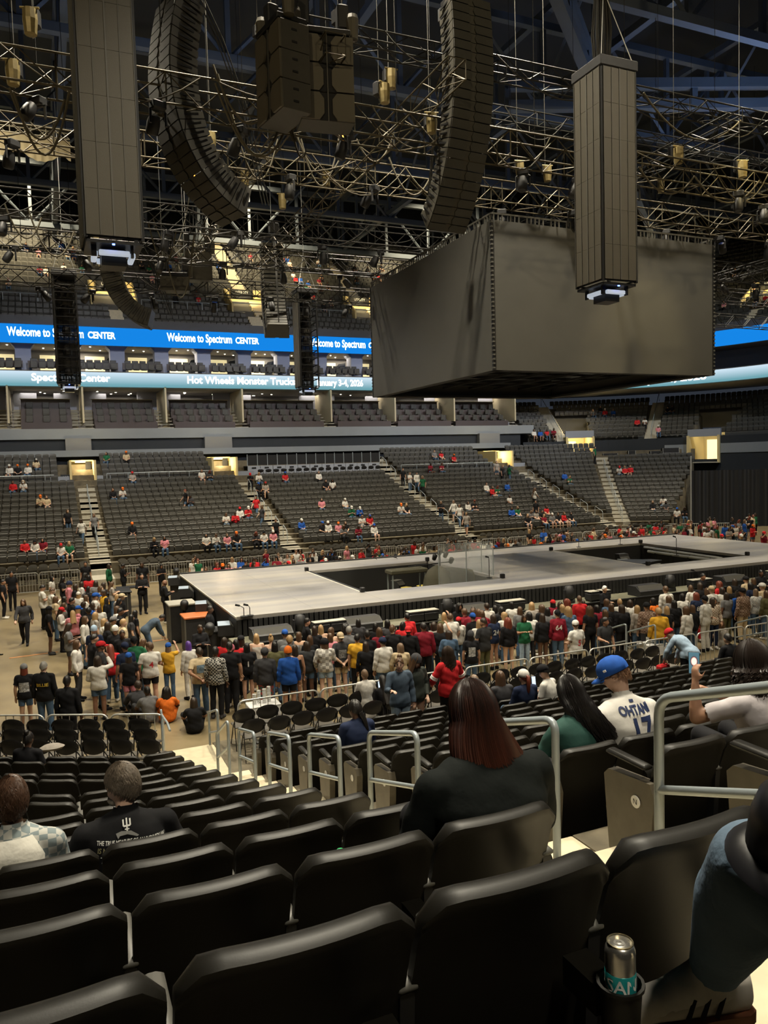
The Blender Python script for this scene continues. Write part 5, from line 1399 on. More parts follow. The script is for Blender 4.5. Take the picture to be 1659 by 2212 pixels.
LIST2 = """270 440 ld pm ks fd A a|420 432 lb sk ks no A a|465 420 kk qk dl - A a|540 398 tc sj dl - L a|655 380 lw sl bl nk L a|765 340 tc st bs bt C a|868 345 ty pk ks - A a|915 332 tk pk ks - A a|1020 372 lw pj ks fn A a|1125 410 lt pj sl - L a|1215 298 lk pk ds br A a|1258 280 lm pk ks - A a|1385 282 tk pk bl - E a|1450 328 lj pj dl - L a|1540 245 lw pj dl fr A a|1590 330 tk pj kl nd A a|1490 212 tw pj bs - R a
230 355 kw pj ol - A a|300 360 ki pj ou - A a|360 320 tg pj bs fb A a|335 400 lv pj kl - A a|140 363 ki pk dl fk A a|430 358 tg pj os - A a|490 338 ki pj bl - R a|590 300 tk pj dl - A a|630 293 ki pk ox - A a|720 305 ki pj bl - R a|765 290 tk pj kc - A a|870 255 ld pk kl - A a|980 278 tk pj kl - A a|1010 310 tm pj bl - A a|1090 258 td pk kl - A a|1090 292 lk pk bs - R a|1130 270 lr pk kl - R a|1175 220 lr pk ks - A a|1355 275 ti pj dl - R a|1420 213 lv pj ol - E a|1560 188 tm pj bs - A a|1596 213 lk pj ks fb A a|1642 197 lm pk bl - A a|1645 258 tw pj ol - A a|45 400 tk pk ks - A a|95 380 tr pk kl - A a|30 375 tr pk dl - A a|560 360 tk pk bl - A a|690 345 tp pj bl - A a|810 300 tg pj gs - A a|940 400 lk pk dl - A a|1310 300 tn pj kl - A a
497 225 lk pk ks - D r|1412 122 lk pk kc - D t"""
LIST3 = """20 210 lm pj bs - A a|92 215 tm pj bl - A a|125 180 lw pj ds - A a|175 193 td pj kl - A a|265 173 lw pj kx - A a|225 230 lw pj ol - L a|375 175 li pj ol - R a|332 240 te pl dl - B t|245 262 lk qk rc - A a|112 262 tc pv ds - L a|165 243 tn qn dl - A a|372 230 lw pd kl - A a|430 188 tk pj bl - A a|436 235 lk qk dl - A a|490 163 tm pk kl fr A a|527 173 tw pj dl - A t|500 218 lm pj ks fk A a|575 160 tk pj rc - A a|570 200 lj qj oc - A a|628 138 lr pk bs - A a|705 73 lk pk ws - D t|690 198 tk pk bc - A a|782 158 lj pk bl - A a|775 215 lk pk bx - A a|850 158 lw pk os - A a|665 288 tw pk bs fw R a|910 163 lw pk dl - R a|876 188 lk pk dl - A a|905 290 tc pd ks - L t|975 172 lf pd bs fk A a|1035 152 lo pj kl - L a|1065 205 ly pj os - A a|1110 198 tk pj ol - A a|1185 128 lw pi kx - A a|1103 88 lw pj bs - A a|1215 198 lw pj bl - A a|1240 83 lw pj bl - R a|1270 123 tn pr rl - A a|1330 98 lw pk bl - A a|1320 140 lw pw ks fk A a|1357 150 lt pn dl - L t|1360 88 tw pk os ft A a|1395 63 tr pk rc - A a|1432 122 tg pv dl - A a|1480 50 tk pk dl - A a|1492 112 lb pk dl - A a|1520 98 lf pt ds fk A a|1540 35 tt pk bs fk A a|1600 103 lw pj sl - A a|1627 72 lt pj os fw A a|1650 112 lv pj bl - A a|1582 45 tk pj bl - A a|1275 15 lk pk ks - D t|1620 0 lk pk ks - D t|1415 282 ti pk bl - I a
60 200 tk pk dl - A a|205 200 tk pj kl - A a|310 200 lg pj bl - A a|460 205 tg pk kl - A a|545 190 tn pj ol - A a|650 165 ld pj dl - A a|740 190 tm pj kl - A a|820 185 tk pj bl - A a|940 195 li pj ol - A a|1000 180 lk pk dl - A a|1150 165 tk pj kl - A a|1290 70 tk pj dl - A a|1450 90 lk pj ol - A a|1565 70 tn pj kl - A a|1410 95 tw pj dl - A a|1250 190 lk pj bl - A a|1130 140 tg pk bl - A a"""
random.seed(5)
spots = []
for crop, txt in ((CROP1, LIST1), (CROP2, LIST2), (CROP3, LIST3)):
    for ln in txt.replace('\n', '|').split('|'):
        u, v, tp, bt, hr, hat, pose, face = ln.split()
        U, Vv = crop[0]+float(u)/crop[2], crop[1]+float(v)/crop[2]
        man = hr[1] in 's-' or hr[0] == 'n'
        h = random.uniform(1.72, 1.84) if man else random.uniform(1.58, 1.70)
        zt = h+(.02 if hat != '-' else .015)
        if pose == 'I': zt = h*.52
        if pose == 'J': zt = h*.80
        p = atZ(U, Vv, zt)
        spots.append([p.x, p.y, h, tp, bt, hr, hat, pose, face, crop])
# keep neighbours apart
for it in range(40):
    for i in range(len(spots)):
        for j in range(i+1, len(spots)):
            a, b_ = spots[i], spots[j]; dx, dy = b_[0]-a[0], b_[1]-a[1]; d = math.hypot(dx, dy)
            if d < .46 and d > 1e-6:
                k = (.46-d)/d*.35; a[0] -= dx*k; a[1] -= dy*k; b_[0] += dx*k; b_[1] += dy*k
    for a in spots:
        if a[0] > 3.4: a[1] = max(a[1], 17.55)
        if a[0] > 4.9 and a[1] < 24: a[1] = min(a[1], 22.0)
        if a[0] > 5.2 and 22.0 < a[1] < 24.4: a[1] = 22.0
STY = dict(t='tee', l='long', k='tank'); BST = dict(p='pants', s='shorts', q='skirt'); TW = dict(t='shirt', l='long-sleeved top', k='tank top')
FACE = dict(a=0., t=PI, l=PI/2, r=-PI/2)
def skin_for(hr):
    return random.choice([0, 1, 3, 6, 6, 1]) if hr[0] in 'obrsgwpu' else random.choice([0, 1, 2, 2, 3, 4, 5, 4])
def whereis(x, y):
    if x < 4.9 and y > 26: return 'in the cluster left of the stage'
    if x < 4.6: return 'at the floor by the near stairs' if y < 22 else 'in the left floor crowd'
    if y > 21.3: return 'at the stage front rail'
    if y < 18.4: return 'just behind the near barricade'
    return 'in the crowd before the stage'
def plabel(tp, bt, hr, hat, where, kind='person'):
    top = '%s %s' % (PNAME[tp[1]], TW[tp[0]])
    if hat != '-': hd = '%s %s' % (PNAME[hat[1]] if hat[1] in PNAME else 'dark', 'beanie' if hat[0] == 'n' else 'cap')
    elif hr[0] == 'n': hd = 'bald head'
    else: hd = '%s %s hair' % (HST.get(hr[1], 'short'), HNAME[hr[0]])
    return 'person in %s with %s %s' % (top, hd, where)
CROWD = []
NUMTX = mat('print_white', (.75, .75, .72), .7); NUMR = mat('print_red', (.55, .03, .04), .7); NUMY = mat('print_yellow', (.7, .5, .06), .7); NUMB = mat('print_blue', (.05, .12, .35), .7)
for x, y, h, tp, bt, hr, hat, pose, face, crop in spots:
    rz = FACE[face]+random.uniform(-.35, .35)
    if face == 'a' and x > 3.5: rz = math.atan2(-(19.7-x)*.15, 8)+random.uniform(-.3, .3)
    hr_ = None if hr[0] == 'n' else (hr[1] if hr[1] in HAIR else 's', hr[0])
    ht = None if hat == '-' else (hat[0], hat[1] if hat[1] in PCOL else 'k')
    fat = random.uniform(.94, 1.14)
    s = h/1.70
    o = person(KITS[pose], (x, y, 0), rz, (s*fat, s*fat, s), skin_for(hr), (STY[tp[0]], tp[1]), (BST[bt[0]], bt[1]), random.choice('kwwkd'), hr_, ht, plabel(tp, bt, hr, hat, whereis(x, y)), 'people standing on the event floor')
    CROWD.append((o, tp, bt, hr, hat, pose))
def find(txt_u, txt_v, crop):
    p = (crop[0]+txt_u/crop[2], crop[1]+txt_v/crop[2])
    return min(CROWD, key=lambda c: (px(Vector((c[0].location.x, c[0].location.y, 1.7*c[0].scale.z)))[0]-p[0])**2+(px(Vector((c[0].location.x, c[0].location.y, 1.7*c[0].scale.z)))[1]-p[1])**2)
def letter(u, v, crop, s, size, m, z=1.18, top=None):
    c = find(u, v, crop); o = c[0]; part = top or STY[c[1][0]]
    number_on(o, KITS[c[5]], part, s, size, m, z, bold=size*.02)
letter(1570, 555, CROP1, '1', .22, NUMTX, 1.12); letter(1270, 123, CROP3, '88', .22, NUMTX, 1.16); letter(165, 243, CROP3, '24', .22, NUMTX, 1.16); letter(500, 218, CROP3, '64', .2, NUMTX, 1.2); letter(665, 288, CROP3, '5', .22, NUMR, 1.12)
letter(275, 675, CROP1, 'BILLIE', .10, NUMY, 1.2); letter(955, 550, CROP1, '4', .2, NUMR, 1.15); letter(1360, 88, CROP3, '30', .2, mat('print_black', (.01, .01, .01), .7), 1.2)
# a picture-like print, patches only
def patch(u, v, crop, w_, h_, m, z=1.2):
    c = find(u, v, crop); t = MB().add([(-w_/2, -h_/2, 0), (w_/2, -h_/2, 0), (w_/2, h_/2, 0), (-w_/2, h_/2, 0)], [(0, 1, 2, 3)]).mesh('print')
    number_on(c[0], KITS[c[5]], STY[c[1][0]], t, w_, m, z).name = 'shirt_print'
PRB = mat('print_blue_tan', (.16, .24, .32), .8, var=.6, scale=30); PRG = mat('print_grey', (.2, .2, .2), .8, var=.9, scale=40); PRW = mat('print_mono', (.4, .4, .4), .8, var=.95, scale=28)
patch(1275, 585, CROP1, .22, .2, PRB, 1.2); patch(150, 690, CROP1, .24, .24, PRW, 1.14); patch(765, 340, CROP2, .22, .22, PRG, 1.17); patch(1590, 330, CROP2, .2, .26, PRW, 1.15)
# patterned shirts
for u, v, crop, nm, c1, c2, s_ in ((1375, 580, CROP1, 'plaid_black_white', (.02, .02, .02), (.42, .41, .38), 26), (1520, 98, CROP3, 'plaid_brown', (.13, .07, .045), (.28, .20, .15), 22), (975, 172, CROP3, 'plaid_brown', 0, 0, 0), (1600, 103, CROP3, 'plaid_pale', (.62, .6, .56), (.4, .42, .44), 22), (1357, 150, CROP3, 'stripe_cream', (.6, .54, .44), (.30, .2, .14), 24), (270, 440, CROP2, 'patchwork', (.4, .05, .05), (.05, .12, .1), 14), (655, 380, CROP2, 'mottled_white', (.62, .6, .56), (.3, .28, .26), 12)):
    c = find(u, v, crop); M_ = plaid(nm, c1 or (.1, .1, .1), c2 or (.2, .2, .2), s_ or 20)
    for ch in c[0].children:
        if ch.name.startswith(('shirt', 'top')) and nm != 'patchwork': ch.material_slots[0].material = M_
        if ch.name.startswith('trousers') and nm == 'patchwork': ch.material_slots[0].material = M_

# ------------------------------------------------------------------ crowd beyond the stage
random.seed(11)
far_people, far_stuff = [], []
def rnd_look():
    hs = random.choice(['l', 'l', 's', 'l', 'c', 'p', 'x', 's']); hc = random.choice('kkddbbosrb')
    return (random.choice(['tk', 'tw', 'lk', 'tr', 'lw', 'tg', 'lb', 'tk', 'tt', 'te', 'td', 'lr', 'ti', 'tp', 'tk', 'tm', 'tw']), random.choice(['pj', 'pk', 'sj', 'pj']), hc+hs, random.choice(['-']*7+['fk', 'fr', 'fw', 'fb', 'fo']))
pts = []
tries = 0
while len(pts) < 215 and tries < 9000:
    tries += 1
    if random.random() < .78: x = random.uniform(6.5, 41); y = 36.1+abs(random.gauss(0, 3.2))
    else: x = random.uniform(35.5, 52); y = random.uniform(30, 45)
    if y > 43.4 or (x < 35 and y < 36.0): continue
    u, v = px((x, y, 1.6))
    if not -20 < u < 1690: continue
    if all((x-a)**2+(y-b_)**2 > .22 for a, b_ in pts): pts.append((x, y))
pts.sort(key=lambda p: p[1])
for k, (x, y) in enumerate(pts):
    tp, bt, hr, hat = rnd_look(); h = random.uniform(1.56, 1.80); s = h/1.7; rz = PI+random.uniform(-.6, .6)
    pose = random.choice('AABBDAEA')
    if k < 62:
        person(KITS[pose], (x, y, 0), rz, (s, s, s), skin_for(hr), (STY[tp[0]], tp[1]), (BST[bt[0]], bt[1]), 'k', (hr[1], hr[0]), None if hat == '-' else (hat[0], hat[1]), plabel(tp, bt, hr, hat, 'beyond the stage'), 'people beyond the stage')
    else: far_stuff.append((pose, (x, y, 0), rz, s, tp, bt, hr, hat))

# ------------------------------------------------------------------ people in the far seats
C5 = (0, 900, 1.9988); C6 = (830, 850, 2.001)
SEATED5 = "40,200 75,200 120,200 155,195 55,270 100,275 170,340 200,340 485,300 525,305 460,165 545,160 570,230 870,230 903,228 820,335 975,425 1015,420 1035,395 1068,395 570,465 890,520 930,520 980,520 1020,520 1105,540 1140,535 1180,530 105,535 150,535 185,530 265,585 300,580 665,575 712,570 1080,240 1115,245 1230,240 1375,240 1405,280 1435,275 1115,285 1145,285 1388,355 1488,360 1515,390 1550,395 1300,435 1390,455 1415,455 1460,450 1490,450 1545,465 1560,425 1595,430 1480,520 1615,525"
SEATED6 = "215,245 245,240 195,305 245,300 300,265 440,385 465,395 485,400 530,380 540,430 360,455 385,455 70,480 95,480 550,500 575,495 630,510 655,510 680,495 700,490 620,570 690,540 725,535 750,555 775,555 805,555 770,345 795,360 1005,310 1030,310 1055,320 1160,460 1195,450 1225,455 1270,495 1300,500 905,65 935,60 960,65 985,65 1095,105 1130,105 1230,55 1255,55 1190,140 650,150 675,150 705,165 735,150"
STANDF = [(C5, "800,322 290,390 350,435 405,425 1105,350 1130,382 1190,448"), (C6, "80,325 110,348 140,342 165,348 245,465 300,470 325,486 355,520 485,292 510,303 540,308 650,405 655,458 920,222")]
def on_far(u, v, hz):
    best = None
    for i in range(NROW):
        z = ztop(i)-.86; P = atZ(u, v, z+hz) if abs(ray(u, v).z) > 1e-5 else None
        for kind in ('s', 'a', 't'):
            if kind == 's':
                # intersect with the row's vertical plane
                P = atY(u, v, CYA+frow(i)-.2)
                if P.x > CXA: continue
                e = abs(P.z-(z+hz)); q = (Vector((P.x, P.y, z)), PI)
            elif kind == 'a':
                q = None
                for a in [FA*t/12 for t in range(13)]:
                    p, rz = fpt(frow(i)-.2, a=a); uu, vv = px((p.x, p.y, z+hz)); e2 = abs(uu-u)*.02+abs(vv-v)*.045
                    if q is None or e2 < e: e, q = e2, (Vector((p.x, p.y, z)), rz)
            else:
                q = None
                for t in range(17):
                    p, rz = fpt(frow(i)-.2, a=FA, t=t*.5); uu, vv = px((p.x, p.y, z+hz)); e2 = abs(uu-u)*.02+abs(vv-v)*.045
                    if q is None or e2 < e: e, q = e2, (Vector((p.x, p.y, z)), rz)
            if best is None or e < best[0]: best = (e, q[0], q[1])
    for i in range(CN):
        for a in [R_(13+t) for t in range(0, 80, 1)]:
            p, rz = fpt(cr_(i)-.2, a=a); uu, vv = px((p.x, p.y, cz(i)+hz)); e2 = abs(uu-u)*.02+abs(vv-v)*.045+.05
            if e2 < best[0]: best = (e2, Vector((p.x, p.y, cz(i))), rz)
    return best
random.seed(3)
for crop, txt in ((C5, SEATED5), (C6, SEATED6)):
    for k, pr in enumerate(txt.split()):
        a, b_ = map(float, pr.split(',')); u, v = crop[0]+a/crop[2], crop[1]+b_/crop[2]
        e, p, rz = on_far(u, v, 1.27); tp, bt, hr, hat = rnd_look(); pose = random.choice('SSTS'); s = random.uniform(.96, 1.06)
        if k % 2 == 0 or crop is C5:
            person(KITS[pose], p, rz+random.uniform(-.3, .3), (s, s, s), skin_for(hr), (STY[tp[0]], tp[1]), (BST[bt[0]], bt[1]), 'k', (hr[1], hr[0]), None if hat == '-' else (hat[0], hat[1]), plabel(tp, bt, hr, hat, 'seated in the far bowl'), 'people seated in the far bowl')
        else: far_stuff.append((pose, tuple(p), rz, s, tp, bt, hr, hat))
for crop, txt in STANDF:
    for pr in txt.split():
        a, b_ = map(float, pr.split(',')); u, v = crop[0]+a/crop[2], crop[1]+b_/crop[2]
        e, p, rz = on_far(u, v, 1.70); tp, bt, hr, hat = rnd_look()
        person(KITS[random.choice('AFB')], p, rz+random.uniform(-1.5, 1.5), (1, 1, 1), skin_for(hr), (STY[tp[0]], tp[1]), (BST[bt[0]], bt[1]), 'k', (hr[1], hr[0]), None, plabel(tp, bt, hr, '-', 'standing in the far bowl'), 'people standing in the far bowl')
# upper bowl, too small to single out
for k in range(95):
    i = random.choice([4, 5, 6, 8, 9, 10, 11, 12, 13, 14, 15]); cx_ = random.choice([-3, 1, 3, 9, 11, 13, 16.5, 22, 24, 26, 33, 35, 28])
    x = cx_+.51*random.randint(-3, 3); tp, bt, hr, hat = rnd_look()
    if upper_free(i, x): far_stuff.append((random.choice('ST'), (x, CYA+ur(i)-.1, uz(i)), PI, 1., tp, bt, hr, hat))
for k in range(16):
    a = R_(random.uniform(45, 80)); i = random.randint(3, 12); p, rz = fpt(ur(i)-.1, a=a); tp, bt, hr, hat = rnd_look(); far_stuff.append(('S', (p.x, p.y, uz(i)), rz, 1., tp, bt, hr, hat))
# one object for the rest
_lo = {}
_q, _n = [], sorted({f[0] for f in far_stuff})
for nme in _n:
    m, sg = body_geo(POSES[nme]); _q.append(queue('far_'+nme, m, .052, 2)); _lo[nme] = [None, sg]
for nme, me in zip(_n, resolve(_q)): _lo[nme] = make_kit(POSES[nme], me, _lo[nme][1], ('tee', 'long', 'tank', 'pants', 'shorts'))
VV, FF, MI, slots = [], [], [], []
def slot(m):
    if m not in slots: slots.append(m)
    return slots.index(m)
nv = 0; cache = {}
def arrs(me):
    if me.name not in cache:
        v = np.empty(len(me.vertices)*3); me.vertices.foreach_get('co', v); cache[me.name] = (v.reshape(-1, 3), [tuple(p.vertices) for p in me.polygons])
    return cache[me.name]
HLO = {k: hm(hair_shell(46, 96, 120, L=l_, n=12, r=1.12, width=1.25), 'far_hair') for k, l_ in (('s', 0), ('l', .3))}
for pose, loc, rz, s, tp, bt, hr, hat in far_stuff:
    kit = _lo[pose]; M = np.array(Matrix.Translation(loc) @ Matrix.Rotation(rz, 4, 'Z') @ Matrix.Scale(s, 4)); HMn = M @ np.array(kit['HM'])
    for me, mt_, T in ((kit['body'], skinmat(skin_for(hr)), M), (kit[STY[tp[0]]], cloth(tp[1]), M), (kit[{'p': 'pants', 's': 'shorts', 'q': 'pants'}[bt[0]]], cloth(bt[1]), M), (HLO['s' if hr[1] == 's' else 'l'], hairmat(hr[0]), HMn)):
        v, f = arrs(me); VV.append(v @ T[:3, :3].T+T[:3, 3]); FF.extend([tuple(i+nv for i in q) for q in f]); MI.extend([slot(mt_)]*len(f)); nv += len(v)
me = bpy.data.meshes.new('distant_crowd'); me.from_pydata(np.concatenate(VV).tolist(), [], FF); me.update()
for s_ in slots: me.materials.append(s_)
me.polygons.foreach_set('material_index', MI); me.polygons.foreach_set('use_smooth', [True]*len(FF))
o = bpy.data.objects.new('distant_crowd', me); COL.objects.link(o); tag(o, 'far spectators packed beyond the stage and dotted in the upper seats', 'crowd', kind='stuff')

# ================================================================== people in the near seats
def seat_origin(u, v, j, dy=.24):
    """origin of a seated person whose head shows at pixel u in near row j"""
    y = rowY(j)+dy; return Vector((atY(u, v, y+.10).x, y, tread(j)))
_hq, _hs, _hj = [], [], []
def hero(J, fat=1.0, voxel=.0120):
    m, sg = body_geo(J, True, fat); _hq.append(queue('hero', m, voxel, 10)); _hs.append(sg); _hj.append(J); return len(_hq)-1
def SP(lean=0., dz=0., **k):
    d = S_(lean, **k)
    for q in ('pel', 'chest', 'neck', 'head'): d[q] = d[q]-V3(0, 0, dz)
    for q in ('sh', 'el', 'wr', 'hip'): d[q] = [v-V3(0, 0, dz) for v in d[q]]
    return d
def NK(i, off): return HK[i]['J']['neck'].z-off
# poses
h_aub = hero(SP(.10, .09, hyaw=.10, hpit=-.28, el=sym(.31, .16, .68), wr=sym(.14, .40, .62), sh=sym(.235, .09, .925)), 1.42)
h_man = hero(SP(.06, .15, hyaw=.95, hpit=-.02, sh=sym(.21, .07, .935), el=[V3(-.31, .10, .74), V3(.30, .10, .74)], wr=[V3(-.16, .34, .62), V3(.24, .34, .64)]), 1.24)
h_boy = hero(SP(.0, .10, hyaw=-.05, sh=sym(.185, .0, .935), el=sym(.25, .08, .70)), 1.05)
h_jer = hero(SP(.13, .12, hyaw=.62, hpit=-.5, sh=sym(.21, .13, .93), el=[V3(-.30, .26, .76), V3(.29, .22, .74)], wr=[V3(-.10, .45, .66), V3(.10, .46, .64)]), 1.16)
h_grn = hero(SP(.10, .07, hyaw=.55, hpit=-.35, hroll=.1, sh=sym(.185, .10, .925), el=[V3(-.26, .20, .72), V3(.25, .15, .72)], wr=[V3(-.16, .44, .62), V3(.1, .4, .64)]), 1.12)
h_phn = hero(SP(.08, .06, hyaw=.25, hpit=-.15, sh=sym(.19, .08, .93), el=[V3(-.36, .30, .80), V3(.22, .2, .75)], wr=[V3(-.335, .33, 1.035), V3(-.18, .34, .95)], curl=.9), 1.10)
h_jean = hero(SP(-.05, pel=V3(0, -.06, .50), hip=[V3(-.09, -.03, .50), V3(.09, -.03, .50)], kn=[V3(-.20, .345, .60), V3(.17, .36, .53)], an=[V3(-.05, .60, .19), V3(.17, .40, .09)], toe=[V3(-.27, .67, .11), V3(.18, .58, .03)]), 1.75)
h_brd = hero(SP(.04, hyaw=.35, hpit=-.1), 1.05, .014)
h_std = hero(P_(hyaw=-.35, el=[V3(-.23, -.02, 1.1), V3(.26, .08, 1.14)], wr=[V3(-.24, .04, .86), V3(.22, .28, 1.18)]), 1.0, .0135)
h_st2 = hero(P_(hyaw=.25, hpit=-.15, hroll=-.12, el=[V3(-.22, .0, 1.1), V3(.23, -.02, 1.1)], wr=[V3(-.14, .18, .92), V3(.24, .06, .86)]), 1.02, .0135)
h_red = hero(P_(hyaw=.4, hpit=-.1, el=[V3(-.30, .05, 1.12), V3(.30, .05, 1.12)], wr=[V3(-.22, .24, 1.0), V3(.24, .22, 1.0)]), 1.1, .0135)
h_bnt = hero(P_(pel=V3(0, -.12, .92), chest=V3(0, .10, 1.13), neck=V3(0, .26, 1.24), head=V3(0, .38, 1.29), hpit=-.7, sh=sym(.18, .21, 1.2), el=[V3(-.26, .33, .95), V3(.26, .28, .92)], wr=[V3(-.2, .42, .72), V3(.24, .36, .68)]), 1.08, .014)
_res = resolve(_hq)
HK = [make_kit(J, me, sg, loose=1.15) for J, me, sg in zip(_hj, _res, _hs)]
HMAT = {}
def strand_hair(L=.3, n=300, flare=1.2, vol=1.0, seed=1, side=0., front=50, curl=0., rad=.0085, back=0., cap=1.06, taper=.35):
    """a head of hair as strands over a scalp cap (head space)"""
    rnd = random.Random(seed); m = hair_shell(48, 92, 116, r=cap)
    for k in range(n):
        az = rnd.uniform(R_(front), 2*PI-R_(front)); s0 = rnd.uniform(.03, .55)
        r = 1.09+.10*rnd.random()*vol
        sx, cy_ = math.sin(az), math.cos(az); pts = []
        Ls = L*rnd.uniform(.84, 1.04); ph0 = R_(95)*s0; K = 5
        for i in range(K+1):
            ph = ph0+(R_(97)-ph0)*i/K
            pts.append(V3(.078*r*math.sin(ph)*sx, .098*r*math.sin(ph)*cy_, .120*r*math.cos(ph)))
        e = pts[-1]; c1, c2 = rnd.uniform(0, 6), rnd.uniform(.8, 1.2)
        for i in range(1, 9):
            f = i/8; sp = 1+(flare-1)*f**.8
            pts.append(V3(e.x*sp+side*f*f+curl*math.sin(f*14*c2+c1)*.035, e.y*(1-.15*f)-back*f+curl*math.cos(f*14*c2+c1)*.035, e.z-Ls*f))
        rr = [rad*(.7+.3*min(1, i/3)) if i < len(pts)-4 else rad*(1-(1-taper)*(i-len(pts)+5)/4) for i in range(len(pts))]
        m.tube(pts, rr, 4)
    return hm(m, 'hair')
def short_hair(seed, side=84, back=116, vol=.02, L=.045, n=2400):
    rnd = random.Random(seed); m = hair_shell(46, side, back, r=1.035+vol*.5, nz=.008)
    for k in range(n):
        az = rnd.uniform(-PI, PI); a_ = abs(az); e = 46+(side-46)*min(1, a_/(PI/2)) if a_ < PI/2 else side+(back-side)*((a_-PI/2)/(PI/2))
        ph = R_(e)*math.sqrt(rnd.random())*.97; top = 1+vol*max(0, math.cos(ph)); pts = []
        da, dp = rnd.uniform(-.35, .35), 1.0
        for i in range(4):
            q = ph+dp*i/3*L/.11; aa = az+da*i/3; r = (1.04+.06*math.sin(PI*(i+.6)/4)+.03*rnd.random())*top
            pts.append(V3(.076*r*math.sin(q)*math.sin(aa), .096*r*math.sin(q)*math.cos(aa), .120*r*math.cos(q)))
        m.tube(pts, [.0022, .0028, .0024, .0008], 3)
    return hm(m, 'hair')
def streak_hair(name, c1, c2, lo, hi, rough=.33):
    m = bpy.data.materials.new(name); m.use_nodes = True; nt = m.node_tree; b = nt.nodes['Principled BSDF']; b.inputs['Roughness'].default_value = rough
    tc = nt.nodes.new('ShaderNodeTexCoord'); sx = nt.nodes.new('ShaderNodeSeparateXYZ'); mr = nt.nodes.new('ShaderNodeMapRange'); mr.inputs[1].default_value = hi; mr.inputs[2].default_value = lo
    mp = nt.nodes.new('ShaderNodeMapping'); mp.inputs['Scale'].default_value = (38, 38, 1.5); nz = nt.nodes.new('ShaderNodeTexNoise'); nz.inputs['Scale'].default_value = 1
    ad = nt.nodes.new('ShaderNodeMath'); ad.operation = 'MULTIPLY_ADD'; ad.inputs[1].default_value = 1.3
    sb_ = nt.nodes.new('ShaderNodeMath'); sb_.operation = 'SUBTRACT'; sb_.inputs[1].default_value = .65
    mx = nt.nodes.new('ShaderNodeMix'); mx.data_type = 'RGBA'; mx.inputs['A'].default_value = (*c1, 1); mx.inputs['B'].default_value = (*c2, 1)
    nt.links.new(tc.outputs['Object'], sx.inputs[0]); nt.links.new(sx.outputs['Z'], mr.inputs[0]); nt.links.new(tc.outputs['Object'], mp.inputs[0]); nt.links.new(mp.outputs[0], nz.inputs['Vector'])
    nt.links.new(nz.outputs['Fac'], ad.inputs[0]); nt.links.new(mr.outputs[0], ad.inputs[2]); nt.links.new(ad.outputs[0], sb_.inputs[0]); sb_.use_clamp = True
    nt.links.new(sb_.outputs[0], mx.inputs['Factor']); nt.links.new(mx.outputs['Result'], b.inputs['Base Color']); return m
def hperson(i, loc, label, skin=0, top=('tee', 'k'), bot=('pants', 'k'), hair=None, hairm=None, hat=None, rz=0., s=1.0, group=None, topmat=None, botmat=None, shoes='k', seated=True, z_off=0.):
    o = person(HK[i], loc, rz, (s, s, s), skin, top, bot, shoes, None, None, label, group, topmat, botmat)
    if hair is not None:
        h = ob('hair', hair, hairm, o); h.matrix_local = HK[i]['HM']
    if hat:
        h = ob('cap', HATS[hat[0]], cloth(hat[1]), o); h.matrix_local = HK[i]['HM'] @ Matrix.Scale(1.07, 4); o['hat'] = h.name
    if seated: sit_down(Vector(loc)+Vector((0, -.24, 0)))
    return o
HK_ = lambda c: hairmat(c)
JACK = mat('jacket_black_green', (.006, .008, .0075), .85, spec=.15, bump=.25, bscale=14)
# woman with auburn hair, two rows ahead
hp_ = strand_hair(.28, 950, 1.95, 1.2, 4, side=.045, front=38, back=.02, rad=.0055)
p = seat_origin(1045, 1560, 1, .24); o = hperson(h_aub, p, 'person with straight auburn hair in black jacket, seen from behind beside the stairs', 0, ('long', 'k'), ('pants', 'k'), hp_, streak_hair('hair_auburn', (.020, .011, .009), (.095, .030, .018), -.30, .08), topmat=JACK)
# man in black printed shirt
TEE = mat('tee_black', (.006, .006, .007), .85, spec=.15, bump=.2, bscale=12)
p = seat_origin(258, 1700, 3); p.x += .02
o = hperson(h_man, p, 'grey-haired man in black shirt with back lettering, looking left', 6, ('tee', 'k'), ('pants', 'k'), short_hair(4, 82, 116), mat('hair_greybrown', (.115, .090, .066), .6, var=.35, scale=30), topmat=TEE)
TX1 = mat('shirt_text_white', (.55, .55, .52), .7); TX2 = mat('shirt_text_olive', (.20, .18, .09), .7)
kt = HK[h_man]
ROTX = .0
number_on(o, kt, 'tee', 'THE TRUE MEASURE OF AN INDIVIDUAL', .030, TX1, NK(h_man, .105), 0.02, width=.36, rotz=-.06, key='man', shear=.2, bold=.0006)
number_on(o, kt, 'tee', 'IS NOT HOW THEY ACT IN A', .036, TX2, NK(h_man, .142), 0.02, width=.36, rotz=-.06, key='man', shear=.2, bold=.0008)
number_on(o, kt, 'tee', 'TIME OF TRIUMPH', .046, TX1, NK(h_man, .188), 0.02, width=.34, rotz=-.06, key='man', shear=.2, bold=.001)
m = MB()
for x0, y0, x1, y1, w_ in ((0, -.03, 0, .035, .004), (-.018, 0, -.018, .03, .004), (.018, 0, .018, .03, .004), (-.018, 0, .018, 0, .004), (-.012, -.015, .012, -.015, .003)):
    d = Vector((x1-x0, y1-y0)).normalized()*1; n_ = Vector((-d.y, d.x))*w_
    m.add([(x0+n_.x, y0+n_.y, 0), (x1+n_.x, y1+n_.y, 0), (x1-n_.x, y1-n_.y, 0), (x0-n_.x, y0-n_.y, 0)], [(0, 1, 2, 3)])
number_on(o, kt, 'tee', m.mesh('emblem'), .04, TX1, NK(h_man, .030), .0, key='man').name = 'emblem'
m = MB().add([(-.06, .01, 0), (-.03, .018, 0), (.02, .012, 0), (.06, -.015, 0), (.05, -.02, 0), (.0, -.002, 0), (-.04, -.004, 0), (-.05, -.016, 0)], [(0, 1, 2, 3, 4, 5, 6, 7)])
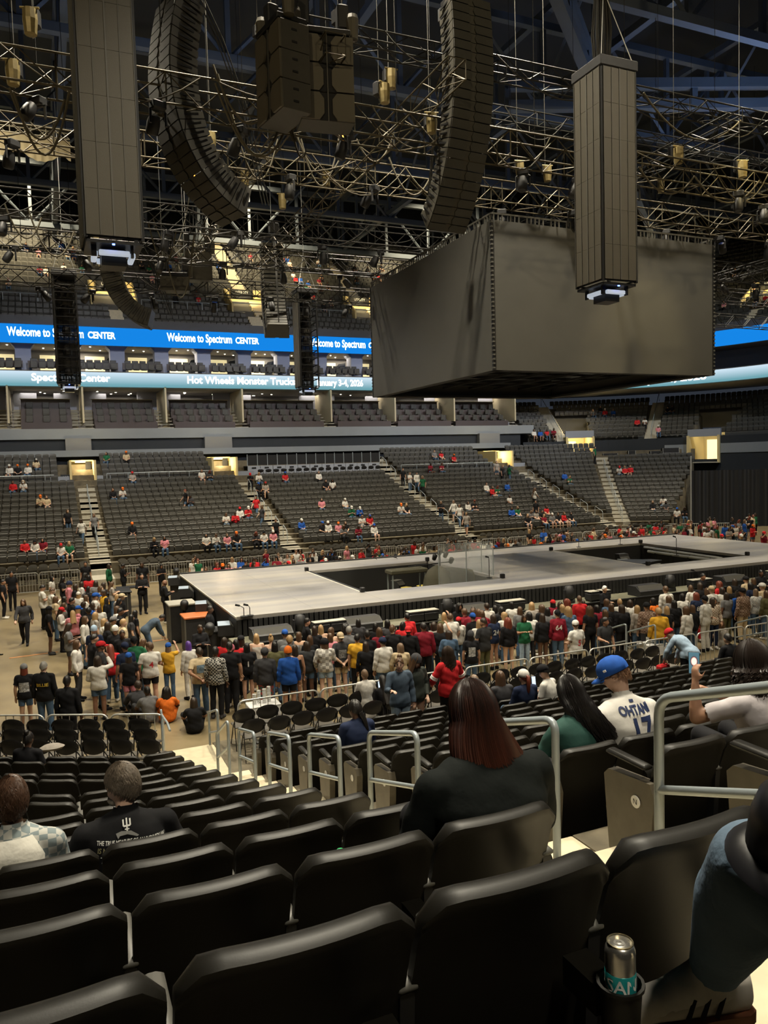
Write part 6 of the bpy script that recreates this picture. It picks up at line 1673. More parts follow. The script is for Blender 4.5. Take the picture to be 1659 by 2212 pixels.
number_on(o, kt, 'tee', m.mesh('emblem'), .04, mat('shirt_print_grey', (.16, .16, .15), .7), NK(h_man, .068), .0, key='man').name = 'emblem'
ob('beard', hm(MB().lathe([(.004, -.03), (.042, -.02), (.052, .0), (.046, .02), (.01, .022)], 12, (0, .045, -.088)), 'beard'), mat('beard_grey', (.22, .19, .16), .7, var=.4, scale=60), o).matrix_local = kt['HM'] @ Matrix.Translation((0, 0, 0))
# boy in white hoodie and plaid shirt at the left edge
p = seat_origin(26, 1730, 3); kt = HK[h_boy]
o = hperson(h_boy, p, 'boy with short brown hair in white hood and plaid shirt at left edge', 1, ('long', 'w'), ('pants', 'j'), short_hair(8, 90, 120, .05, .045), mat('hair_boy', (.060, .030, .017), .45, var=.3, scale=30), topmat=plaid('plaid_teal', (.40, .40, .37), (.17, .21, .22), 24))
ob('hood', hm(MB().loft([ell_ring(Vector((0, y, z-.10)), V3(0, .25, 1), V3(1, 0, 0), rx, ry, 20) for y, z, rx, ry in ((-.055, .72, .10, .07), (-.055, .80, .15, .105), (-.035, .90, .155, .13), (-.01, .965, .125, .12), (.0, 1.0, .10, .10), (.01, .985, .08, .08))]), 'hood'), mat('hood_white', (.55, .53, .47), .85, bump=.4, bscale=14), o)
# man in white lettered jersey and blue cap
JER = mat('jersey_white', (.56, .54, .50), .7, bump=.15, bscale=16); NAVYT = mat('jersey_navy', (.012, .025, .085), .6)
p = Vector((atY(1352, 1500, rowY(3)+.36).x, rowY(3)+.24, tread(3))); kt = HK[h_jer]
o = hperson(h_jer, p, 'man in white jersey numbered 17 and blue cap, looking down', 6, ('tee', 'w'), ('pants', 'k'), short_hair(1, 84, 116, .0, .02), mat('hair_ginger', (.20, .105, .055), .55, var=.3, scale=60), ('f', 'b'), topmat=JER, s=1.08)
number_on(o, kt, 'tee', 'OHTANI', .075, NAVYT, NK(h_jer, .050), 0, key='jer', bold=.003, width=.25); number_on(o, kt, 'tee', '17', .20, NAVYT, NK(h_jer, .175), .01, key='jer', bold=.006, width=.16)
number_on(o, kt, 'tee', MB().add([(-.016, -.008, 0), (.016, -.008, 0), (.016, .008, 0), (-.016, .008, 0)], [(0, 1, 2, 3)]).mesh('emblem'), .04, NAVYT, NK(h_jer, -.005), .0, key='jer').name = 'emblem'
g = MB()
for sx in (-1, 1):
    g.tube([(sx*.078, -.01, .012), (sx*.078, .085, .016), (sx*.06, .100, .014)], .0028, 5)
    g.tube([(sx*(.033+.024*math.cos(a)), .106, .006+.018*math.sin(a)) for a in [2*PI*k/12 for k in range(13)]], .0028, 5)
g.tube([(-.01, .108, .01), (.01, .108, .01)], .0028, 5)
ob('glasses', g.mesh('glasses'), BLACKM, o).matrix_local = kt['HM']
c_ = bpy.data.objects[o['hat']]; del o['hat']
ob('cap_logo', MB().box((-.088, .02, .062), (.006, .02, .014)), NUMTX, c_)
# woman in green shirt with long black hair
p = Vector((atY(1246, 1540, rowY(3)+.34).x, rowY(3)+.24, tread(3)))
hp_ = strand_hair(.36, 800, 1.5, 1.2, 14, side=.10, front=60, back=.10, rad=.0058, curl=.2)
hperson(h_grn, p, 'person in dark green shirt with very long black hair', 3, ('tee', 'e'), ('pants', 'k'), hp_, mat('hair_jet', (.010, .008, .0075), .36), topmat=mat('tee_green', (.012, .060, .048), .85, bump=.2, bscale=12), s=.98)
# person with dark curls holding up a phone
p = Vector((atY(1640, 1540, rowY(2)+.36).x, rowY(2)+.26, tread(2)))
hp_ = strand_hair(.22, 700, 1.75, 2.4, 22, front=40, rad=.007, curl=.8, cap=1.16)
oP = hperson(h_phn, p, 'person with bushy dark curls in white shirt holding up a phone', 2, ('tee', 'w'), ('pants', 'k'), hp_, mat('hair_curly_dark', (.018, .011, .008), .45), topmat=mat('tee_pale', (.52, .48, .50), .8, bump=.3, bscale=10), s=.98)
ob('bracelet', MB().tube([(-.343+.033*math.cos(a), .322+.033*math.sin(a), .925) for a in [2*PI*k/14 for k in range(15)]], .005, 5), NUMTX, oP)
ob('collar', hm(MB().loft([ell_ring(Vector((0, .105, z-.06)), V3(0, .1, 1), V3(1, 0, 0), r1, r1*.9, 18) for z, r1 in ((.985, .105), (1.02, .09), (1.045, .078), (1.03, .07))]), 'collar'), cloth('n'), oP)
def phone(loc, rz, rx, label, scr=None):
    e = empty('phone', loc, rz); e.rotation_euler = (rx, 0, rz)
    ob('body', MB().cbox((0, 0, 0), (.072, .009, .148), .004), BLACKM, e)
    s_ = ob('screen', MB().box((0, -.0052, 0), (.066, .001, .14)), scr or emis('phone_screen', (.5, .6, .75), .9), e)
    tag(e, label, 'phone', 'phones held up'); return e
SCRM = bpy.data.materials.new('phone_picture'); SCRM.use_nodes = True; nt = SCRM.node_tree; nt.nodes.clear()
tc = nt.nodes.new('ShaderNodeTexCoord'); gr = nt.nodes.new('ShaderNodeTexGradient'); gr.gradient_type = 'SPHERICAL'; mp = nt.nodes.new('ShaderNodeMapping'); mp.inputs['Scale'].default_value = (38, 1, 26); mp.inputs['Location'].default_value = (0, 0, -.25)
rp = nt.nodes.new('ShaderNodeValToRGB'); rp.color_ramp.elements[0].color = (.05, .10, .12, 1); rp.color_ramp.elements[1].color = (.85, .5, .42, 1); rp.color_ramp.elements[1].position = .45; rp.color_ramp.elements.new(.22).color = (.06, .02, .02, 1)
em = nt.nodes.new('ShaderNodeEmission'); em.inputs[1].default_value = 1.0; oo = nt.nodes.new('ShaderNodeOutputMaterial')
nt.links.new(tc.outputs['Object'], mp.inputs[0]); nt.links.new(mp.outputs[0], gr.inputs[0]); nt.links.new(gr.outputs['Fac'], rp.inputs[0]); nt.links.new(rp.outputs[0], em.inputs[0]); nt.links.new(em.outputs[0], oo.inputs[0])
hw = HK[h_phn]['J']['wr'][0]*.98
phone(p+hw+V3(.045, .055, .115), R_(-38), R_(-8), 'phone showing a portrait, held up by the curly-haired person', SCRM)
# jeans leg beside the camera
JEAN = mat('denim_light', (.115, .175, .25), .85, var=.18, scale=9, bump=.25, bscale=30)
p = Vector((1.43, rowY(-1)+.22, tread(-1))); o = hperson(h_jean, p, 'person in light jeans and white sneaker, knee at the right edge', 1, ('long', 'k'), ('pants', 'j'), HAIR['s'], hairmat('d'), topmat=JACK, botmat=JEAN, shoes='w')
an, toe = HK[h_jean]['J']['an'][0], HK[h_jean]['J']['toe'][0]
def sneaker(an, toe, zo=0.):
    d = (toe-an); d.z = 0; d.normalize(); lat = V3(-d.y, d.x, 0); b0 = V3(an.x, an.y, zo)-d*.06
    e = ob('sneaker', hm(MB().loft([[b0+d*s+lat*w_*math.cos(a)+V3(0, 0, zc+hh*math.sin(a)) for a in [2*PI*k/14 for k in range(14)]] for s, w_, zc, hh in ((-.03, .02, .06, .03), (-.02, .034, .075, .055), (.04, .042, .075, .058), (.11, .045, .065, .045), (.18, .046, .052, .030), (.235, .036, .045, .022), (.26, .012, .042, .012))]), 'sneaker'), mat('sneaker_white', (.52, .49, .44), .7), o)
    ob('sole', hm(MB().loft([[b0+d*s+lat*w_+V3(0, 0, z) for w_, z in ((-w, .0), (w, .0), (w*1.03, .03), (-w*1.03, .03))] for s, w in ((-.035, .022), (-.01, .040), (.06, .042), (.13, .050), (.2, .048), (.25, .03), (.27, .012))]), 'sole'), mat('sole_gum', (.26, .105, .05), .6), e)
    for k in range(3):
        ob('stripe', MB().tube([b0+d*(.075+.035*k)+lat*-.047+V3(0, 0, .04), b0+d*(.055+.035*k)+lat*-.040+V3(0, 0, .085)], .007, 4), BLACK, e)
        ob('stripe', MB().tube([b0+d*(.075+.035*k)+lat*.047+V3(0, 0, .04), b0+d*(.055+.035*k)+lat*.040+V3(0, 0, .085)], .007, 4), BLACK, e)
sneaker(an, toe, .072); sneaker(HK[h_jean]['J']['an'][1], HK[h_jean]['J']['toe'][1])
q = CAMP+ray(1722, 1795)*1.32
hat = empty('brimmed_hat', q); tag(hat, 'shiny black brimmed hat resting over the jeans knee', 'hat'); hat.rotation_euler = (.25, -.2, .4)
HATM = mat('hat_black', (.008, .008, .010), .35)
ob('crown', hm(MB().lathe([(.066, -.05), (.074, -.045), (.077, .015), (.071, .055), (.045, .075), (.01, .08)], 28), 'crown'), HATM, hat)
ob('brim', hm(MB().lathe([(.070, -.042), (.100, -.068), (.103, -.073), (.098, -.075), (.066, -.052)], 28), 'brim'), HATM, hat)
# girl with braided hair
p = seat_origin(768, 1560, 8); p.x = max(p.x, 3.40)
m = hair_shell(44, 92, 116, r=1.09, nz=.04); m.tube([(0, -.10, -.02), (.03, -.13, -.12), (.05, -.14, -.25), (.05, -.12, -.36)], [.03, .032, .026, .012], 8)
hperson(h_brd, p, 'person with dark braided hair in navy hoodie, alone beside the aisle', 4, ('long', 'n'), ('pants', 'k'), hm(m, 'hair'), hairmat('k'))
# standing pair and red jersey
FE = mat('eye_dark', (.01, .008, .006), .3); LIP = mat('lip_tone', (.33, .10, .09), .5)
def face_parts(o, HMx):
    for sx in (-1, 1):
        ob('eye', hm(MB().lathe([(.001, -.006), (.010, -.003), (.012, 0), (.010, .003), (.001, .006)], 10, (sx*.031, .086, .012), Matrix.Rotation(PI/2, 3, 'X')), 'eye'), FE, o).matrix_local = HMx
        ob('eyebrow', MB().tube([(sx*.016, .093, .034), (sx*.032, .091, .039), (sx*.048, .083, .033)], .0035, 5), FE, o).matrix_local = HMx
    ob('lips', MB().tube([(-.022, .091, -.052), (-.008, .099, -.049), (.008, .099, -.049), (.022, .091, -.052)], [.003, .006, .006, .003], 6), LIP, o).matrix_local = HMx
def stand_at(u, vtop, j, h, dy=.45):
    y = rowY(j)+dy; return Vector((atY(u, vtop, y).x, y, tread(j)))
p = stand_at(862, 1415, 12, 1.72, .40); o = hperson(h_std, p, 'smiling person in slate blue sweater and light jeans, standing among seats', 6, ('long', 'a'), ('pants', 'l'), HAIR['u'], hairmat('b'), rz=PI-.15, s=1.03, seated=False); face_parts(o, HK[h_std]['HM'])
p = stand_at(897, 1414, 12, 1.68, .62); o = hperson(h_st2, p, 'person in dark top and denim skirt with wavy hair and bandana', 6, ('long', 'c'), ('skirt', 'j'), HAIR['c'], hairmat('b'), ('n', 'd'), rz=PI+.1, s=1.0, seated=False, topmat=mat('top_dark_green', (.012, .018, .014), .8)); del o['hat']; face_parts(o, HK[h_st2]['HM'])
p = stand_at(968, 1402, 12, 1.74, .50)
hp_ = strand_hair(.42, 260, 1.5, 1.6, 33, front=45, rad=.011, curl=.6)
o = hperson(h_red, p, 'person in red jersey with long dark curls, standing with back turned', 0, ('long', 'r'), ('pants', 'k'), hp_, hairmat('d'), s=1.05, seated=False)
for s_ in (0, 1):
    el, wr = HK[h_red]['J']['el'][s_], HK[h_red]['J']['wr'][s_]; sh = HK[h_red]['J']['sh'][s_]
    for t in (.78, .9):
        c = sh.lerp(el, t); d = (el-sh); ob('sleeve_stripe', hm(MB().loft([ell_ring(c+d.normalized()*a, d, V3(0, 1, 0), .072, .072, 14) for a in (-.012, .012)]), 'sleeve_stripe'), NUMTX, o)
# bent person in pale blue shirt with red cap
p = stand_at(1490, 1350, 12, 1.3, .45); p.y += .1
o = hperson(h_bnt, p, 'person in pale blue shirt and red cap bending over seats', 6, ('long', 'l'), ('pants', 'k'), HAIR['s'], hairmat('d'), ('f', 'r'), rz=.35, seated=False); del o['hat']
bg = empty('tote_bag', p+V3(-.35, .35, .42)); ob('body', MB().cbox((0, 0, 0), (.30, .16, .42), .04), cloth('r'), bg); ob('strap', MB().tube([(-.1, 0, .2), (-.09, 0, .42), (.09, 0, .42), (.1, 0, .2)], .012, 5), cloth('t'), bg); tag(bg, 'red tote bag held by the bending person', 'bag')
# other heads among the near seats
def sitter(u, v, j, label, top, hair, hat=None, skin=1, pose='S', rz=0., s=1.0, fold=None):
    if fold is None:
        p = seat_origin(u, v, j)
        sit_down(p+V3(0, -.24, 0))
    else: p = Vector((atY(u, v, fold+.2).x, fold+.06, .35))
    return person(KITS[pose], p, rz, (s, s, s), skin, top, ('pants', 'j'), 'k', hair, hat, label)
sitter(1022, 1480, 11, 'person with light brown hair seen over the seats beyond auburn hair', ('tee', 't'), ('l', 's'))
sitter(1078, 1475, 11, 'person with brown hair low in the seats, right of light brown hair', ('tee', 'd'), ('l', 'b'))
sitter(1128, 1470, 10, 'person in navy top with white cap and ginger ponytail', ('long', 'n'), ('p', 'r'), ('f', 'w'))
o = sitter(1188, 1465, 10, 'person in white shirt and black cap looking at a phone', ('tee', 'w'), ('s', 'k'), ('f', 'k'), 1, 'T', .5)
phone(o.location+V3(-.16, .36, .98), R_(-20), R_(-15), 'phone in the hands of the black-capped person')
sitter(1568, 1395, 12, 'person in black jacket seated right of the bending person', ('long', 'k'), ('s', 'k'))
sitter(785, 1465, 0, 'boy with ginger hair in pale grey hoodie on a folding chair', ('long', 'w'), ('s', 's'), fold=16.05)
o = sitter(828, 1455, 0, 'person with long black hair raising a phone on a folding chair', ('tee', 'k'), ('x', 'k'), fold=15.3, pose='T')
phone(o.location+V3(.02, .42, 1.02), 0, R_(-10), 'glowing phone raised by the black-haired person')
q = atZ(56, 1584, tread(12)+1.29); person(KITS['S'], (q.x, q.y, tread(12)), -KA, (1, 1, 1), 4, ('tee', 'k'), ('pants', 'k'), 'k', ('u', 'k'), None, 'person with black hair low in the angled left seats'); sit_down((q.x, q.y-.2, tread(12)))
o = ob('jacket', hm(MB().lathe([(.02, .0), (.14, .02), (.17, .07), (.10, .13), (.01, .15)], 14), 'jacket'), cloth('i'), None, (atZ(112, 1612, 1.35)[0], atZ(112, 1612, 1.35)[1], 1.28)); o.scale = (1.3, .8, .8); tag(o, 'pale jacket heaped on a left folding chair', 'jacket')
# ------------------------------------------------------------------ drink can, bottle
yb, zb = rowY(0)-.12, tread(0)+.615
e = empty('drink_can', (AX0-.26-.51+.165, yb, zb-.049)); tag(e, 'silver drink can with teal label in the cup holder', 'can')
CANM = mat('can_silver', (.62, .60, .55), .25, .9); TEAL = mat('can_teal', (.02, .36, .38), .35, .3)
ob('body', hm(MB().lathe([(.022, 0), (.030, .006), (.033, .014), (.033, .128), (.0315, .138), (.027, .149)], 28), 'body'), CANM, e)
ob('lid', hm(MB().lathe([(.0275, .148), (.0285, .152), (.0265, .153), (.025, .147), (.001, .146)], 28), 'lid'), mat('can_lid', (.7, .62, .42), .22, .9), e)
ob('tab', MB().lathe([(.012, .1475), (.012, .150), (.006, .150), (.006, .1475)], 14, (0, -.004, 0)), CANM, e)
ob('label_band', hm(MB().lathe([(.0331, .030), (.0335, .031), (.0335, .088), (.0331, .089)], 28), 'label_band'), TEAL, e)
t = text_mesh('DASANI', .040, spacing=1.0, bold=.0006); 
for v in t.vertices:
    a = v.co.x/.034; ang = a-PI/2-R_(0); v.co = (.0342*math.cos(ang), .0342*math.sin(ang), .066+v.co.y)
ob('lettering', t, NUMTX, e); e.rotation_euler = (0, 0, R_(-70))
q = atY(735, 1836, 2.72); e = empty('water_bottle', (q.x, q.y, q.z-.20)); tag(e, 'clear bottle with green cap between the seats', 'bottle')
ob('body', hm(MB().lathe([(.01, 0), (.03, .004), (.032, .02), (.032, .13), (.02, .165), (.013, .175), (.013, .185), (.005, .186)], 18), 'body'), mat('bottle_clear', (.5, .6, .55), .08, trans=.9), e)
ob('cap', hm(MB().lathe([(.001, .183), (.0145, .183), (.0145, .200), (.012, .203), (.001, .203)], 18), 'cap'), mat('cap_green', (.02, .32, .10), .4), e)

# ================================================================== stage furniture
LEDGE = mat('ledge_deck', (.13, .125, .085), .6, var=.35, scale=1.5)
e = empty('stage_apron'); tag(e, 'black low apron ledge running along the near side of the stage', 'stage apron')
n = 12
for k in range(n):
    a, b_ = SX0-.3+(34.2-SX0+.3)*k/n, SX0-.3+(34.2-SX0+.3)*(k+1)/n
    ob('deck', MB().cbox(((a+b_)/2, 23.35, .92), (b_-a-.01, 1.5, .08), .01), LEDGE, e)
    ob('front_panel', MB().box(((a+b_)/2, 22.66, .74), (b_-a, .05, .32)), SKIRT, e)
    ob('leg', MB().box((a+.1, 22.7, .45), (.08, .08, .9)), BLACKM, e)
ob('rear_cloth', MB().box(((SX0+SX1)/2, 24.05, .45), (SX1-SX0, .04, .9)), BLACK, e)
# black front-of-stage barrier
k = 0; x = SX0-.1
while x < 33:
    q = empty('stage_barrier', (x, 22.42, 0)); ob('panel', MB().cbox((.6, 0, .55), (1.18, .05, 1.08), .02), SKIRT, q); ob('top_rail', MB().tube([(0, -.04, 1.1), (1.2, -.04, 1.1)], .03, 6), BLACKM, q); ob('kick_plate', MB().box((.6, -.3, .02), (1.18, .6, .03)), BLACKM, q)
    tag(q, 'black steel stage barrier panel, %s from the left' % ordn(k), 'barrier', 'stage barriers'); x += 1.21; k += 1
WTOP = mat('wedge_top', (.42, .40, .34), .5); WBLUE = mat('wedge_top_blue', (.28, .34, .42), .45)
def wedge_monitor(p, w, d, h, rz, label, top=WTOP, group='stage wedges'):
    q = empty('stage_wedge', p, rz)
    ob('body', MB().prism([(-d/2, 0), (d/2, 0), (d/2, h), (-d*.15, h), (-d/2, h*.55)], (-w/2, 0, 0), (0, 1, 0), (0, 0, 1), (1, 0, 0), w), CASE, q)
    ob('grille', MB().box((0, -d*.33, h*.80), (w*.94, .02, d*.42), Matrix.Rotation(R_(-42), 3, 'X')), GRL, q)
    ob('top_panel', MB().box((0, d*.17, h+.006), (w, d*.64, .012)), top, q)
    tag(q, label, 'stage monitor', group)
def small_box(p, label):
    q = empty('floor_light', p); ob('body', MB().cbox((0, 0, .17), (.52, .36, .24), .02), CASE, q); ob('top_panel', MB().box((0, .0, .37), (.54, .34, .02)), WTOP, q); ob('foot', MB().box((-.2, 0, .03), (.06, .3, .06)), BLACKM, q); ob('foot', MB().box((.2, 0, .03), (.06, .3, .06)), BLACKM, q); ob('yoke', MB().box((0, -.19, .33), (.5, .02, .06)), BLACKM, q)
    tag(q, label, 'stage light', 'apron lights')
for k, (u, v) in enumerate(((564, 1352), (749, 1330), (985, 1308), (1352, 1265), (1535, 1246))):
    q = atZ(u, v, 1.15); wedge_monitor((q.x, 23.3, .96), 1.25, .7, .36, 0, 'wide black wedge monitor on the apron, %s from the left' % ordn(k), CASE)
for k, (u, v) in enumerate(((654, 1333), (688, 1330), (859, 1317), (888, 1313), (1046, 1297), (1072, 1294), (1223, 1274), (1243, 1272), (1445, 1252), (1465, 1250), (1605, 1233), (1625, 1231))):
    q = atZ(u, v, 1.15); small_box((q.x, 23.3, .96), 'small pale-topped light box on the apron, %s from the left' % ordn(k))
for k, (u, v) in enumerate(((618, 1340), (920, 1306), (1180, 1280), (1400, 1258))):
    q = atZ(u, v, 1.15); e = empty('upright_light', (q.x, 23.4, .96)); ob('base', MB().cbox((0, 0, .07), (.34, .3, .14), .02), CASE, e); ob('head', hm(MB().lathe([(.05, .12), (.17, .16), (.19, .4), (.15, .62), (.05, .66)], 16), 'head'), CASE, e); ob('yoke', MB().box((.2, 0, .3), (.05, .12, .4)), CASE, e); ob('yoke', MB().box((-.2, 0, .3), (.05, .12, .4)), CASE, e)
    tag(e, 'upright black moving head light on the apron, %s from the left' % ordn(k), 'stage light', 'apron moving heads')
# left end of the stage: black towers, desks, wedges
ORG = mat('orange_edge', (.45, .12, .03), .5)
def tower(x, y, w_, d_, h, label, top=CASE):
    e = empty('equipment_case', (x, y, 0)); ob('body', MB().cbox((0, 0, h/2), (w_, d_, h), .03), CASE, e); ob('top', MB().cbox((0, 0, h+.03), (w_+.06, d_+.06, .07), .015), top, e)
    for sx in (-1, 1): ob('corner', MB().box((sx*(w_/2), -d_/2-.004, h/2), (.05, .03, h)), SEATG, e); ob('caster', MB().lathe([(.01, -.03), (.06, -.03), (.06, .03), (.01, .03)], 10, (sx*w_*.4, -d_/2-.06, .07), Matrix.Rotation(PI/2, 3, 'Y')), BLACKM, e)
    tag(e, label, 'equipment case', 'cases left of the stage')
tower(4.35, 29.1, .95, 1.0, 1.35, 'tall black equipment case with pale lid left of the stage', WTOP)
tower(4.55, 27.1, .9, .9, 1.2, 'black equipment case with orange edge left of the stage', ORG)
tower(4.9, 25.3, .7, .7, 1.0, 'black equipment case at the near left stage corner')
for k, (u, v, zt, tp) in enumerate(((402, 1268, 1.55, WBLUE), (440, 1300, 1.55, WBLUE), (490, 1345, 1.3, WBLUE), (378, 1245, 1.5, WBLUE))):
    q = atZ(u, v, zt); wedge_monitor((q.x, q.y, zt-.36), .75, .6, .34, R_(80), 'black wedge with blue-grey top left of the stage, %s towards the camera' % ordn([1, 2, 3, 0][k]), tp, 'left end wedges')
    ob('stand', MB().box((0, 0, -(zt-.36)/2), (.5, .45, zt-.37)), CASE, bpy.data.objects[[o_.name for o_ in COL.objects if o_.name.startswith('stage_wedge')][-1]])
for k, (u, v) in enumerate(((400, 1300), (455, 1350), (382, 1230))):
    q = atZ(u, v, 1.55); e = empty('spot_fixture', (q.x-.05, q.y, 1.2)); ob('body', hm(MB().lathe([(.03, .0), (.13, .02), (.15, .25), (.11, .34), (.02, .35)], 12, (0, 0, .1), rot(x=.5)), 'body'), CASE, e); ob('bracket', MB().box((0, 0, -.55), (.12, .12, 1.3)), BLACKM, e); tag(e, 'black spotlight at the left end of the stage, %s of three' % ordn(k), 'stage light', 'left end lights')
def mic(u, v, z, label, h=.5, boom=.25):
    q = atZ(u, v, z); e = empty('microphone_stand', (q.x, q.y, z)); ob('stand', MB().tube([(0, 0, 0), (0, 0, h)], .014, 6), BLACKM, e); ob('base', MB().lathe([(.01, 0), (.12, 0), (.12, .02), (.01, .03)], 14), BLACKM, e)
    ob('boom', MB().tube([(0, 0, h), (-boom, 0, h+.08)], .011, 5), BLACKM, e); ob('microphone', MB().tube([(-boom, 0, h+.08), (-boom-.14, 0, h+.12)], [.03, .035], 8), BLACK, e); tag(e, label, 'microphone', 'microphones on stage')
mic(527, 1332, SZ, 'black microphone at the near left stage corner', .28, .12); mic(540, 1330, SZ, 'second black microphone at the near left stage corner', .26, .05)
for k, (u, v) in enumerate(((742, 1262), (816, 1262), (860, 1260))): mic(u, v, .4, 'thin microphone stand in the left stage pit, %s from the left' % ordn(k), 1.2, .05)
mic(1057, 1248, SZ, 'thin microphone stand at the right end of the left pit', .75, .02); mic(1250, 1182, SZ, 'boom microphone stand at the far side of the right pit', .5, .4); mic(1340, 1176, SZ, 'thin microphone stand behind the right pit', .4, .05); mic(1461, 1200, SZ, 'thin microphone stand among the right pit rails', .8, .05); mic(1505, 1262, .96, 'small microphone on the apron edge', .5, .15)
# ---- left pit: covered instruments and plexiglass
TARP = mat('tarp_olive', (.075, .070, .045), .8, bump=.5, bscale=7)
def covered(x, y, z, prof, label, seed, m_=TARP, sx=1., sy=1.):
    rnd = random.Random(seed); rings = []
    for zz, rr in prof:
        ring = []
        for k in range(28):
            a = 2*PI*k/28; w_ = 1+.07*math.sin(a*7+seed)*(1-zz)+.05*rnd.uniform(-1, 1)
            ring.append(V3(rr*w_*math.cos(a)*sx, rr*w_*math.sin(a)*sy, zz))
        rings.append(ring)
    o = ob('covered_instrument', hm(MB().loft(rings), 'covered_instrument'), m_, None, (x, y, z)); tag(o, label, 'covered equipment', 'covered instruments'); return o
PZ = .4
covered(14.6, 28.3, PZ, [(0, .75), (.3, .66), (.7, .6), (1.15, .55), (1.45, .42), (1.6, .2), (1.66, .02)], 'olive tarp thrown over a tall instrument in the left pit', 2)
covered(15.5, 28.7, PZ, [(0, .85), (.4, .82), (.9, .8), (1.25, .78), (1.35, .6), (1.38, .02)], 'dark cloth covered desk at the right of the left pit', 5, mat('cloth_dark_olive', (.030, .030, .022), .85, bump=.4), 1.0, 1.3)
covered(16.2, 28.6, PZ, [(0, .35), (.6, .33), (1.1, .3), (1.3, .2), (1.36, .02)], 'small rounded covered drum beside the plexiglass', 8)
e = empty('keyboard_table', (13.8, 29.6, PZ)); ob('table_top', MB().cbox((0, 0, 1.35), (1.7, .7, .18), .04), TARP, e)
for sx in (-.75, .75):
    for sy in (-.25, .25): ob('leg', MB().box((sx, sy, .65), (.05, .05, 1.3)), RAIL, e)
tag(e, 'covered keyboard on a thin-legged table in the left pit', 'keyboard')
PLEX = mat('plexiglass', (.85, .9, .9), .05, alpha=.12)
for k, (x0, y0, x1, y1) in enumerate(((14.3, 27.6, 15.4, 27.3), (15.4, 27.3, 16.55, 27.2), (16.6, 27.2, 16.7, 28.3), (16.7, 28.3, 16.7, 29.4))):
    d = Vector((x1-x0, y1-y0, 0)); e = empty('plexiglass_screen', (x0, y0, PZ if k < 2 else SZ), math.atan2(d.y, d.x)); L = d.length; h = 2.6 if k < 2 else 1.2
    ob('pane', MB().box((L/2, 0, h/2), (L-.02, .012, h)), PLEX, e); ob('edge', MB().box((0, 0, h/2), (.03, .03, h)), RAIL, e); ob('top_edge', MB().box((L/2, 0, h), (L, .02, .02)), RAIL, e)
    tag(e, 'clear plexiglass screen around the drums in the left pit, %s panel' % ordn(k), 'screen', 'plexiglass screens')
YEL2 = mat('cymbal_yellow', (.65, .52, .10), .4, .3)
for k, (u, v) in enumerate(((878, 1270), (912, 1266))):
    q = atZ(u, v, .75); e = empty('cymbal', (q.x, q.y, .4)); ob('plate', hm(MB().lathe([(.01, .42), (.05, .41), (.26, .37), (.26, .365), (.01, .40)], 20), 'plate'), YEL2, e); ob('stand', MB().tube([(0, 0, 0), (0, 0, .42)], .015, 6), BLACKM, e); tag(e, 'yellow cymbal low in the left pit, %s from the left' % ordn(k), 'cymbal', 'cymbals')
q = atZ(860, 1268, .7); wedge_monitor((q.x, q.y, .4), .5, .5, .6, R_(30), 'tilted grey monitor speaker in the left pit', SEATG, 'pit monitors')
e = empty('drum_stool', (11.9, 27.9, .4)); ob('seat', hm(MB().lathe([(.01, .52), (.18, .52), (.2, .56), (.18, .6), (.01, .61)], 16), 'seat'), BLACK, e); ob('post', MB().tube([(0, 0, 0), (0, 0, .52)], .03, 6), BLACKM, e)
for k in range(3): ob('leg', MB().tube([(0, 0, .25), (.25*math.cos(k*2.1), .25*math.sin(k*2.1), 0)], .015, 5), BLACKM, e)
tag(e, 'black drum stool in the left pit', 'stool')
# overhead light cluster on a stand above the left pit
e = empty('cluster_light', (15.3, 29.4, 1.9)); ob('pole', MB().tube([(0, 0, -1.4), (0, 0, .4)], .03, 6), BLACKM, e); ob('arm', MB().tube([(-1.4, .2, .0), (.6, 0, .1)], .025, 6), BLACKM, e)
for k, (x, z) in enumerate(((-.25, .35), (.0, .55), (.28, .42), (.55, .15))): ob('lamp_head', hm(MB().lathe([(.02, -.16), (.09, -.12), (.11, .1), (.04, .16)], 10, (x, 0, z), rot(x=.6)), 'lamp_head'), CASE, e)
tag(e, 'black lamp cluster on a stand over the left pit', 'stage light')
# ---- right pit: grand keyboard, rails
e = empty('grand_piano', (25.4, 28.4, .4), R_(15)); ob('body', MB().prism([(-.9, -.5), (.9, -.5), (.9, .1), (.55, .35), (.2, .9), (-.5, 1.1), (-.9, .8)], (0, 0, .7), (1, 0, 0), (0, 1, 0), (0, 0, 1), .3), BLACKM, e)
for x, y in ((-.7, -.3), (.7, -.3), (-.5, .8)): ob('leg', MB().tube([(x, y, 0), (x, y, .7)], .06, 8), BLACKM, e)
ob('keys', MB().box((0, -.52, .85), (1.3, .14, .04)), PLATE, e); tag(e, 'black grand piano in the right stage pit', 'piano')
for k in range(2):
    p0, p1 = atZ(1392+8*k, 1182+9*k, 1.45), atZ(1560-14*k, 1207+4*k, 1.45)
    o = ob('lift_rail', MB().tube([(0, 0, 0), p1-p0], .07, 6), mat('rail_pale', (.4, .4, .37), .4, .5), None, p0); tag(o, 'pale lift rail across the right pit, %s of two' % ordn(k), 'rail', 'lift rails')
    for t in range(4):
        q = p0.lerp(p1, (t+.5)/4)-p0; ob('support', MB().box((q.x, q.y, -.52), (.1, .1, 1.0)), BLACKM, o)
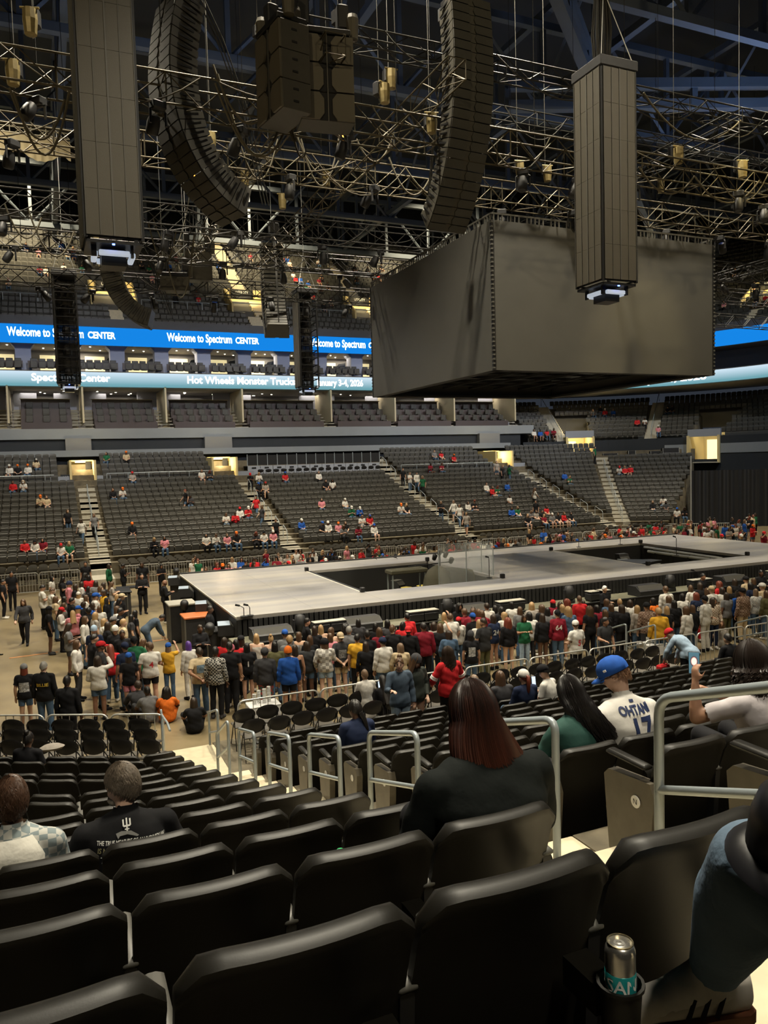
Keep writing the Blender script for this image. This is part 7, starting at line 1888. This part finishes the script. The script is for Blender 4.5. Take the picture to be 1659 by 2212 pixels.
for k, (u, v) in enumerate(((1292, 1198), (1310, 1202), (1275, 1192), (1345, 1215))):
    q = atZ(u, v, .9); e = empty('drum_kit_piece', (q.x, q.y, .4), k); ob('drum', hm(MB().lathe([(.01, .35), (.24, .35), (.26, .38), (.26, .62), (.24, .65), (.01, .65)], 18), 'drum'), CASE, e); ob('stand', MB().tube([(0, 0, 0), (0, 0, .4)], .03, 6), BLACKM, e); ob('hoop', MB().lathe([(.25, .62), (.275, .62), (.275, .67), (.25, .67)], 18), RAIL, e); tag(e, 'dark drum on a stand in the right pit, %s of four' % ordn(k), 'drum', 'drums in the right pit')
for k, (u, v) in enumerate(((1218, 1190), (1345, 1209))):
    q = atZ(u, v, 1.0); wedge_monitor((q.x, q.y, .4), .6, .5, .9, 0, 'black monitor speaker in the right pit, %s from the left' % ordn(k), CASE, 'right pit monitors')
# ------------------------------------------------------------------ floor kit on the left
e = empty('mixing_desk', (2.2, 35.6, 0)); ob('body', MB().cbox((0, 0, .5), (1.9, 1.0, 1.0), .03), CASE, e); ob('top', MB().cbox((0, 0, 1.05), (2.0, 1.1, .08), .02), BLACKM, e)
for k in range(5): ob('grille_bar', MB().box((-.8+.4*k, -.53, .5), (.03, .03, 1.0)), SEATG, e)
tag(e, 'black caged equipment desk on the floor left of the stage', 'equipment desk')
e = empty('document_table', (3.4, 36.9, 0)); ob('table_top', MB().cbox((0, 0, 1.0), (1.4, .6, .05), .01), BLACKM, e)
for sx in (-.6, .6):
    for sy in (-.22, .22): ob('leg', MB().box((sx, sy, .5), (.04, .04, 1.0)), BLACKM, e)
tag(e, 'tall thin table beside the staff left of the stage', 'table')
q = atZ(5, 1425, 0); e = empty('black_screen', (q.x-.55, q.y+.3, 0), R_(70)); ob('panel', MB().cbox((0, 0, .6), (1.6, .06, 1.15), .04), BLACK, e)
for sx in (-.6, .6): ob('foot', MB().box((sx, 0, .02), (.06, .7, .04)), BLACKM, e)
tag(e, 'black crowd screen at the left edge of the floor', 'screen')
TAPE = mat('floor_tape_orange', (.42, .20, .08), .7)
for k, (u0, v0, u1, v1) in enumerate(((20, 1422, 125, 1408), (330, 1385, 372, 1380))):
    a, b_ = atZ(u0, v0, .002), atZ(u1, v1, .002); d = b_-a
    o = ob('floor_tape', MB().box((0, 0, 0), (d.length, .16, .004), Matrix.Rotation(math.atan2(d.y, d.x), 3, 'Z')), TAPE, None, ((a+b_)/2)+V3(0, 0, .003)); tag(o, 'orange tape strip on the floor, %s from the left' % ordn(k), 'tape', 'floor tape')
# ------------------------------------------------------------------ tables with stacked cups
CUP = mat('cup_white', (.72, .72, .70), .5)
def cup_stack(p, n, label):
    prof = []
    for k in range(n): prof += [(.040, .03*k), (.046, .03*k+.024), (.048, .03*k+.026), (.048, .03*k+.029)]
    prof = [(.002, 0)]+prof+[(.044, .03*n), (.03, .03*n-.06), (.002, .03*n-.07)]
    o = ob('cup_stack', hm(MB().lathe(prof, 14), 'cup_stack'), CUP, None, p); tag(o, label, 'cups', 'stacks of white cups')
def cup_table(p, label, stacks):
    e = empty('cup_table', p); ob('table_top', MB().cbox((0, 0, .74), (.75, .5, .03), .01), PLATE, e); ob('cloth', MB().cbox((0, 0, .45), (.74, .49, .56), .02), PLATE, e)
    for sx in (-.3, .3):
        for sy in (-.2, .2): ob('leg', MB().box((sx, sy, .36), (.03, .03, .72)), RAIL, e)
    tag(e, label, 'table', 'cup tables')
    for k, (x, y, n) in enumerate(stacks): cup_stack((p[0]+x, p[1]+y, .757), n, 'stack of white cups on the %s, %s from the left' % (label.replace('small white ', ''), ordn(k)))
q = atZ(568, 1518, .76); cup_table((q.x, max(q.y, 17.45), 0), 'small white table behind the barricade left of centre', ((-.2, 0, 8), (-.08, .05, 10), (.04, 0, 11), (.16, .04, 12)))
q = atZ(1408, 1388, .76); cup_table((q.x, max(q.y, 17.5), 0), 'small white table near the next stairs', ((-.16, 0, 6), (-.04, .05, 20), (.08, 0, 21), (.2, .04, 8)))

# ================================================================== labels: make every one single its thing out
def _dedupe():
    tops = [o for o in COL.objects if o.parent is None and 'label' in o.keys() and o.get('category')]
    by = {}
    for o in tops: by.setdefault(o['label'], []).append(o)
    for lab, os_ in by.items():
        if len(os_) < 2: continue
        os_.sort(key=lambda o: px(o.location)[0])
        for i, o in enumerate(os_):
            side = ', %s from left' % ordn(i)
            o['label'] = lab+side
    for o in tops:
        w_ = o['label'].split()
        if len(w_) > 16: o['label'] = ' '.join(o['label'].replace(' long-sleeved', '').replace('the ', '').split()[:16]).rstrip(',')
_dedupe()
